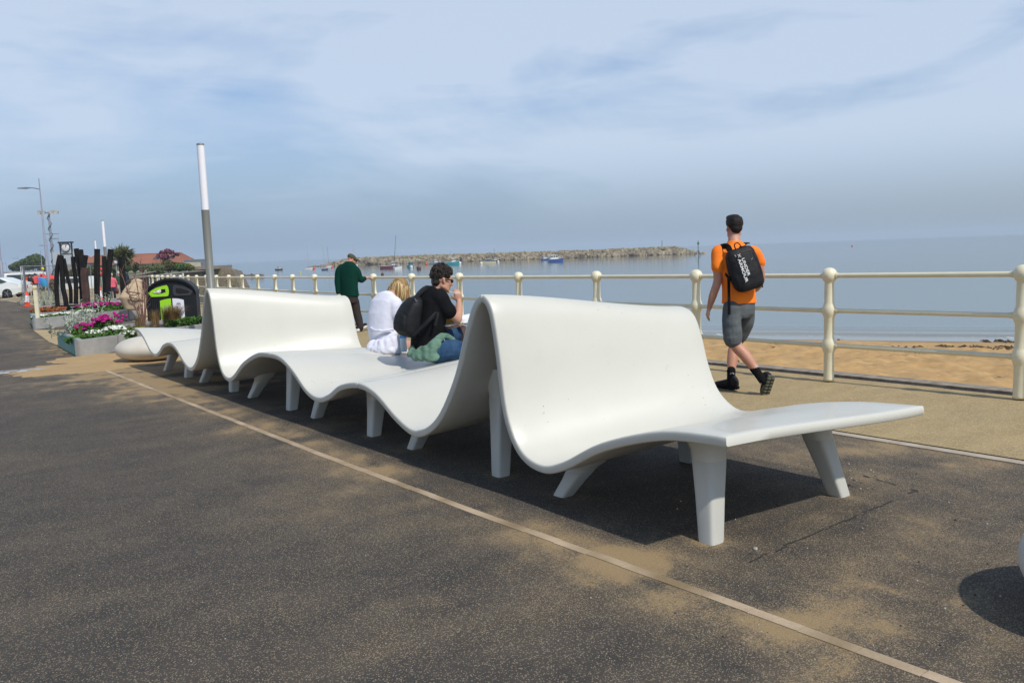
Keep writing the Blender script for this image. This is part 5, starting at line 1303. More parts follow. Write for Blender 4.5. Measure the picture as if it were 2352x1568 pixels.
# thighs and shins
hR = m(1080, 1270, -.14); kR = m(1500, 1290, .14); hL = m(1040, 1240, .16); kL = m(1395, 1010, .46)
limb(mb, [hR, m(1280, 1270, .0), kR, m(1520, 1420, .16), m(1500, 1640, .10)], [.105, .095, .066, .062, .042])
limb(mb, [hL, m(1220, 1110, .32), kL, m(1450, 1130, .50), m(1480, 1400, .52)], [.105, .092, .068, .064, .042])
mb.remesh('body', SKIN, MN, .010, 3)
mb = MB()
ts = [sec(m(955, 1235), .185, .150, -.2), sec(m(968, 1120), .178, .150, .1), sec(m(985, 960), .188, .155, .25), sec(m(1000, 800), .205, .152, .35), sec(m(1008, 690), .210, .140, .5), sec(m(1025, 590), .178, .118, .7), sec(m(1052, 525), .105, .088, .8), sec(m(1064, 498), .072, .072, .8)]
mb.loft(ts, 34, 2.4)
limb(mb, [m(1070, 600, -.08), shR_ + Zv * .01, m(1195, 705, -.12), m(1242, 765, -.11)], [.085, .088, .080, .082]); limb(mb, [shL_, m(1100, 740, .27)], [.085, .075])
for v in mb.v: v += (v - m(980, 850)).normalized() * .010 * noise.noise(v * 7)
mb.remesh('t_shirt', BLACKF, MN, .011, 3)
mb = MB()
mb.loft([sec(m(985, 1335), .185, .15, 0), sec(m(985, 1240), .182, .145, -.1)], 28, 2.4)
limb(mb, [hR, m(1250, 1255, -.02), m(1420, 1275, .09)], [.125, .120, .105]); limb(mb, [hL, m(1200, 1110, .30), m(1300, 1050, .40)], [.122, .112, .108])
for v in mb.v: v += (v - m(1150, 1250)).normalized() * .010 * noise.noise(v * 11)
mb.remesh('jean_shorts', DENIM, MN, .010, 2)
mb = MB(); mb.tube(curve3([m(1100, 1085, -.18), m(1170, 1090, -.18), m(1185, 1140, -.18)], 4), .006, 5); mb.tube([m(1240, 1220, -.15), m(1360, 1255, -.06)], .003, 4); mb.tube([m(1120, 1290, -.2), m(1260, 1330, -.12)], .003, 4)
mb.build('seams', mat('pale_denim', (.18, .28, .40), .8), MN)
# curly hair: many small locks
mb = MB(); sd_ = hfd.cross(hup).normalized()
mb.ell(Pm(0, -.018, .048), sd_ * .089, hfd * .104, hup * .092, n=22, m=14, dis=lambda q: .10 * noise.noise(q * 22)); mb.ell(Pm(0, -.068, -.02), sd_ * .068, hfd * .045, hup * .062, n=16, m=10)
rn = random.Random(8)
for k in range(210):
    a = rn.uniform(0, 6.283); ph = rn.uniform(-.35, 1.5); x = math.cos(a) * math.cos(ph); y = math.sin(a) * math.cos(ph); z = math.sin(ph)
    if y > .45 and z < .30: continue
    if z < -.1 and y > -.25: continue
    q = Pm(.088 * x, -.018 + .106 * y, .046 + .098 * z); d = (q - Pm(0, -.016, .03)).normalized(); t = d.cross(Vector((rn.gauss(0, 1), rn.gauss(0, 1), rn.gauss(0, 1)))).normalized(); b = d.cross(t); rr = rn.uniform(.009, .022); out = rn.uniform(.006, .027) * (1.25 if z > .3 else .8)
    mb.tube([q + d * (-.004 + out * j / 7) + (t * math.cos(j * 1.0) + b * math.sin(j * 1.0)) * rr * (1 - j * .06) for j in range(8)], [.0075, .008, .008, .0072, .0065, .0055, .0042, .0025], 6)
mb.build('hair', HAIRC, MN)
mb = MB(); mb.tube([Pm(-.079, .0, .004), Pm(-.074, .06, .006), Pm(-.062, .086, .004)], .005, 6); mb.tube([Pm(.079, .0, .004), Pm(.074, .06, .006), Pm(.062, .086, .004)], .005, 6)
for sg in (-1, 1): mb.loft([(Pm(sg * .034, .086, -.002) + hfd * q, sd_ * (.031 - abs(q)), hup * (.023 - abs(q))) for q in (-.006, -.003, .005, .008)], 16, 3)
mb.tube([Pm(-.01, .094, .006), Pm(.01, .094, .006)], .004, 6)
mb.build('sunglasses', LENS, MN)
# sage cloth tied round the waist
mb = MB()
ring = [m(1150, 1085, -.22), m(1060, 1160, -.24), m(960, 1250, -.24), m(850, 1290, -.18), m(770, 1260, -.08)]
mb.tube(curve3(ring, 14), .042, 40, flat=.6); mb.tube(curve3([m(1150, 1070, -.20), m(1230, 1085, -.08), m(1300, 1120, -.02)], 5), [.030] * 11, 10, flat=.5)
for pts, r in (([m(1080, 1180, -.25), m(1020, 1260, -.25), m(990, 1340, -.25), m(1060, 1345, -.27)], .055), ([m(900, 1260, -.22), m(860, 1310, -.22), m(830, 1335, -.22)], .05), ([m(780, 1230, -.12), m(760, 1290, -.14), m(745, 1305, -.15)], .036), ([m(980, 1250, -.25), m(930, 1300, -.25), m(900, 1340, -.25)], .05), ([m(1000, 1300, -.24), m(900, 1335, -.24), m(800, 1315, -.18)], .035)):
    mb.tube(curve3(pts, 12), r, 40, flat=.55)
fd2 = Uv * .75 + Rv * .5 + f_ * .4
mb.tube(curve3([m(750, 1300, -.14), m(850, 1335, -.22), m(960, 1345, -.26), m(1065, 1345, -.27)], 10), .034, 30, flat=.8)
for q0, q1 in (((1040, 1200, -.25), (1020, 1330, -.265)), ((950, 1250, -.25), (960, 1335, -.26)), ((870, 1290, -.21), (880, 1335, -.235))): mb.tube([m(*q0), m(*q1)], .048, 24)
for v in mb.v: v += (v - m(1000, 1250, .1)).normalized() * (.012 * noise.noise(v * 10) + .003 * math.sin(v.dot(fd2) * 95 + 6 * noise.noise(v * 6)))
mb.remesh('tied_jumper', SAGE, MN, .008, 8)
# his backpack
bc_ = m(705, 830, -.18); B2 = empty('backpack', (bc_.x, bc_.y, bc_.z - .25), 0, 'plain black backpack hanging on the back of the seated man', 'backpack')
bnn = -fd; 
mb = MB()
S2 = [(m(850, 585, -.10), .05, .03), (m(820, 620, -.12), .13, .06), (m(775, 700, -.13), .165, .085), (m(735, 820, -.14), .175, .105), (m(715, 940, -.14), .175, .115), (m(715, 1030, -.13), .17, .11), (m(725, 1075, -.12), .14, .08), (m(735, 1095, -.12), .08, .04)]
tl = .32
mb.loft([(p, sr * a * .82, (fd * math.cos(tl) - Zv * math.sin(tl)) * b) for p, a, b in S2], 30, 3.0)
for v in mb.v: v += (v - bc_).normalized() * .008 * noise.noise(v * 11)
mb.remesh('pack_body', BLACKN, B2, .010, 3)
mb = MB(); S3 = [(m(690, 800, -.17), .05), (m(672, 830, -.18), .12), (m(655, 930, -.18), .135), (m(655, 1010, -.17), .13), (m(665, 1040, -.17), .06)]
mb.loft([(p, sr * a * .85, (fd * math.cos(tl) - Zv * math.sin(tl)) * .07) for p, a in S3], 24, 3.0); mb.remesh('front_pocket', BLACKN, B2, .010, 3)
BP = B2
strap([m(800, 640, -.16), m(870, 545, -.13), m(960, 475, -.10), m(1040, 500, -.03)], .026, BLACKN, wd_dir=Uv)
strap([m(790, 1070, -.24), m(890, 975, -.27), m(1000, 870, -.29), m(1085, 790, -.24)], .020, BLACKN, wd_dir=Uv)
strap([m(1100, 780, -.25), m(1090, 860, -.26), m(1065, 945, -.26)], .014, BLACKN, wd_dir=Rv)
mb = MB(); mb.tube([m(815, 610, -.22), m(830, 640, -.25)], .005, 5); mb.build('zip_pull', mat('steel', (.4, .4, .42), .3, metal=.8), B2)
# fork, food tray
fk = empty('fork', m(1330, 545, .02), 0, 'white plastic fork with a bite of food held near the mouth', 'fork'); mb = MB(); mb.tube([m(1250, 527, .04), m(1380, 545, .02)], .004, 6); mb.ell(m(1245, 527, .04), Rv * .014, f_ * .008, Uv * .004, n=10, m=6)
mb.build('handle', WPL, fk); mb = MB(); mb.ell(m(1237, 522, .04), .014, n=10, m=8); mb.build('bite', mat('battered_food', (.50, .30, .05), .6, (.38, .20, .03), 30, .8, .8, 90), fk)
def tray(c, a, b, xa, ya, up, h, label):
    o = empty('food_tray', c, 0, label, 'food tray'); mb = MB()
    V = []; F = []
    rings = [(.78, 0), (1.0, h), (1.06, h), (1.06, h - .004), (.99, h - .006), (.76, -.004)]
    n = 28
    for q, z in rings:
        for i in range(n):
            t = 2 * math.pi * i / n; ct, st = math.cos(t), math.sin(t); ct = math.copysign(abs(ct) ** .45, ct); st = math.copysign(abs(st) ** .45, st); V.append(c + xa * a * q * ct + ya * b * q * st + up * z)
    for k in range(len(rings) - 1):
        for i in range(n): F.append((k * n + i, k * n + (i + 1) % n, (k + 1) * n + (i + 1) % n, (k + 1) * n + i))
    F.append(tuple(range(n))[::-1]); F.append(tuple((len(rings) - 1) * n + i for i in range(n)))
    obj('tray', V, F, WPL, o); return o
tc_ = m(1262, 912, .05); upt = (Zv * .93 + Rv * .08 - f_ * .34).normalized(); xa = (fd - upt * fd.dot(upt)).normalized(); ya = upt.cross(xa)
T1 = tray(tc_, .125, .095, xa, ya, upt, .026, 'white polystyrene tray of battered food on the lap of the seated man')
FOODM = mat('battered_food')if False else MC['battered_food']
mb = MB(); rn = random.Random(4)
mb.ell(tc_ + upt * .045 - ya * .0 - xa * .01, xa * .075, ya * .035, upt * .022, n=16, m=10, dis=lambda p: .12 * noise.noise(p * 40))
for k in range(16): q = tc_ + upt * .024 + xa * rn.uniform(-.075, .075) + ya * rn.uniform(-.06, .06); d = xa * rn.uniform(-1, 1) + ya * rn.uniform(-1, 1); mb.tube([q - d * .022, q + d * .022], .007, 6)
mb.remesh('chips_and_fish', FOODM, T1, .006, 1)
T2 = tray(m(1475, 885, .35), .11, .09, xa, ya, Zv, .026, 'second white food tray farther along, partly hidden by the bench back')

# ======== seated woman in white
DF = 9.35
def wm(x, y, d=0.0): return pt((1400 + x / 3.136) * .5742, (1000 + y / 3.136) * .5742, DF + d)
s0 = wm(430, 1280); WN = empty('person', (s0.x, s0.y, s0.z - .42), 0, 'blond woman in white top sitting hunched on the bench with her head bowed', 'person')
fw = (Rv * .62 + f_ * .78); fw.z = 0; fw.normalize(); swr = fw.cross(Zv).normalized()
def sw(p, a, b, t=0.0): return (p, swr * a, (fw * math.cos(t) - Zv * math.sin(t)) * b)
mb = MB()
mb.loft([sw(wm(450, 1250), .16, .12), sw(wm(430, 1130), .155, .12), sw(wm(410, 980), .15, .12, .1), sw(wm(410, 830), .165, .12, .3), sw(wm(440, 690), .17, .11, .5), sw(wm(480, 600), .13, .09, .7), sw(wm(530, 560, .02), .06, .06, .8)], 24, 2.3)
mb.tube([wm(520, 570, .02), wm(590, 510, .06)], [.055, .05], 14)
hw = (fw * .75 - Zv * .66).normalized(); huw = (Zv * .75 + fw * .66).normalized(); HW = wm(625, 478, .09); Pw = head_parts(mb, HW, hw, huw, .96)
shW = wm(565, 670, -.09); limb(mb, [shW, wm(570, 820, -.10), wm(590, 930, .0), wm(700, 960, .16)], [.052, .046, .040, .028]); hand(mb, wm(700, 960, .16), fw, -Zv, Rv, .9, .6)
limb(mb, [wm(430, 640, .2), wm(520, 820, .28), wm(650, 930, .30)], [.05, .044, .034])
limb(mb, [wm(480, 1230, -.08), wm(640, 1220, .14), wm(760, 1230, .36), wm(780, 1500, .40)], [.10, .09, .066, .045]); limb(mb, [wm(430, 1210, .1), wm(560, 1190, .32), wm(680, 1200, .54), wm(700, 1460, .56)], [.10, .09, .066, .045])
mb.remesh('body', SKIN, WN, .010, 3)
mb = MB()
mb.loft([sw(wm(440, 1262), .190, .150), sw(wm(432, 1130), .175, .145), sw(wm(412, 980), .168, .142, .1), sw(wm(412, 830), .182, .142, .3), sw(wm(440, 690), .190, .13, .5), sw(wm(475, 600), .150, .105, .7), sw(wm(512, 565, .02), .080, .075, .8)], 34, 2.4)
limb(mb, [wm(500, 640, -.05), shW, wm(572, 790, -.10), wm(585, 890, -.05)], [.075, .078, .068, .062]); limb(mb, [wm(430, 640, .15), wm(500, 780, .27)], [.075, .068])
for v in mb.v:   # folds across the back and waist
    q = v.z - s0.z; v += (v - wm(430, 900)).normalized() * (.006 * noise.noise(v * 9) + .0065 * math.sin(q * 85 + 5 * noise.noise(v * 4)) * (1 if .12 < q < .42 else .3))
mb.remesh('white_top', WHITEC, WN, .0095, 2)
# white jumper knotted round the waist, spilling on the seat
mb = MB()
mb.tube(curve3([wm(255, 965, -.02), wm(300, 1000, -.16), wm(420, 1010, -.20), wm(560, 985, -.17)], 6), .016, 10)
mb.tube(curve3([wm(285, 1190, -.10), wm(400, 1150, -.20), wm(500, 1080, -.21), wm(570, 1040, -.18)], 6), .030, 10, flat=.6)
for pts, r in (([wm(310, 1150, -.12), wm(265, 1180, -.13), wm(250, 1215, -.13), wm(290, 1240, -.15)], .035), ([wm(360, 1160, -.17), wm(330, 1210, -.18), wm(300, 1255, -.18)], .045), ([wm(230, 1240, -.13), wm(290, 1260, -.17), wm(380, 1265, -.2)], .026), ([wm(430, 1150, -.2), wm(400, 1210, -.21), wm(390, 1262, -.21)], .05), ([wm(500, 1140, -.2), wm(500, 1200, -.21), wm(500, 1262, -.21)], .055), ([wm(570, 1090, -.17), wm(600, 1180, -.15), wm(605, 1262, -.15)], .045)):
    mb.tube(curve3(pts, 12), r, 40, flat=.7)
mb.tube(curve3([wm(255, 1250, -.14), wm(340, 1262, -.19), wm(430, 1264, -.235), wm(520, 1264, -.235), wm(612, 1262, -.17)], 10), [.030] * 10 + [.038] * 31, 30, flat=.8)
for q0, q1 in (((395, 1165, -.2), (420, 1250, -.225)), ((470, 1150, -.215), (475, 1250, -.23)), ((545, 1130, -.2), (560, 1250, -.2)), ((335, 1200, -.17), (345, 1250, -.19))): mb.tube([wm(*q0), wm(*q1)], .045, 24)
for v in mb.v: v += (v - wm(430, 1150)).normalized() * (.010 * noise.noise(v * 12) + .003 * math.sin(v.dot(Rv * .8 + Uv * .5) * 90 + 7 * noise.noise(v * 6)))
mb.remesh('tied_jumper', WHITEC, WN, .008, 8)
# bobbed hair falling forward
mb = MB(); rn = random.Random(6); swh = hw.cross(huw).normalized()
mb.ell(Pw(0, -.012, .03), swh * .086, hw * .102, huw * .096, n=22, m=14)
for k in range(620):
    t = rn.random(); lay = rn.random()            # t: left (nape side) to right (face side)
    dn = -.115 * math.sin(math.pi * min(1, t * 1.05)) * lay ** .4 + (.06 if lay < .12 else 0)
    top = wm(612 + 36 * (t - .5) + rn.uniform(-14, 14), 362 + rn.uniform(0, 14), .09 - .02 * lay)
    m1 = wm(520 + 185 * t + rn.uniform(-8, 8), 402 + 22 * abs(t - .45) + rn.uniform(-6, 6), .09 + dn * .8)
    m2 = wm(490 + 252 * t + rn.uniform(-8, 8), 478 + rn.uniform(-10, 10), .09 + dn)
    yb = 534 + 95 * math.sin(math.pi * min(1, max(0, t) ** .9 * .78)) + rn.uniform(-26, 12)
    e = wm(462 + 284 * t + rn.uniform(-16, 16) - (8 if t > .9 else 0), yb, .09 + dn * .95)
    m3 = m2.lerp(e, .55) + Rv * rn.uniform(-.006, .010)
    mb.cur = 1 if rn.random() < .38 else 0
    mb.tube(curve3([top, m1, m2, m3, e], 3), [.005, .006, .007, .0075, .008, .008, .008, .0078, .0075, .007, .0055, .004, .002], 5)
mb.build('hair', [BLOND, BLOND2], WN)
# drink bottle on the seat
bt = pt((1400 + 675 / 3.136) * .5742, (1000 + 1272 / 3.136) * .5742, 9.15); BT = empty('drink_bottle', bt, 0, 'clear plastic drink bottle with blue and green label standing between the two seated people', 'bottle')
PET = mat('clear_plastic', (.55, .68, .74), .25, trans=.35)
mb = MB(); mb.lathe(bt, [(0, 0), (.034, 0), (.038, .012), (.037, .06), (.034, .10), (.038, .14), (.038, .15)], 18); mb.build('base', PET, BT)
MB().lathe(bt, [(.0385, .15), (.0388, .155), (.0388, .175), (.0385, .18)], 18).build('label_band', mat('blue_band', (.02, .12, .35), .5), BT); MB().lathe(bt, [(.0385, .18), (.0388, .185), (.0388, .225), (.0385, .23)], 18).build('label_wrap', mat('green_band', (.04, .20, .10), .5, (.10, .35, .10), 30, .9), BT)
MB().lathe(bt, [(.038, .23), (.030, .255), (.014, .28), (.013, .30), (.015, .30), (.015, .32), (0, .32)], 14).build('neck', PET, BT)

# ======== older man in green at the rail
DG = 18.0
def g_(x, y, d=0.0): return pt((1050 + x / 2.767) * .5742, (900 + y / 2.767) * .5742, DG + d)
gf = g_(1085, 1160); GM = empty('person', (gf.x - .2, gf.y, gz(gf.x, gf.y)), 0, 'man in dark green fleece and olive cap walking by the railing with a carrier bag', 'person')
fg = (Rv * .45 + f_ * .9); fg.z = 0; fg.normalize(); sg_ = fg.cross(Zv).normalized()
def sgc(p, a, b): return (p, sg_ * a, fg * b)
mb = MB()
mb.loft([sgc(g_(965, 860), .17, .12), sgc(g_(960, 740), .165, .12), sgc(g_(955, 600), .175, .12), sgc(g_(950, 500), .19, .12), sgc(g_(955, 440), .15, .10), sgc(g_(965, 415), .08, .08), sgc(g_(985, 385), .06, .065)], 24, 2.3)
hgd = (Rv * .75 + f_ * .5 - Zv * .25).normalized(); HG = g_(990, 385, .03); Pg = head_parts(mb, HG, hgd, (Zv + fg * .2).normalized(), 1.0)
limb(mb, [g_(850, 500), g_(835, 620), g_(845, 765)], [.06, .05, .03]); hand(mb, g_(845, 765), -Zv, sg_, fg, 1, .9)
limb(mb, [g_(1040, 500, .02), g_(1085, 610, .03), g_(1150, 590, .10)], [.06, .05, .03]); hand(mb, g_(1150, 580, .12), Rv - Zv * .1, -Zv, f_, 1, .4)
limb(mb, [g_(925, 840, -.02), g_(930, 1000, .05), g_(930, 1160, 0)], [.10, .07, .05]); limb(mb, [g_(1010, 840, .02), g_(1045, 1000, .06), g_(1088, 1130, .05)], [.10, .07, .05])
mb.remesh('body', SKIN2, GM, .012, 3)
mb = MB()
mb.loft([sgc(g_(970, 790), .205, .15), sgc(g_(960, 700), .200, .15), sgc(g_(953, 590), .205, .15), sgc(g_(948, 500), .215, .14), sgc(g_(950, 440), .17, .12), sgc(g_(958, 412), .095, .10), sgc(g_(965, 400), .085, .09)], 32, 2.4)
limb(mb, [g_(880, 470), g_(848, 520), g_(832, 630), g_(840, 745)], [.08, .085, .072, .056]); limb(mb, [g_(1010, 470), g_(1048, 520, .02), g_(1085, 605, .03), g_(1128, 592, .07)], [.08, .085, .068, .052])
for v in mb.v: v += (v - g_(960, 620)).normalized() * .012 * noise.noise(v * 7)
mb.remesh('fleece', FLEECE, GM, .012, 3)
mb = MB(); mb.loft([sgc(g_(968, 780), .185, .14), sgc(g_(968, 860), .18, .13)], 24, 2.4)
limb(mb, [g_(925, 840, -.02), g_(935, 1000, .02), g_(940, 1130, .0), g_(940, 1165, 0)], [.105, .088, .075, .072]); limb(mb, [g_(1015, 840, .02), g_(1048, 980, .05), g_(1078, 1100, .05), g_(1082, 1140, .05)], [.108, .090, .078, .074])
for v in mb.v: v += (v - g_(980, 950)).normalized() * .012 * noise.noise(v * 9)
mb.remesh('trousers', BROWNT, GM, .012, 3)
mb = MB(); mb.ell(Pg(0, -.01, .045), hgd.cross(Zv).normalized() * .088, hgd * .106, Vector((0, 0, .085)), n=20, m=12); mb.ell(Pg(0, .13, .035), hgd.cross(Zv).normalized() * .07, hgd * .065, Vector((0, 0, .012)), n=16, m=6); mb.remesh('cap', CAPM, GM, .009, 2)
mb = MB(); mb.tube([Pg(-.078, -.05, .01), Pg(-.080, .02, .005), Pg(-.06, .09, .0)], .006, 6); mb.tube([Pg(.078, -.05, .01), Pg(.080, .02, .005), Pg(.06, .09, .0)], .006, 6); mb.ell(Pg(.035, .09, -.002), .022, n=10, m=6); mb.ell(Pg(-.035, .09, -.002), .022, n=10, m=6); mb.build('sunglasses', LENS, GM)
for (x0, y0, x1, y1, d) in ((1055, 1165, 1140, 1125, .02), (925, 1185, 1000, 1170, -.02)):
    a, b = g_(x0, y0, d), g_(x1, y1, d + .15); mb = MB(); mb.tube([a + Zv * .05, b + Zv * .045], [.052, .040], 12); o = mb.build('shoe', BLACKN, GM); mb = MB(); mb.tube([a + Zv * .012, b + Zv * .012], [.056, .046], 12, flat=1.0); 
    for v in mb.v: v.z = min(v.z, max(a.z, b.z) + .03)
    mb.build('sole', WPL, o)
bg = empty('carrier_bag', g_(830, 800, -.02), 0, 'pale cream carrier bag in the left hand of the man in green', 'bag'); mb = MB()
mb.loft([(g_(850, 765, -.02), Rv * .02, f_ * .02), (g_(838, 800, -.02), Rv * .09, f_ * .04), (g_(832, 850, -.02), Rv * .16, f_ * .07), (g_(830, 930, -.02), Rv * .17, f_ * .08), (g_(830, 950, -.02), Rv * .14, f_ * .06)], 16, 2.5)
for v in mb.v: v += f_ * .02 * noise.noise(v * 9)
mb.build('sack', mat('cream_bag', (.55, .50, .38), .5, (.45, .40, .28), 9, .8), bg); mb = MB(); mb.tube([g_(835, 790, -.02), g_(848, 755, -.03), g_(858, 790, -.02)], .008, 5); mb.build('handle', MC['cream_bag'], bg)
# ------------------------------------------------------------------ things beyond the planters
def c1(x, y, D): return pt(x * .24538, 390.5 + .24538 * y, D)
rnd = random.Random(31)
CHAR = mat('charred_timber', (.008, .008, .008), .75, (.022, .018, .017), 6, .8, .8, 30, stretch=(1, 1, .2), spec=.12)
CHARB = mat('scorched_brown_timber', (.07, .032, .024), .85, (.02, .014, .012), 5, .9, .8, 20)
SD = 31.0
ts_ = at(190, 712, .25)
def timber(pts, wd, label, D, m=None, thick=.8):
    P = [c1(x, y, D) for x, y in pts]; P = curve3(P, 4); base = P[-1]
    mb = MB(); secs = []; w_ = wd * .24538 * D / FPX / 2
    for i, q in enumerate(P):
        t = (P[min(i + 1, len(P) - 1)] - P[max(i - 1, 0)]).normalized(); A = (Rv - t * Rv.dot(t)).normalized(); k = 1 + .06 * noise.noise(q * 3); secs.append((q, A * w_ * k, t.cross(A) * w_ * thick * k))
    mb.loft(secs, 10, 5.0); o = mb.build('charred_post', m or CHAR, None, smooth=False); tag(o, label, 'timber post', 'charred timber posts of the sculpture'); return o
T = [([(562, 795), (540, 900), (530, 1010), (530, 1150), (540, 1275)], 36, 'leftmost charred timber post, bowed outward to the left', SD, None),
     ([(572, 800), (582, 950), (590, 1100), (612, 1200), (622, 1290)], 38, 'charred post crossing just right of the leftmost one', SD - .3, None),
     ([(598, 830), (618, 930), (636, 1020), (660, 1110), (664, 1250)], 28, 'thin charred post bent sharply to the right', SD + .3, None),
     ([(683, 812), (690, 900), (706, 1010), (712, 1130), (710, 1255)], 34, 'straight short charred post in the gap left of the tall pair', SD, None),
     ([(714, 736), (724, 800), (745, 920), (766, 1080), (775, 1280)], 42, 'tall charred post, left one of the tall pair', SD, None),
     ([(755, 745), (764, 850), (778, 980), (790, 1120), (795, 1280)], 40, 'tall charred post, right one of the tall pair', SD - .2, None),
     ([(805, 798), (795, 860), (788, 940), (800, 1100), (815, 1285)], 36, 'charred post leaning right behind the tall pair', SD + .2, None),
     ([(795, 915), (790, 1000), (800, 1100), (806, 1200), (812, 1290)], 62, 'thick reddish brown scorched trunk with flaking side', SD - .6, CHARB),
     ([(910, 740), (908, 900), (907, 1040), (908, 1130), (915, 1240)], 46, 'tall straight charred post standing alone in the middle', SD + 1.5, None),
     ([(975, 808), (978, 900), (982, 1050), (985, 1240)], 38, 'charred post left of the tall right one', SD + 1.5, None),
     ([(1037, 742), (1030, 830), (1018, 930), (1010, 1050), (1008, 1240)], 46, 'tall charred post leaning right, left of the cabbage palm', SD + 1.5, None),
     ([(1137, 812), (1142, 900), (1150, 1010), (1155, 1100), (1165, 1240)], 50, 'rightmost charred post in front of the cabbage palm', SD + 2, None)]
for a in T: timber(a[0], a[1], a[2], a[3], a[4])
for (xa, xb, ya, D, lab) in ((512, 765, 1287, SD + .1, 'low charred beam at the foot of the left posts'), (1035, 1185, 1262, SD + 1.9, 'low charred beam at the foot of the right posts'), (785, 1035, 1268, SD + 1.0, 'low charred beam at the foot of the middle posts')):
    a, b = c1(xa, ya, D), c1(xb, ya + 0, D); a.z = b.z = (a.z + b.z) / 2; d = (b - a); L = d.length; d.normalize(); n = Vector((-d.y, d.x, 0))
    zb = gz(a.x, a.y); zt = a.z + .09; mb = MB().box((a + b) / 2 + Vector((0, 0, (zt + zb) / 2 - a.z)), (L, .5, zt - zb), axes=(d, n, Vector((0, 0, 1))), bev=.02); o = mb.build('charred_beam', CHAR, None, smooth=False); tag(o, lab, 'timber beam')
# low orange bedding left of the posts
c = at(112, 714, .24); o = empty('flowering_plant', c, 0, 'low orange flowering bed beside the foot of the leftmost timber post', 'flowers', 'bedding plants in the planters')
mb = MB(); leafcloud(mb, [(c + Vector((0, 0, .05)), (.6, .4, .08))], 420, .06, rnd); mb.build('flower_heads', leafmat('orange_petals', (.42, .10, .035), (.25, .08, .03), 4), o, smooth=False); mb = MB(); leafcloud(mb, [(c + Vector((0, 0, .02)), (.55, .35, .05))], 200, .06, rnd); mb.build('foliage', G_BED, o, smooth=False)

# ---- cream post at the corner of the second planter
a = at(81, 731, .31) + Vector((.08, .12, 0)); b = pt(76, 655, (a - CAMP).dot(f_)); b.x, b.y = a.x + (b.x - a.x) * .2, a.y; a.z -= .05
o = empty('bollard', a, 0, 'cream painted square post at the corner of the second planter', 'bollard')
MB().box((a + Vector((a.x, a.y, b.z))) / 2, (.095, .095, b.z - a.z), rz=-.5, bev=.01).build('post', CREAM, o, smooth=False); MB().box(Vector((a.x, a.y, b.z - .1)), (.10, .10, .06), rz=-.5).build('band', mat('buff_band', (.5, .38, .2), .6), o, smooth=False)

# ---- cones
CONE = mat('cone_orange', (.75, .055, .008), .5, (.62, .04, .006), 5, .5); CONEW = mat('cone_white', (.68, .66, .70), .45)
def cone(px, py, ptop, label):
    g = at(px, py); D = (g - CAMP).dot(f_); h = pt(px, ptop, D).z - g.z; o = empty('traffic_cone', g, 0, label, 'traffic cone', 'traffic cones')
    MB().box(g + Vector((0, 0, .02)), (.36, .36, .04), rz=.4, bev=.01).build('base', CONE, o, smooth=False)
    r0, r1 = .14, .028
    def rr(t): return r0 + (r1 - r0) * t
    for t0, t1, m_, nm in ((.04, .30, CONE, 'lower_body'), (.30, .72, CONEW, 'reflective_sleeve'), (.72, 1.0, CONE, 'upper_body')):
        MB().lathe(g, [(rr(t0), h * t0), (rr(t1), h * t1)] + ([(0, h)] if t1 == 1 else []), 16).build(nm, m_, o)
cone(63, 704, 668, 'orange and white traffic cone beside the mesh fence at left'); cone(232, 695, 656, 'orange and white traffic cone between the right timber posts'); cone(84, 680, 664, 'small far orange cone behind the mesh fence')

# ---- mesh fence panels
GALV = mat('galvanised_steel', (.34, .35, .36), .45, (.26, .27, .28), 6, .6, metal=.4)
def heras(xa, xb, D0, D1, label):
    a, b = pt(xa, 690, D0), pt(xb, 690, D1); a.z = gz(a.x, a.y); b.z = gz(b.x, b.y); o = empty('mesh_fence_panel', a, 0, label, 'fence', 'mesh fence panels'); d = (b - a); Z = Vector((0, 0, 1)); H = 2.0
    mb = MB(); mb.tube([a + Z * .12, a + Z * H, a + d * .02 + Z * (H + .03), b - d * .02 + Z * (H + .03), b + Z * H, b + Z * .12], .021, 8); mb.tube([a + Z * .25, b + Z * .25], .018, 6); mb.build('frame', GALV, o)
    mb = MB()
    n = int(d.length / .12)
    for k in range(1, n): q = a + d * (k / n); mb.tube([q + Z * .25, q + Z * H], .0028, 3, ends=False)
    for k in range(1, 9): mb.tube([a + Z * (.25 + k * .2), b + Z * (.25 + k * .2)], .0028, 3, ends=False)
    mb.build('mesh', GALV, o)
    for q in (a, b): MB().box(q + Z * .06, (.65, .22, .12), rz=.6, bev=.02).build('foot', mat('fence_foot', (.28, .27, .26), .9), o, smooth=False)
heras(54.5, 140, 46, 50, 'galvanised mesh fence panel behind the cream post, left panel'); heras(141, 214, 50, 53, 'galvanised mesh fence panel behind the timber posts, right panel'); heras(58, 63, 47, 56, 'galvanised mesh fence panel seen almost edge on beside the cone')
# red and white striped pole by the fence
g = at(67, 698); o = empty('striped_pole', g, 0, 'thin red and white striped pole by the fence at left', 'pole'); D = (g - CAMP).dot(f_)
for k in range(7): MB().tube([g + Vector((0, 0, .03 + k * .2)), g + Vector((0, 0, .23 + k * .2))], .03, 10, ends=False).build('band', CONEW if k % 2 else CONE, o)

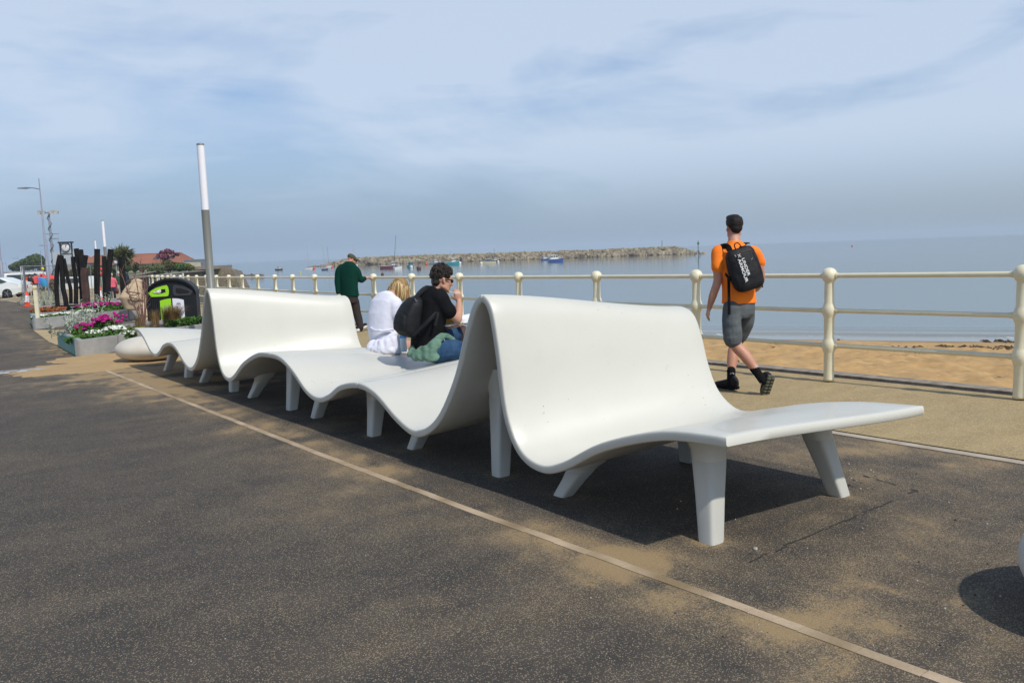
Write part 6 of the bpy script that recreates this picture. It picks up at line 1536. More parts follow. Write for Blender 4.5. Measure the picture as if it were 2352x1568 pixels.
# ---- street lamps
LAMPM = mat('lamp_column_grey', (.21, .22, .27), .5, (.17, .18, .22), 3, .5)
def street_lamp(pxb, pxt, ytop, D, arm, label, r=.085, arm_y=None):
    b = pt(pxb, 640, D); b.z = gz(b.x, b.y); t = pt(pxt, ytop, D); H = t.z - b.z; o = empty('street_lamp', b, 0, label, 'street lamp', 'street lamps along the road'); top = Vector((b.x + (t.x - b.x) * .15, b.y, t.z))
    MB().tube([b, b + (top - b) * .3, b + (top - b) * .301, top], [r * 1.35, r * 1.25, r * .95, r * .35], 12).build('column', LAMPM, o)
    aj = b + (top - b) * (1 - (arm[2] / H)); e = aj - r_ * arm[0] + Vector((0, 0, arm[1])); MB().tube([aj, aj.lerp(e, .5) + Vector((0, 0, .05)), e], r * .45, 8).build('arm', LAMPM, o)
    mb = MB(); mb.loft([(e + r_ * (.35), r_.cross(Zv) * .06, Zv * .04), (e, r_.cross(Zv) * .15, Zv * .07), (e - r_ * .55, r_.cross(Zv) * .12, Zv * .035)], 12, 2.5); mb.build('lantern', LAMPM, o)
street_lamp(111, 86, 413, 60, (1.0, .12, .75), 'tallest grey street lamp with a single arm to the left'); street_lamp(116, 105, 550, 150, (1.0, .15, 1.2), 'smaller street lamp right behind the tallest one', .11)
street_lamp(99, 94, 575, 240, (1.3, .15, 1.2), 'far street lamp left of the lattice mast', .13); street_lamp(46, 41.5, 586, 300, (1.8, .1, 1.2), 'far street lamp in front of the round tree, left one', .13); street_lamp(64, 61, 592, 330, (1.5, .1, 1.2), 'far street lamp in front of the round tree, right one', .13)
street_lamp(5, -14, 400, 58, (1.0, .1, .8), 'street lamp column rising at the left edge of the photo', .09); street_lamp(17, 15, 600, 320, (1.2, .1, 1.0), 'tiny far street lamp near the left edge', .12); street_lamp(143, 130, 545, 120, (.5, .1, .3), 'thin lamp column with round head left of the clock', .07)
# ---- mast with floodlights
b = pt(126, 640, 88); b.z = gz(b.x, b.y); t = pt(114.5, 489, 88); b2 = Vector((b.x, b.y, t.z)); o = empty('floodlight_mast', b, 0, 'mast carrying two clusters of floodlights, wound with cables', 'mast')
MB().tube([b, b2], [.16, .09], 10).build('pole', LAMPM, o); mb = MB(); H = t.z - b.z
mb.tube([b + Vector((math.cos(k * 1.1) * .2, math.sin(k * 1.1) * .2, H * k / 40)) for k in range(40)], .035, 5); mb.build('cable', POSTD, o)
mb = MB(); mb.tube([b2 - r_ * .9, b2 + r_ * .9], .05, 6); mb.tube([b + Vector((0, 0, H * .72)) - r_ * .8, b + Vector((0, 0, H * .72)) + r_ * .9], .03, 6); mb.build('cross_arm', LAMPM, o)
for k, x in enumerate((-.85, -.5, .45, .85)):
    c = b2 + r_ * x + Vector((0, 0, .05)); m_ = MB(); m_.loft([(c + f_ * .2, r_ * .12, Uv * .12), (c, r_ * .22, Uv * .2), (c - f_ * .25 - Vector((0, 0, .08)), r_ * .25, Uv * .24)], 12, 3); m_.build('floodlight', mat('lamp_housing', (.45, .45, .42), .35, (.2, .2, .2), 5, .6), o)
# ---- clock on a frame
CKB = mat('clock_frame_dark', (.03, .035, .04), .5); CD = 85
def k1(x, y, d=0): return c1(x, y, CD + d)
bb = k1(620, 1000); bb.z = gz(bb.x, bb.y); o = empty('street_clock', bb, 0, 'round white street clock hung in a dark square frame', 'clock'); zt = k1(618, 678).z
cc = k1(618, 722); up = Zv; h0 = 57 * .24538 * CD / FPX
mb = MB()
for s in (-1, 1): q = Vector((cc.x, cc.y, 0)) + r_ * s * h0 * .93; mb.box(Vector((q.x, q.y, (zt + bb.z) / 2)), (.12, .12, zt - bb.z), rz=-HEAD)
mb.box(Vector((cc.x, cc.y, zt)), (h0 * 2.2, .5, .16), rz=-HEAD); mb.box(Vector((cc.x, cc.y, k1(618, 785).z)), (h0 * 1.8, .12, .07), rz=-HEAD); mb.build('frame', CKB, o, smooth=False)
rf = 41 * .24538 * CD / FPX; fn = Vector((-math.sin(HEAD), -math.cos(HEAD), 0))
fc = MB().lathe(cc - fn * .12, [(rf, 0), (rf, .22), (rf * .9, .25), (0, .25)], 36, axis=fn).build('dial', mat('clock_dial', (.72, .72, .70), .4), o); MB().tube([cc + fn * .12 + r_ * rf * math.cos(k * .196) + Zv * rf * math.sin(k * .196) for k in range(33)], .045, 6).build('rim', CKB, fc)
mb = MB()
for k in range(12): a = k * math.pi / 6; q = cc + fn * .145; mb.tube([q + (r_ * math.cos(a) + Zv * math.sin(a)) * rf * .80, q + (r_ * math.cos(a) + Zv * math.sin(a)) * rf * .90], .012, 4)
mb.tube([cc + fn * .15 - (r_ * math.sin(-.2)) * 0, cc + fn * .15 + (r_ * math.sin(.33) + Zv * math.cos(.33)) * rf * .7], .018, 5); mb.tube([cc + fn * .15, cc + fn * .15 + (r_ * math.sin(.62) + Zv * math.cos(.62)) * rf * .48], .022, 5); mb.build('hands_and_ticks', CKB, fc)
MB().box(k1(620, 822, .3), (2.6, .4, 1.3), rz=-HEAD).build('sign_box', mat('pale_sign_box', (.42, .46, .48), .6), o, smooth=False)

# ---- cars and bus
GLS = mat('car_glass', (.035, .05, .055), .05, (.05, .07, .075), 2, .5); TYRE = mat('tyre', (.012, .012, .013), .8); RIM = mat('wheel_rim', (.25, .25, .27), .35, metal=.6); WHITECAR = mat('white_car_paint', (.72, .73, .70), .25, (.68, .69, .66), 2, .3, coat=.6)
def car(c, X, label, m, L=4.6, H=1.45, Wd=1.8, kind='sedan'):
    """side profile lofted across the width; X points to the car's rear"""
    Y = Vector((-X.y, X.x, 0)); Z = Vector((0, 0, 1)); o = empty('parked_car', c, 0, label, 'car', 'parked vehicles')
    if kind == 'sedan':
        body = [(-.5, .30), (-.49, .45), (-.45, .62), (-.28, .70), (-.16, .74), (-.06, .95), (.02, .995), (.14, 1.0), (.24, .96), (.36, .80), (.44, .745), (.495, .71), (.5, .5), (.49, .27), (.42, .17), (-.42, .17)]
        win = [(-.145, .735), (-.05, .93), (.03, .965), (.14, .965), (.225, .93), (.32, .795), (.25, .735)]
    else:
        body = [(-.5, .22), (-.495, .45), (-.46, .62), (-.42, .93), (-.36, .99), (.42, 1.0), (.48, .97), (.5, .5), (.5, .2), (.42, .14), (-.42, .14)]
        win = [(-.43, .60), (-.40, .90), (.44, .90), (.46, .60)]
    V = []; F = []; n = len(body)
    for (yy, ins) in ((-1, .93), (-.86, 1.0), (.86, 1.0), (1, .93)):
        for (x, z) in body:
            tum = 1 - .16 * max(0, (z - .68) / .32) if kind == 'sedan' else 1 - .05 * max(0, z - .6)
            V.append(c + X * (x * L * (.5 + .5 * ins if abs(yy) == 1 else 1)) + Y * (yy * Wd / 2 * tum * (1 if abs(yy) == 1 else .97)) + Z * (z * H * (1 if abs(yy) < 1 else .5 * ins + .5)))
    for k in range(3):
        for i in range(n): F.append((k * n + i, k * n + (i + 1) % n, (k + 1) * n + (i + 1) % n, (k + 1) * n + i))
    F.append(tuple(range(n))[::-1]); F.append(tuple(3 * n + i for i in range(n)))
    MB().add(V, F).build('body', m, o, smooth=False)
    for s in (-1, 1):
        P = []
        for (x, z) in win: tum = 1 - .16 * max(0, (z - .68) / .32) if kind == 'sedan' else 1 - .05 * max(0, z - .6); P.append(c + X * x * L * .985 + Y * (s * (Wd / 2 * tum + .012)) + Z * z * H * .985)
        obj('side_window', P, [tuple(range(len(P)))], GLS, o, smooth=False)
        for wx in (-.31, .31):
            q = c + X * wx * L + Y * s * (Wd / 2 - .10) + Z * .33; w_ = MB().lathe(q - Y * .12, [(.2, 0), (.33, .01), (.345, .05), (.345, .19), (.33, .235), (.22, .24)], 24, axis=Y).build('wheel', TYRE, o)
            mb = MB()
            for k in range(5): a = k * 1.2566; mb.tube([q + Y * s * .10, q + Y * s * .11 + (X * math.cos(a) + Z * math.sin(a)) * .20], .028, 5)
            mb.build('rim', RIM, w_)
    obj('rear_light', [c + X * (L * .502) + Y * (Wd * y) + Z * z * H for y, z in ((.3, .6), (.46, .6), (.46, .68), (.3, .68))], [(0, 1, 2, 3)], CONE, o, smooth=False)
    return o
cg = pt(8, 684, 57); cg.z = gz(cg.x, cg.y); xd_ = Matrix.Rotation(R(3), 3, 'Z') @ r_
zc = pt(34, 684, 57).z
cpos = pt(34, 684, 57) - xd_ * (.31 * 4.6); cpos.z = zc
car(cpos, xd_, 'white saloon car cut off by the left edge of the photo', WHITECAR)
c_ = pt(172, 670, 82); car(Vector((c_.x, c_.y, c_.z)), Matrix.Rotation(R(-8), 3, 'Z') @ r_, 'white estate car seen through the timber posts', WHITECAR, L=4.4, H=1.5, kind='van')
c_ = pt(50, 668, 95); car(Vector((c_.x, c_.y, c_.z)), Matrix.Rotation(R(60), 3, 'Z') @ r_, 'white minibus behind the white saloon car', WHITECAR, L=5.2, H=2.1, Wd=2.0, kind='van')
c_ = pt(2, 655, 100); car(Vector((c_.x, c_.y, c_.z)), r_, 'pale grey car roof just showing behind the white saloon at the left edge', mat('grey_car_paint', (.3, .31, .33), .3, coat=.5), L=4.4, H=1.4)
# pale kerb between road and promenade at left
a, b = at(-40, 695), at(66, 685); d = (b - a).normalized(); n = Vector((-d.y, d.x, 0)); 
tag(MB().box((a + b) / 2 + Vector((0, 0, .05)), ((b - a).length, .9, .12), axes=(d, n, Vector((0, 0, 1)))).build('kerb', CONC, None, smooth=False), kind='structure')

# ---- small background people
def small_person(px, pyf, D, h, label, top, legs, hair, yaw=0, m_sk=None, legc=None):
    f = pt(px, pyf, D); o = empty('person', f, 0, label, 'person'); s = h / 1.72; X = Matrix.Rotation(yaw, 3, 'Z') @ r_; Y = Vector((-X.y, X.x, 0)); Z = Vector((0, 0, 1))
    def P(x, y, z): return f + X * x * s + Y * y * s + Z * z * s
    mb = MB(); mb.loft([(P(0, 0, .85), X * .14 * s, Y * .10 * s), (P(0, 0, 1.1), X * .13 * s, Y * .09 * s), (P(0, 0, 1.35), X * .17 * s, Y * .10 * s), (P(0, 0, 1.43), X * .08 * s, Y * .07 * s)], 14)
    mb.tube([P(0, 0, 1.4), P(0, 0, 1.54)], .05 * s, 10); mb.ell(P(0, .01, 1.61), X * .075 * s, Y * .092 * s, Z * .115 * s, n=14, m=10); mb.ell(P(0, .10, 1.59), .018 * s, n=8, m=6)
    for sg in (-1, 1):
        mb.tube([P(.19 * sg, 0, 1.38), P(.25 * sg, 0, 1.1), P(.24 * sg, .08, .88)], [.045 * s, .038 * s, .028 * s], 10); mb.ell(P(.24 * sg, .09, .81), X * .02 * s, Y * .035 * s, Z * .07 * s, n=8, m=6); mb.tube([P(.09 * sg, 0, .88), P(.10 * sg, .05 * sg, .46), P(.10 * sg, .03 * sg, .07)], [.08 * s, .05 * s, .04 * s], 10)
        mb.loft([(P(.10 * sg, -.05 + .03 * sg, .04), X * .045 * s, Z * .04 * s), (P(.10 * sg, .16 + .03 * sg, .03), X * .045 * s, Z * .028 * s)], 10)
    mb.remesh('body', m_sk or SKIN, o, .022, 2)
    mb = MB(); mb.loft([(P(0, 0, .86), X * .19 * s, Y * .13 * s), (P(0, 0, 1.1), X * .17 * s, Y * .12 * s), (P(0, 0, 1.36), X * .20 * s, Y * .12 * s), (P(0, 0, 1.46), X * .09 * s, Y * .08 * s)], 16, 2.3)
    for sg in (-1, 1): mb.tube([P(.18 * sg, 0, 1.37), P(.25 * sg, 0, 1.12), P(.245 * sg, .06, .93)], [.062 * s, .055 * s, .045 * s], 10)
    mb.remesh('top', top, o, .02, 2)
    mb = MB(); 
    for sg in (-1, 1): mb.tube([P(.085 * sg, 0, .90), P(.10 * sg, .05 * sg, .46), P(.10 * sg, .03 * sg, .10)], [.10 * s, .075 * s, .065 * s], 10)
    mb.remesh('trousers', legs, o, .02, 2)
    mb = MB(); mb.ell(P(0, -.015, 1.645), X * .088 * s, Y * .10 * s, Z * .10 * s, n=14, m=10); mb.build('hair', hair, o); return o
PINKT = mat('pink_jacket', (.68, .12, .17), .8, (.55, .09, .13), 5, .6); NAVYT = mat('navy_cloth', (.02, .025, .05), .85); GREENT = mat('bottle_green_cloth', (.015, .06, .035), .85); BLUET = mat('bright_blue_cloth', (.03, .16, .62), .8); REDT = mat('red_cloth', (.62, .07, .06), .8); GREYH = mat('fair_hair', (.50, .45, .38), .7); LBLUE = mat('light_blue_cloth', (.20, .38, .66), .8)
pw = small_person(261, 692, 45, 1.52, 'woman in pink jacket and dark trousers walking away by the right timber posts', PINKT, NAVYT, GREYH, .5)
hb_ = pt(268, 668, 44.6); ho = empty('handbag', hb_, 0, 'dark red handbag hanging beside the woman in pink', 'bag'); MB().box(hb_, (.12, .26, .30), rz=.3, bev=.03).build('bag_body', mat('maroon_leather', (.10, .015, .03), .5), ho); MB().tube([hb_ + Zv * .12 - f_ * .08, hb_ + Zv * .5, hb_ + Zv * .12 + f_ * .08], .012, 5).build('strap', MC['maroon_leather'], ho)
small_person(277, 682, 55, 1.66, 'man in dark green jacket and pale trousers behind the rightmost timber posts', GREENT, mat('beige_cloth', (.35, .29, .20), .85), GREYH, .5)
small_person(290, 668, 62, 1.60, 'person in navy and red jacket right of the rightmost timber post', NAVYT, NAVYT, HAIRD, .3)
small_person(72.5, 682, 62, 1.7, 'person in black behind the mesh fence near the striped pole', BLACKF, BLACKF, HAIRD)
small_person(84, 674, 70, 1.7, 'person in red shirt behind the mesh fence', REDT, NAVYT, HAIRD, 1.0)
small_person(93, 676, 72, 1.75, 'person in bright blue shirt behind the mesh fence', BLUET, mat('grey_cloth', (.2, .2, .24), .85), GREYH, .4)
small_person(99, 674, 74, 1.65, 'person in light blue shirt behind the mesh fence', LBLUE, NAVYT, HAIRD, -.4)
small_person(116, 672, 76, 1.6, 'person in red top beneath the red parasols', REDT, NAVYT, HAIRD, .8)
small_person(27, 664, 100, 1.7, 'person in blue beside the white minibus', BLUET, NAVYT, HAIRD, .2)
small_person(463.5, 627, 150, 1.7, 'person in bright blue jacket standing on top of the stone sea wall', BLUET, NAVYT, HAIRD, .5)
# pushchair
c = pt(105, 668, 68); o = empty('pushchair', c, 0, 'turquoise pushchair behind the mesh fence', 'pushchair'); mb = MB(); TQ = mat('turquoise_cloth', (.01, .25, .48), .8)
mb.loft([(c + Zv * .35, r_ * .22, f_ * .2), (c + Zv * .6 - r_ * .05, r_ * .26, f_ * .24), (c + Zv * .95 - r_ * .08, r_ * .22, f_ * .22), (c + Zv * 1.05, r_ * .1, f_ * .12)], 14, 2.6); mb.build('seat', TQ, o)
for a in (-.3, .3):
    for b_ in (-.2, .2): MB().lathe(c + r_ * a + f_ * b_ + Zv * .12, [(.02, -.02), (.12, -.02), (.12, .02), (.02, .02)], 14, axis=f_).build('wheel', TYRE, o)
mb = MB(); mb.tube([c - r_ * .3 + Zv * .12, c + r_ * .3 + Zv * .9, c + r_ * .42 + Zv * 1.05], .02, 6); mb.tube([c + r_ * .3 + Zv * .12, c - r_ * .1 + Zv * .5], .02, 6); mb.build('frame', GALV, o)
# red parasols
for px, D, lab in ((97, 82, 'red parasol above the people behind the mesh fence, left one'), (114, 80, 'red parasol next to the street lamp, right one')):
    b = pt(px, 672, D); b.z = gz(b.x, b.y); zt_ = pt(px, 628, D).z; o = empty('parasol', b, 0, lab, 'parasol', 'red parasols'); MB().tube([b, Vector((b.x, b.y, zt_))], .03, 6).build('pole', GALV, o)
    n = 8; V = [Vector((b.x, b.y, zt_))] + [Vector((b.x + .85 * math.cos(k * .7854), b.y + .85 * math.sin(k * .7854), zt_ - .42)) for k in range(8)] + [Vector((b.x + .85 * math.cos(k * .7854), b.y + .85 * math.sin(k * .7854), zt_ - .60)) for k in range(8)]
    obj('canopy', V, [(0, 1 + k, 1 + (k + 1) % 8) for k in range(8)] + [(1 + k, 9 + k, 9 + (k + 1) % 8, 1 + (k + 1) % 8) for k in range(8)], mat('red_canopy', (.70, .06, .04), .7, (.55, .04, .03), 3, .6), o, smooth=False)
# yellow warning sign, life ring on a post, round sign
def sign_post(px, py, D, r, label, m, cat_, ring=False, name='round_sign', yb=None):
    c = pt(px, py, D); g = Vector((c.x, c.y, gz(c.x, c.y))); o = empty(name, g, 0, label, cat_); MB().tube([g, c], .035, 8).build('post', GALV, o)
    if ring: MB().tube([c + fn * .08 + (r_ * math.cos(k * .3307) + Zv * math.sin(k * .3307)) * r for k in range(20)], r * .38, 10, ends=False).build('ring', m, o)
    else: MB().lathe(c + fn * .04, [(r, 0), (r, .03), (0, .03)], 24, axis=fn).build('disc', m, o)
    return o
sign_post(231.5, 623, 56, .19, 'red life ring on a post between the timber posts', mat('lifebuoy_red', (.72, .05, .03), .5), 'life ring', True, 'life_ring'); 
so = sign_post(266, 602, 75, .22, 'small round white road sign on a post before the bungalow', CONEW, 'road sign'); MB().tube([pt(266, 602, 75) + fn * .08 + (r_ * math.cos(k * .2618) + Zv * math.sin(k * .2618)) * .2 for k in range(25)], .035, 6, ends=False).build('rim', GREYS, so)
sign_post(98.5, 617.5, 80, .15, 'small yellow sign above the people behind the mesh fence', mat('yellow_sign', (.75, .55, .02), .5), 'sign')

# ---- buildings
RTILE = mat('terracotta_roof_tiles', (.29, .105, .055), .85, (.20, .072, .04), .35, .8, .8, 6); RENDER = mat('cream_render', (.52, .46, .34), .85, (.42, .37, .27), .6, .7)
def house_roof(tl, D, label):
    pass
DH = 178
def hpt(px, py, d=0): return pt(px, py, DH + d)
rl, rr = hpt(195, 588.5), hpt(398, 579.5); zr_ = (rl.z + rr.z) / 2; el, er = hpt(188, 612.5), hpt(420, 600.5); ze = (el.z + er.z) / 2
ho = empty('bungalow', Vector(((rl.x + rr.x) / 2, (rl.y + rr.y) / 2, gz(0, 178) - .4)), 0, 'low cream bungalow with long hipped terracotta roof and two skylights', 'house')
dx = (rr - rl); dx.z = 0; Lr = dx.length; dx.normalize(); dn_ = Vector((-dx.y, dx.x, 0)); 
if dn_.dot(f_) < 0: dn_ = -dn_
E0 = Vector((el.x, el.y, 0)) - dn_ * 0; Le = (Vector((er.x, er.y, 0)) - E0).dot(dx)
def hp(x, y, z): return Vector((E0.x, E0.y, 0)) + dx * x + dn_ * y + Zv * z
W_ = 8.5; r0 = (Vector((rl.x, rl.y, 0)) - Vector((E0.x, E0.y, 0))).dot(dx) ; r1 = r0 + Lr
A = [hp(-.4, -.4, ze), hp(Le, -.4, ze), hp(Le, W_ + .4, ze), hp(-.4, W_ + .4, ze), hp(r0, W_ / 2, zr_), hp(r1, W_ / 2, zr_)]
A2 = [a - Zv * .22 for a in A[:4]]
rf_ = obj('roof', A + A2, [(0, 1, 5, 4), (1, 2, 5), (2, 3, 4, 5), (3, 0, 4), (0, 6, 7, 1), (1, 7, 8, 2), (2, 8, 9, 3), (3, 9, 6, 0), (6, 9, 8, 7)], RTILE, ho, smooth=False)
m_ = MB()
for (a, b) in ((0, 4), (4, 5), (5, 1), (5, 2)): m_.tube([A[a], A[b]], .11, 6)
m_.build('ridge_tiles', RTILE, rf_)
m_ = MB(); m_.tube([A2[0] + Zv * .1 - dn_ * .06, A2[1] + Zv * .1 - dn_ * .06], .09, 6); m_.build('gutter', POSTD, rf_)
zb_ = gz(0, 178) - .6
MB().box(hp(Le / 2, W_ / 2, (ze - .2 + zb_) / 2), (Le - .8, W_ - .4, ze - .2 - zb_), axes=(dx, dn_, Zv)).build('wall', RENDER, ho, smooth=False)
for px in (352, 386):   # skylights on the front slope
    x = (hpt(px * 1.0, 592) - Vector((E0.x, E0.y, 0))).dot(dx); t = .52; c = hp(x, -.4 + (W_ / 2 + .4) * t, ze + (zr_ - ze) * t); sl = Vector((dn_ * (W_ / 2 + .4)) + Zv * (zr_ - ze)).normalized(); nn_ = dx.cross(sl).normalized(); 
    if nn_.z < 0: nn_ = -nn_
    f2 = MB().box(c + nn_ * .05, (1.25, 1.4, .12), axes=(dx, sl, nn_)).build('skylight', POSTD, rf_, smooth=False); 
for k in range(6):
    x = 1.5 + k * (Le - 3) / 5; f2 = MB().box(hp(x, .17, (ze + zb_) / 2 + .3), (1.3, .1, 1.1), axes=(dx, dn_, Zv)).build('window', mat('white_frame', (.6, .6, .58), .5), ho, smooth=False); MB().box(hp(x, .11, (ze + zb_) / 2 + .3), (1.1, .06, .9), axes=(dx, dn_, Zv)).build('pane', GLASSD, f2, smooth=False)
# small gabled house behind the clock
c = pt(157, 640, 160); c.z = gz(c.x, c.y) - .3; o = empty('gabled_house', c, 0, 'small house with pointed timbered gable behind the timber posts', 'house'); gt = pt(157, 588, 160).z; ge = pt(157, 604, 160).z
V = [c + r_ * x + f_ * 0 + dn_ * y for y in (0, 8) for x in (-2.2, 2.2)]; V = [Vector((v.x, v.y, c.z)) for v in V] + [Vector((v.x, v.y, ge)) for v in V] + [Vector(((V[0].x + V[1].x) / 2, (V[0].y + V[1].y) / 2, gt)), Vector(((V[2].x + V[3].x) / 2, (V[2].y + V[3].y) / 2, gt))]
obj('wall', V, [(0, 1, 5, 8, 4), (3, 2, 6, 9, 7), (0, 4, 6, 2), (1, 3, 7, 5)], mat('dull_render', (.30, .27, .23), .85), o, smooth=False)
q = [v + Zv * .08 for v in V]; hang = r_ * .35
obj('roof', [q[4] - hang - Zv * .2, q[6] - hang - Zv * .2, q[9] + Zv * .1, q[8] + Zv * .1, q[5] + hang - Zv * .2, q[7] + hang - Zv * .2], [(0, 3, 2, 1), (3, 4, 5, 2)], RTILE, o, smooth=False)
mb = MB(); mb.tube([V[4], V[8]], .12, 4); mb.tube([V[5], V[8]], .12, 4); mb.tube([(V[4] + V[5]) / 2, V[8]], .1, 4); mb.tube([V[4], V[5]], .1, 4); mb.build('bargeboards', mat('brown_board', (.12, .08, .06), .8), o)
# slatted screen and cream wall at the right of the bungalow
c0_, c1_ = pt(424, 620, 150), pt(473, 618, 150); zt_ = pt(450, 596.5, 150).z; o = empty('slatted_screen', c0_, 0, 'grey vertical slatted screen right of the bungalow', 'screen'); d = (c1_ - c0_); mb = MB(); zb2 = -1.6
n = 40
for k in range(n): q = c0_ + d * (k / n); mb.box(Vector((q.x, q.y, (zt_ + zb2) / 2)), (.07, .05, zt_ - zb2), rz=math.atan2(d.y, d.x))
mb.build('slats', mat('grey_slat', (.22, .24, .26), .7), o, smooth=False); mb = MB(); mb.box(Vector(((c0_.x + c1_.x) / 2, (c0_.y + c1_.y) / 2, zt_)), (d.length, .12, .14), rz=math.atan2(d.y, d.x)); mb.box(Vector(((c0_.x + c1_.x) / 2, (c0_.y + c1_.y) / 2 + .12, (zt_ + zb2) / 2)), (d.length, .04, zt_ - zb2 - .1), rz=math.atan2(d.y, d.x)); mb.build('frame', mat('grey_frame', (.20, .23, .26), .7), o, smooth=False)
c0_, c1_ = pt(426, 622, 146), pt(462, 620, 146); zt_ = pt(445, 602.5, 146).z; d = (c1_ - c0_)
tag(MB().box(Vector(((c0_.x + c1_.x) / 2, (c0_.y + c1_.y) / 2, (zt_ + zb2) / 2)), (d.length, .25, zt_ - zb2), rz=math.atan2(d.y, d.x), bev=.05).build('cream_wall', RENDER, None, smooth=False), 'short cream rendered wall in front of the slatted screen', 'wall')
# yellow kiosk and row of low far buildings at the left
def block(px0, px1, y0, D, dep, m, label, name='far_building', roofm=None, cat_='building'):
    a, b = pt(px0, 650, D), pt(px1, 650, D); zt_ = pt((px0 + px1) / 2, y0, D).z; z0 = gz(a.x, a.y) - .5; d = b - a; d.z = 0; o = empty(name, Vector((a.x, a.y, z0)), 0, label, cat_); n_ = Vector((-d.y, d.x, 0)).normalized(); 
    if n_.dot(f_) < 0: n_ = -n_
    MB().box((a + b) / 2 + n_ * dep / 2 + Zv * ((zt_ + z0) / 2 - (a.z + b.z) / 2), (d.length, dep, zt_ - z0), axes=(d.normalized(), n_, Zv), bev=.03).build('wall', m, o, smooth=False)
    MB().box((a + b) / 2 + n_ * dep / 2 + Zv * (zt_ + .12 - (a.z + b.z) / 2), (d.length + .4, dep + .4, .24), axes=(d.normalized(), n_, Zv)).build('roof', roofm or POSTD, o, smooth=False)
    n = max(1, int(d.length / 2.2))
    for k in range(n):
        q = a + d * ((k + .5) / n); f2 = MB().box(Vector((q.x, q.y, z0 + (zt_ - z0) * .55)) - n_ * .02, (1.1, .08, (zt_ - z0) * .35), axes=(d.normalized(), n_, Zv)).build('window', GLASSD, o, smooth=False)
block(-30, 17, 634, 105, 4, mat('ochre_cladding', (.50, .26, .03), .8, (.42, .22, .03), 1, .7), 'ochre yellow kiosk with dark roof at the left edge', 'kiosk')
block(30, 56, 627, 118, 4, mat('green_fascia', (.01, .11, .06), .7), 'kiosk with dark green fascia behind the white minibus', 'kiosk', mat('pale_roof', (.4, .4, .4), .8))
block(-40, 40, 628, 240, 8, mat('dull_brick', (.22, .13, .09), .9), 'row of low brick buildings far behind the cars', 'far_building', RTILE)
block(60, 135, 632, 170, 6, mat('grey_render', (.22, .21, .20), .9), 'low grey building behind the crowd')
# ---- stone sea wall and bastion
def wall_run(pts, label, name='stone_wall', th=.6, cop=.12, m=None, kids=True):
    """pts: (px, py of the top, depth, bottom z)"""
    o = empty(name, pt(pts[0][0], pts[0][1], pts[0][2]), 0, label, 'wall'); V = []; F = []
    for (px, py, D, zb) in pts:
        t = pt(px, py, D); V += [t, Vector((t.x, t.y, zb)), t + Vector((.1, th, 0)), Vector((t.x + .1, t.y + th, zb))]
    n = len(pts)
    for k in range(n - 1): a, b = 4 * k, 4 * k + 4; F += [(a + 1, b + 1, b, a), (a, b, b + 2, a + 2), (a + 2, b + 2, b + 3, a + 3)]
    F += [(0, 2, 3, 1), (4 * n - 4, 4 * n - 3, 4 * n - 1, 4 * n - 2)]; obj('masonry', V, F, m or STONE, o, smooth=False)
    mb = MB()
    for k in range(n - 1):
        a, b = V[4 * k], V[4 * k + 4]; d = (b - a); c_ = (a + b) / 2 + Vector((.05, th / 2, cop / 2)); mb.box(c_, (d.length, th + .25, cop), axes=(d.normalized(), Vector((-d.y, d.x, 0)).normalized(), Zv))
    if cop: mb.build('coping', CONC3, o, smooth=False)
    return o
wo_ = wall_run([(468, 619, 131, -3.4), (500, 617.5, 131, -3.4), (532, 616, 131, -3.4)], 'stone bastion at the far end of the bay wall', 'stone_bastion', 6, .5)
a = pt(532, 616, 131); V = [a, Vector((a.x, a.y, -3.4)), a + f_ * 5, Vector((a.x + f_.x * 5, a.y + f_.y * 5, -3.4)), Vector((a.x, a.y, -3.4)) + r_ * 1.35, Vector((a.x + f_.x * 5, a.y + f_.y * 5, -3.4)) + r_ * 1.35]
obj('buttress', V, [(0, 4, 1), (0, 2, 5, 4), (2, 3, 5), (0, 1, 3, 2)], STONE, wo_, smooth=False)
wall_run([(300, 640, 84, -1.2), (380, 632, 100, -2.6), (416, 627, 122, -3.4), (470, 622.5, 131, -3.4)], 'old stone retaining wall behind the white railing', 'stone_wall', 1.2, .12)
wall_run([(292, 636, 120, -1.4), (325, 630, 122, -1.4), (352, 624.5, 124, -1.4)], 'upper garden wall of weathered stone in front of the bungalow', 'stone_wall', .5, .1)
wall_run([(186, 634, 100, -1.4), (240, 631, 104, -1.4), (290, 629, 110, -1.4)], 'brown stone wall behind the timber posts', 'stone_wall', .5, .1)
# raised garden bank behind the wall
BANK = mat('garden_bank', (.09, .11, .04), .95, (.06, .07, .03), .6, .8)
V = [pt(180, 640, 104), pt(300, 634, 112), pt(352, 628, 126), pt(470, 622.5, 133), pt(470, 618, 200), pt(180, 626, 200)]
for v in V[:4]: v.z -= .15
o = obj('garden_bank', V, [(0, 1, 2, 3, 4, 5)], BANK, smooth=False); tag(o, kind='structure')
# white railing above the slipway
WR = mat('white_railing_paint', (.70, .67, .58), .45)
pp = [(318, 636.5, 96), (341.5, 634, 90), (364, 633, 85), (392.5, 631, 80), (420, 628.8, 76)]
o = empty('slipway_railing', pt(341, 660, 90), 0, 'white square post railing rising beside the slipway', 'railing'); PP = []
for px, py, D in pp:
    t = pt(px, py, D); PP.append(t); MB().box(t - Zv * .75, (.13, .13, 1.6), rz=.3, bev=.01).build('post', WR, o, smooth=False)
for k in range(3):
    mb = MB()
    for a, b in zip(PP, PP[1:]): mb.tube([a - Zv * (.08 + k * .38), b - Zv * (.08 + k * .38)], .03, 6, ends=False)
    mb.build('rail', WR, o)
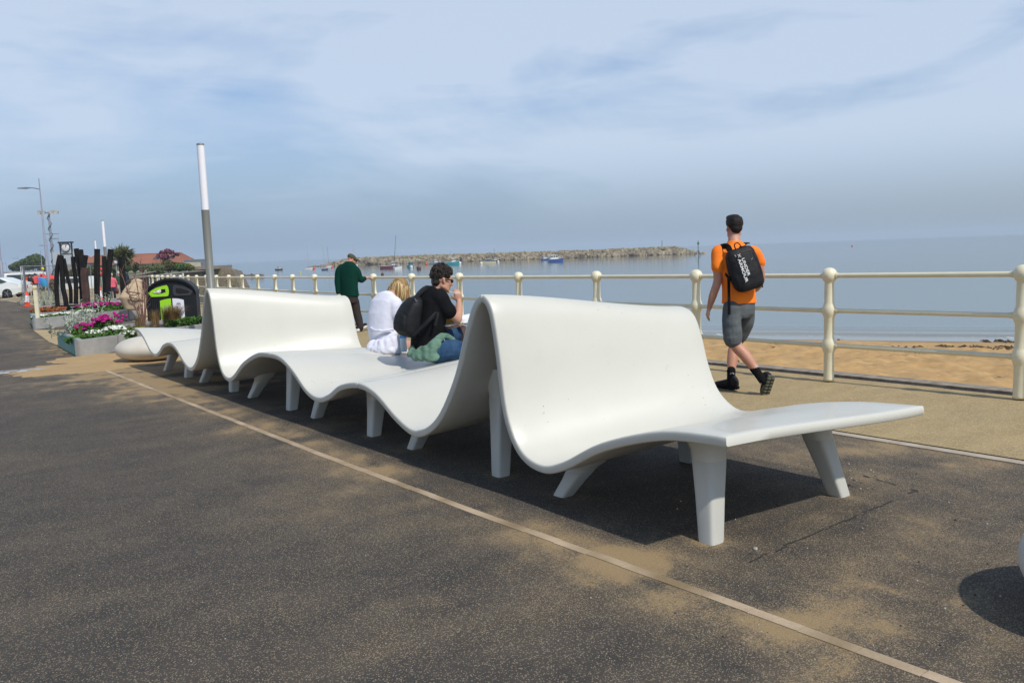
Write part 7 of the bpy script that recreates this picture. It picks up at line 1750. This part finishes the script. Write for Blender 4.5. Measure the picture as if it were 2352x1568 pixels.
# ---- trees and bushes
def plant(name, label, cat_, blobs, n, size, m, group=None, trunk=None, elong=1.6, mtr=None):
    """blobs: (px, py, D, half width px, half height px)"""
    L = []
    for px, py, D, rx, ry in blobs: L.append((pt(px, py, D), (rx * D / FPX, rx * D / FPX * .9, ry * D / FPX)))
    lo = min(L, key=lambda q: q[0].z - q[1][2]); b = Vector((L[0][0].x, L[0][0].y, lo[0].z - lo[1][2])); o = empty(name, b, 0, label, cat_, group); mb = MB(); leafcloud(mb, L, n, size, rnd, elong=elong); mb.build('crown', m, o, smooth=False)
    mb = MB()
    for c, r in L: mb.tube([b + Vector((0, 0, -.6 if trunk is None else -trunk)), b.lerp(c, .55) + Vector((rnd.uniform(-.1, .1), 0, 0)) * r[0], c + Vector((0, 0, r[2] * .3))], [max(.05, r[0] * .10), max(.04, r[0] * .06), .03], 6)
    mb.build('trunk', mtr or BARK, o); return o
plant('round_tree', 'large dark green tree behind the street lamps at left', 'tree', [(84, 600, 250, 17, 16), (64, 607, 250, 19, 13), (45, 612, 250, 15, 11), (30, 614, 250, 9, 8), (96, 612, 250, 10, 14), (72, 596, 252, 12, 9)], 5200, .42, leafmat('tree_leaves', (.085, .125, .03), (.04, .065, .02), .12), trunk=2.4)
plant('palm_tree', 'spiky cabbage palm beside the rightmost timber post', 'tree', [(282, 590, 95, 8, 9), (281, 585, 95, 6, 7)], 420, .34, leafmat('palm_leaves', (.13, .14, .05), (.06, .07, .03), .8), trunk=2.6, elong=6)
PURPL = leafmat('purple_leaves', (.26, .09, .13), (.15, .05, .08), .8)
plant('purple_tree', 'thin tree with purple red leaves in front of the bungalow roof', 'tree', [(372, 582, 128, 6, 6), (384, 577, 128, 7, 5), (394, 579, 128, 6, 5), (407, 584, 128, 5, 4), (378, 590, 128, 10, 7), (364, 588, 128, 5, 5), (398, 588, 128, 4, 4)], 1100, .2, PURPL, trunk=2.2)
BG = 'shrubs on the garden bank'
plant('shrub', 'dark green shrub below the purple tree', 'shrub', [(386, 610, 127, 14, 12), (400, 612, 127, 12, 9)], 1500, .22, leafmat('olive_leaves', (.10, .095, .03), (.05, .055, .02), .8), BG)
plant('shrub', 'yellow green rounded shrub at the right end of the garden bank', 'shrub', [(426, 613, 129, 14, 8), (438, 616, 129, 9, 6)], 1300, .2, G_YEL, BG)
plant('shrub', 'mid green shrub between the olive and the yellow green ones', 'shrub', [(412, 613, 127, 13, 9)], 900, .2, G_MID, BG)
plant('shrub', 'pale green grassy clump left of the olive shrub', 'shrub', [(357, 619, 125, 14, 8), (368, 621, 125, 8, 7)], 1000, .3, leafmat('pale_grass_leaves', (.17, .19, .08), (.10, .12, .05), .8), BG, elong=4)
plant('shrub', 'small dark conifer on the wall left of the pale clump', 'shrub', [(309, 615, 118, 9, 8), (313, 608, 118, 5, 5)], 800, .18, G_DARK, BG)
plant('hedge', 'low clipped green hedge in front of the bungalow wall', 'hedge', [(326, 616.5, 130, 9, 3), (340, 615, 130, 10, 3.2), (332, 616, 130, 10, 3)], 900, .16, G_MID)
plant('shrub', 'green bush behind the middle timber posts', 'shrub', [(212, 622, 98, 13, 10), (198, 626, 98, 9, 8)], 1000, .2, leafmat('dull_green_leaves', (.09, .11, .035), (.05, .06, .02), .8), BG)
plant('shrub', 'green bush behind the right timber posts', 'shrub', [(245, 620, 98, 10, 10), (258, 624, 98, 8, 8)], 900, .2, MC['dull_green_leaves'], BG)
plant('shrub', 'green bush between the cabbage palm and the conifer', 'shrub', [(292, 616, 116, 10, 7)], 700, .2, G_MID, BG)
plant('shrub', 'brownish green bush behind the left timber posts', 'shrub', [(172, 628, 95, 12, 9), (160, 632, 95, 10, 8)], 900, .2, MC['olive_leaves'], BG)
plant('shrub', 'brown dry bush right of the people behind the mesh fence', 'shrub', [(121, 655, 60, 6, 14), (128, 658, 60, 5, 12)], 700, .09, mat('dry_brown_leaves', (.16, .11, .06), .9, (.09, .06, .035), 2, 1.0), BG)
# ------------------------------------------------------------------ sea haze
if HAZE:
    V = [(-2100, -260, -5.2), (4200, -260, -5.2), (4200, 4200, -5.2), (-2100, 4200, -5.2), (-2100, -260, 32), (4200, -260, 32), (4200, 4200, 32), (-2100, 4200, 32)]
    hm_ = bpy.data.materials.new('sea_haze'); hm_.use_nodes = True; t = hm_.node_tree; t.nodes.remove(t.nodes['Principled BSDF'])
    v = t.nodes.new('ShaderNodeVolumePrincipled'); v.inputs['Color'].default_value = (.70, .80, .92, 1); v.inputs['Density'].default_value = HAZE; v.inputs['Anisotropy'].default_value = .0
    t.links.new(v.outputs[0], t.nodes['Material Output'].inputs['Volume'])
    tag(obj('haze', V, [(0, 3, 2, 1), (4, 5, 6, 7), (0, 1, 5, 4), (1, 2, 6, 5), (2, 3, 7, 6), (3, 0, 4, 7)], hm_, smooth=False), kind='stuff')
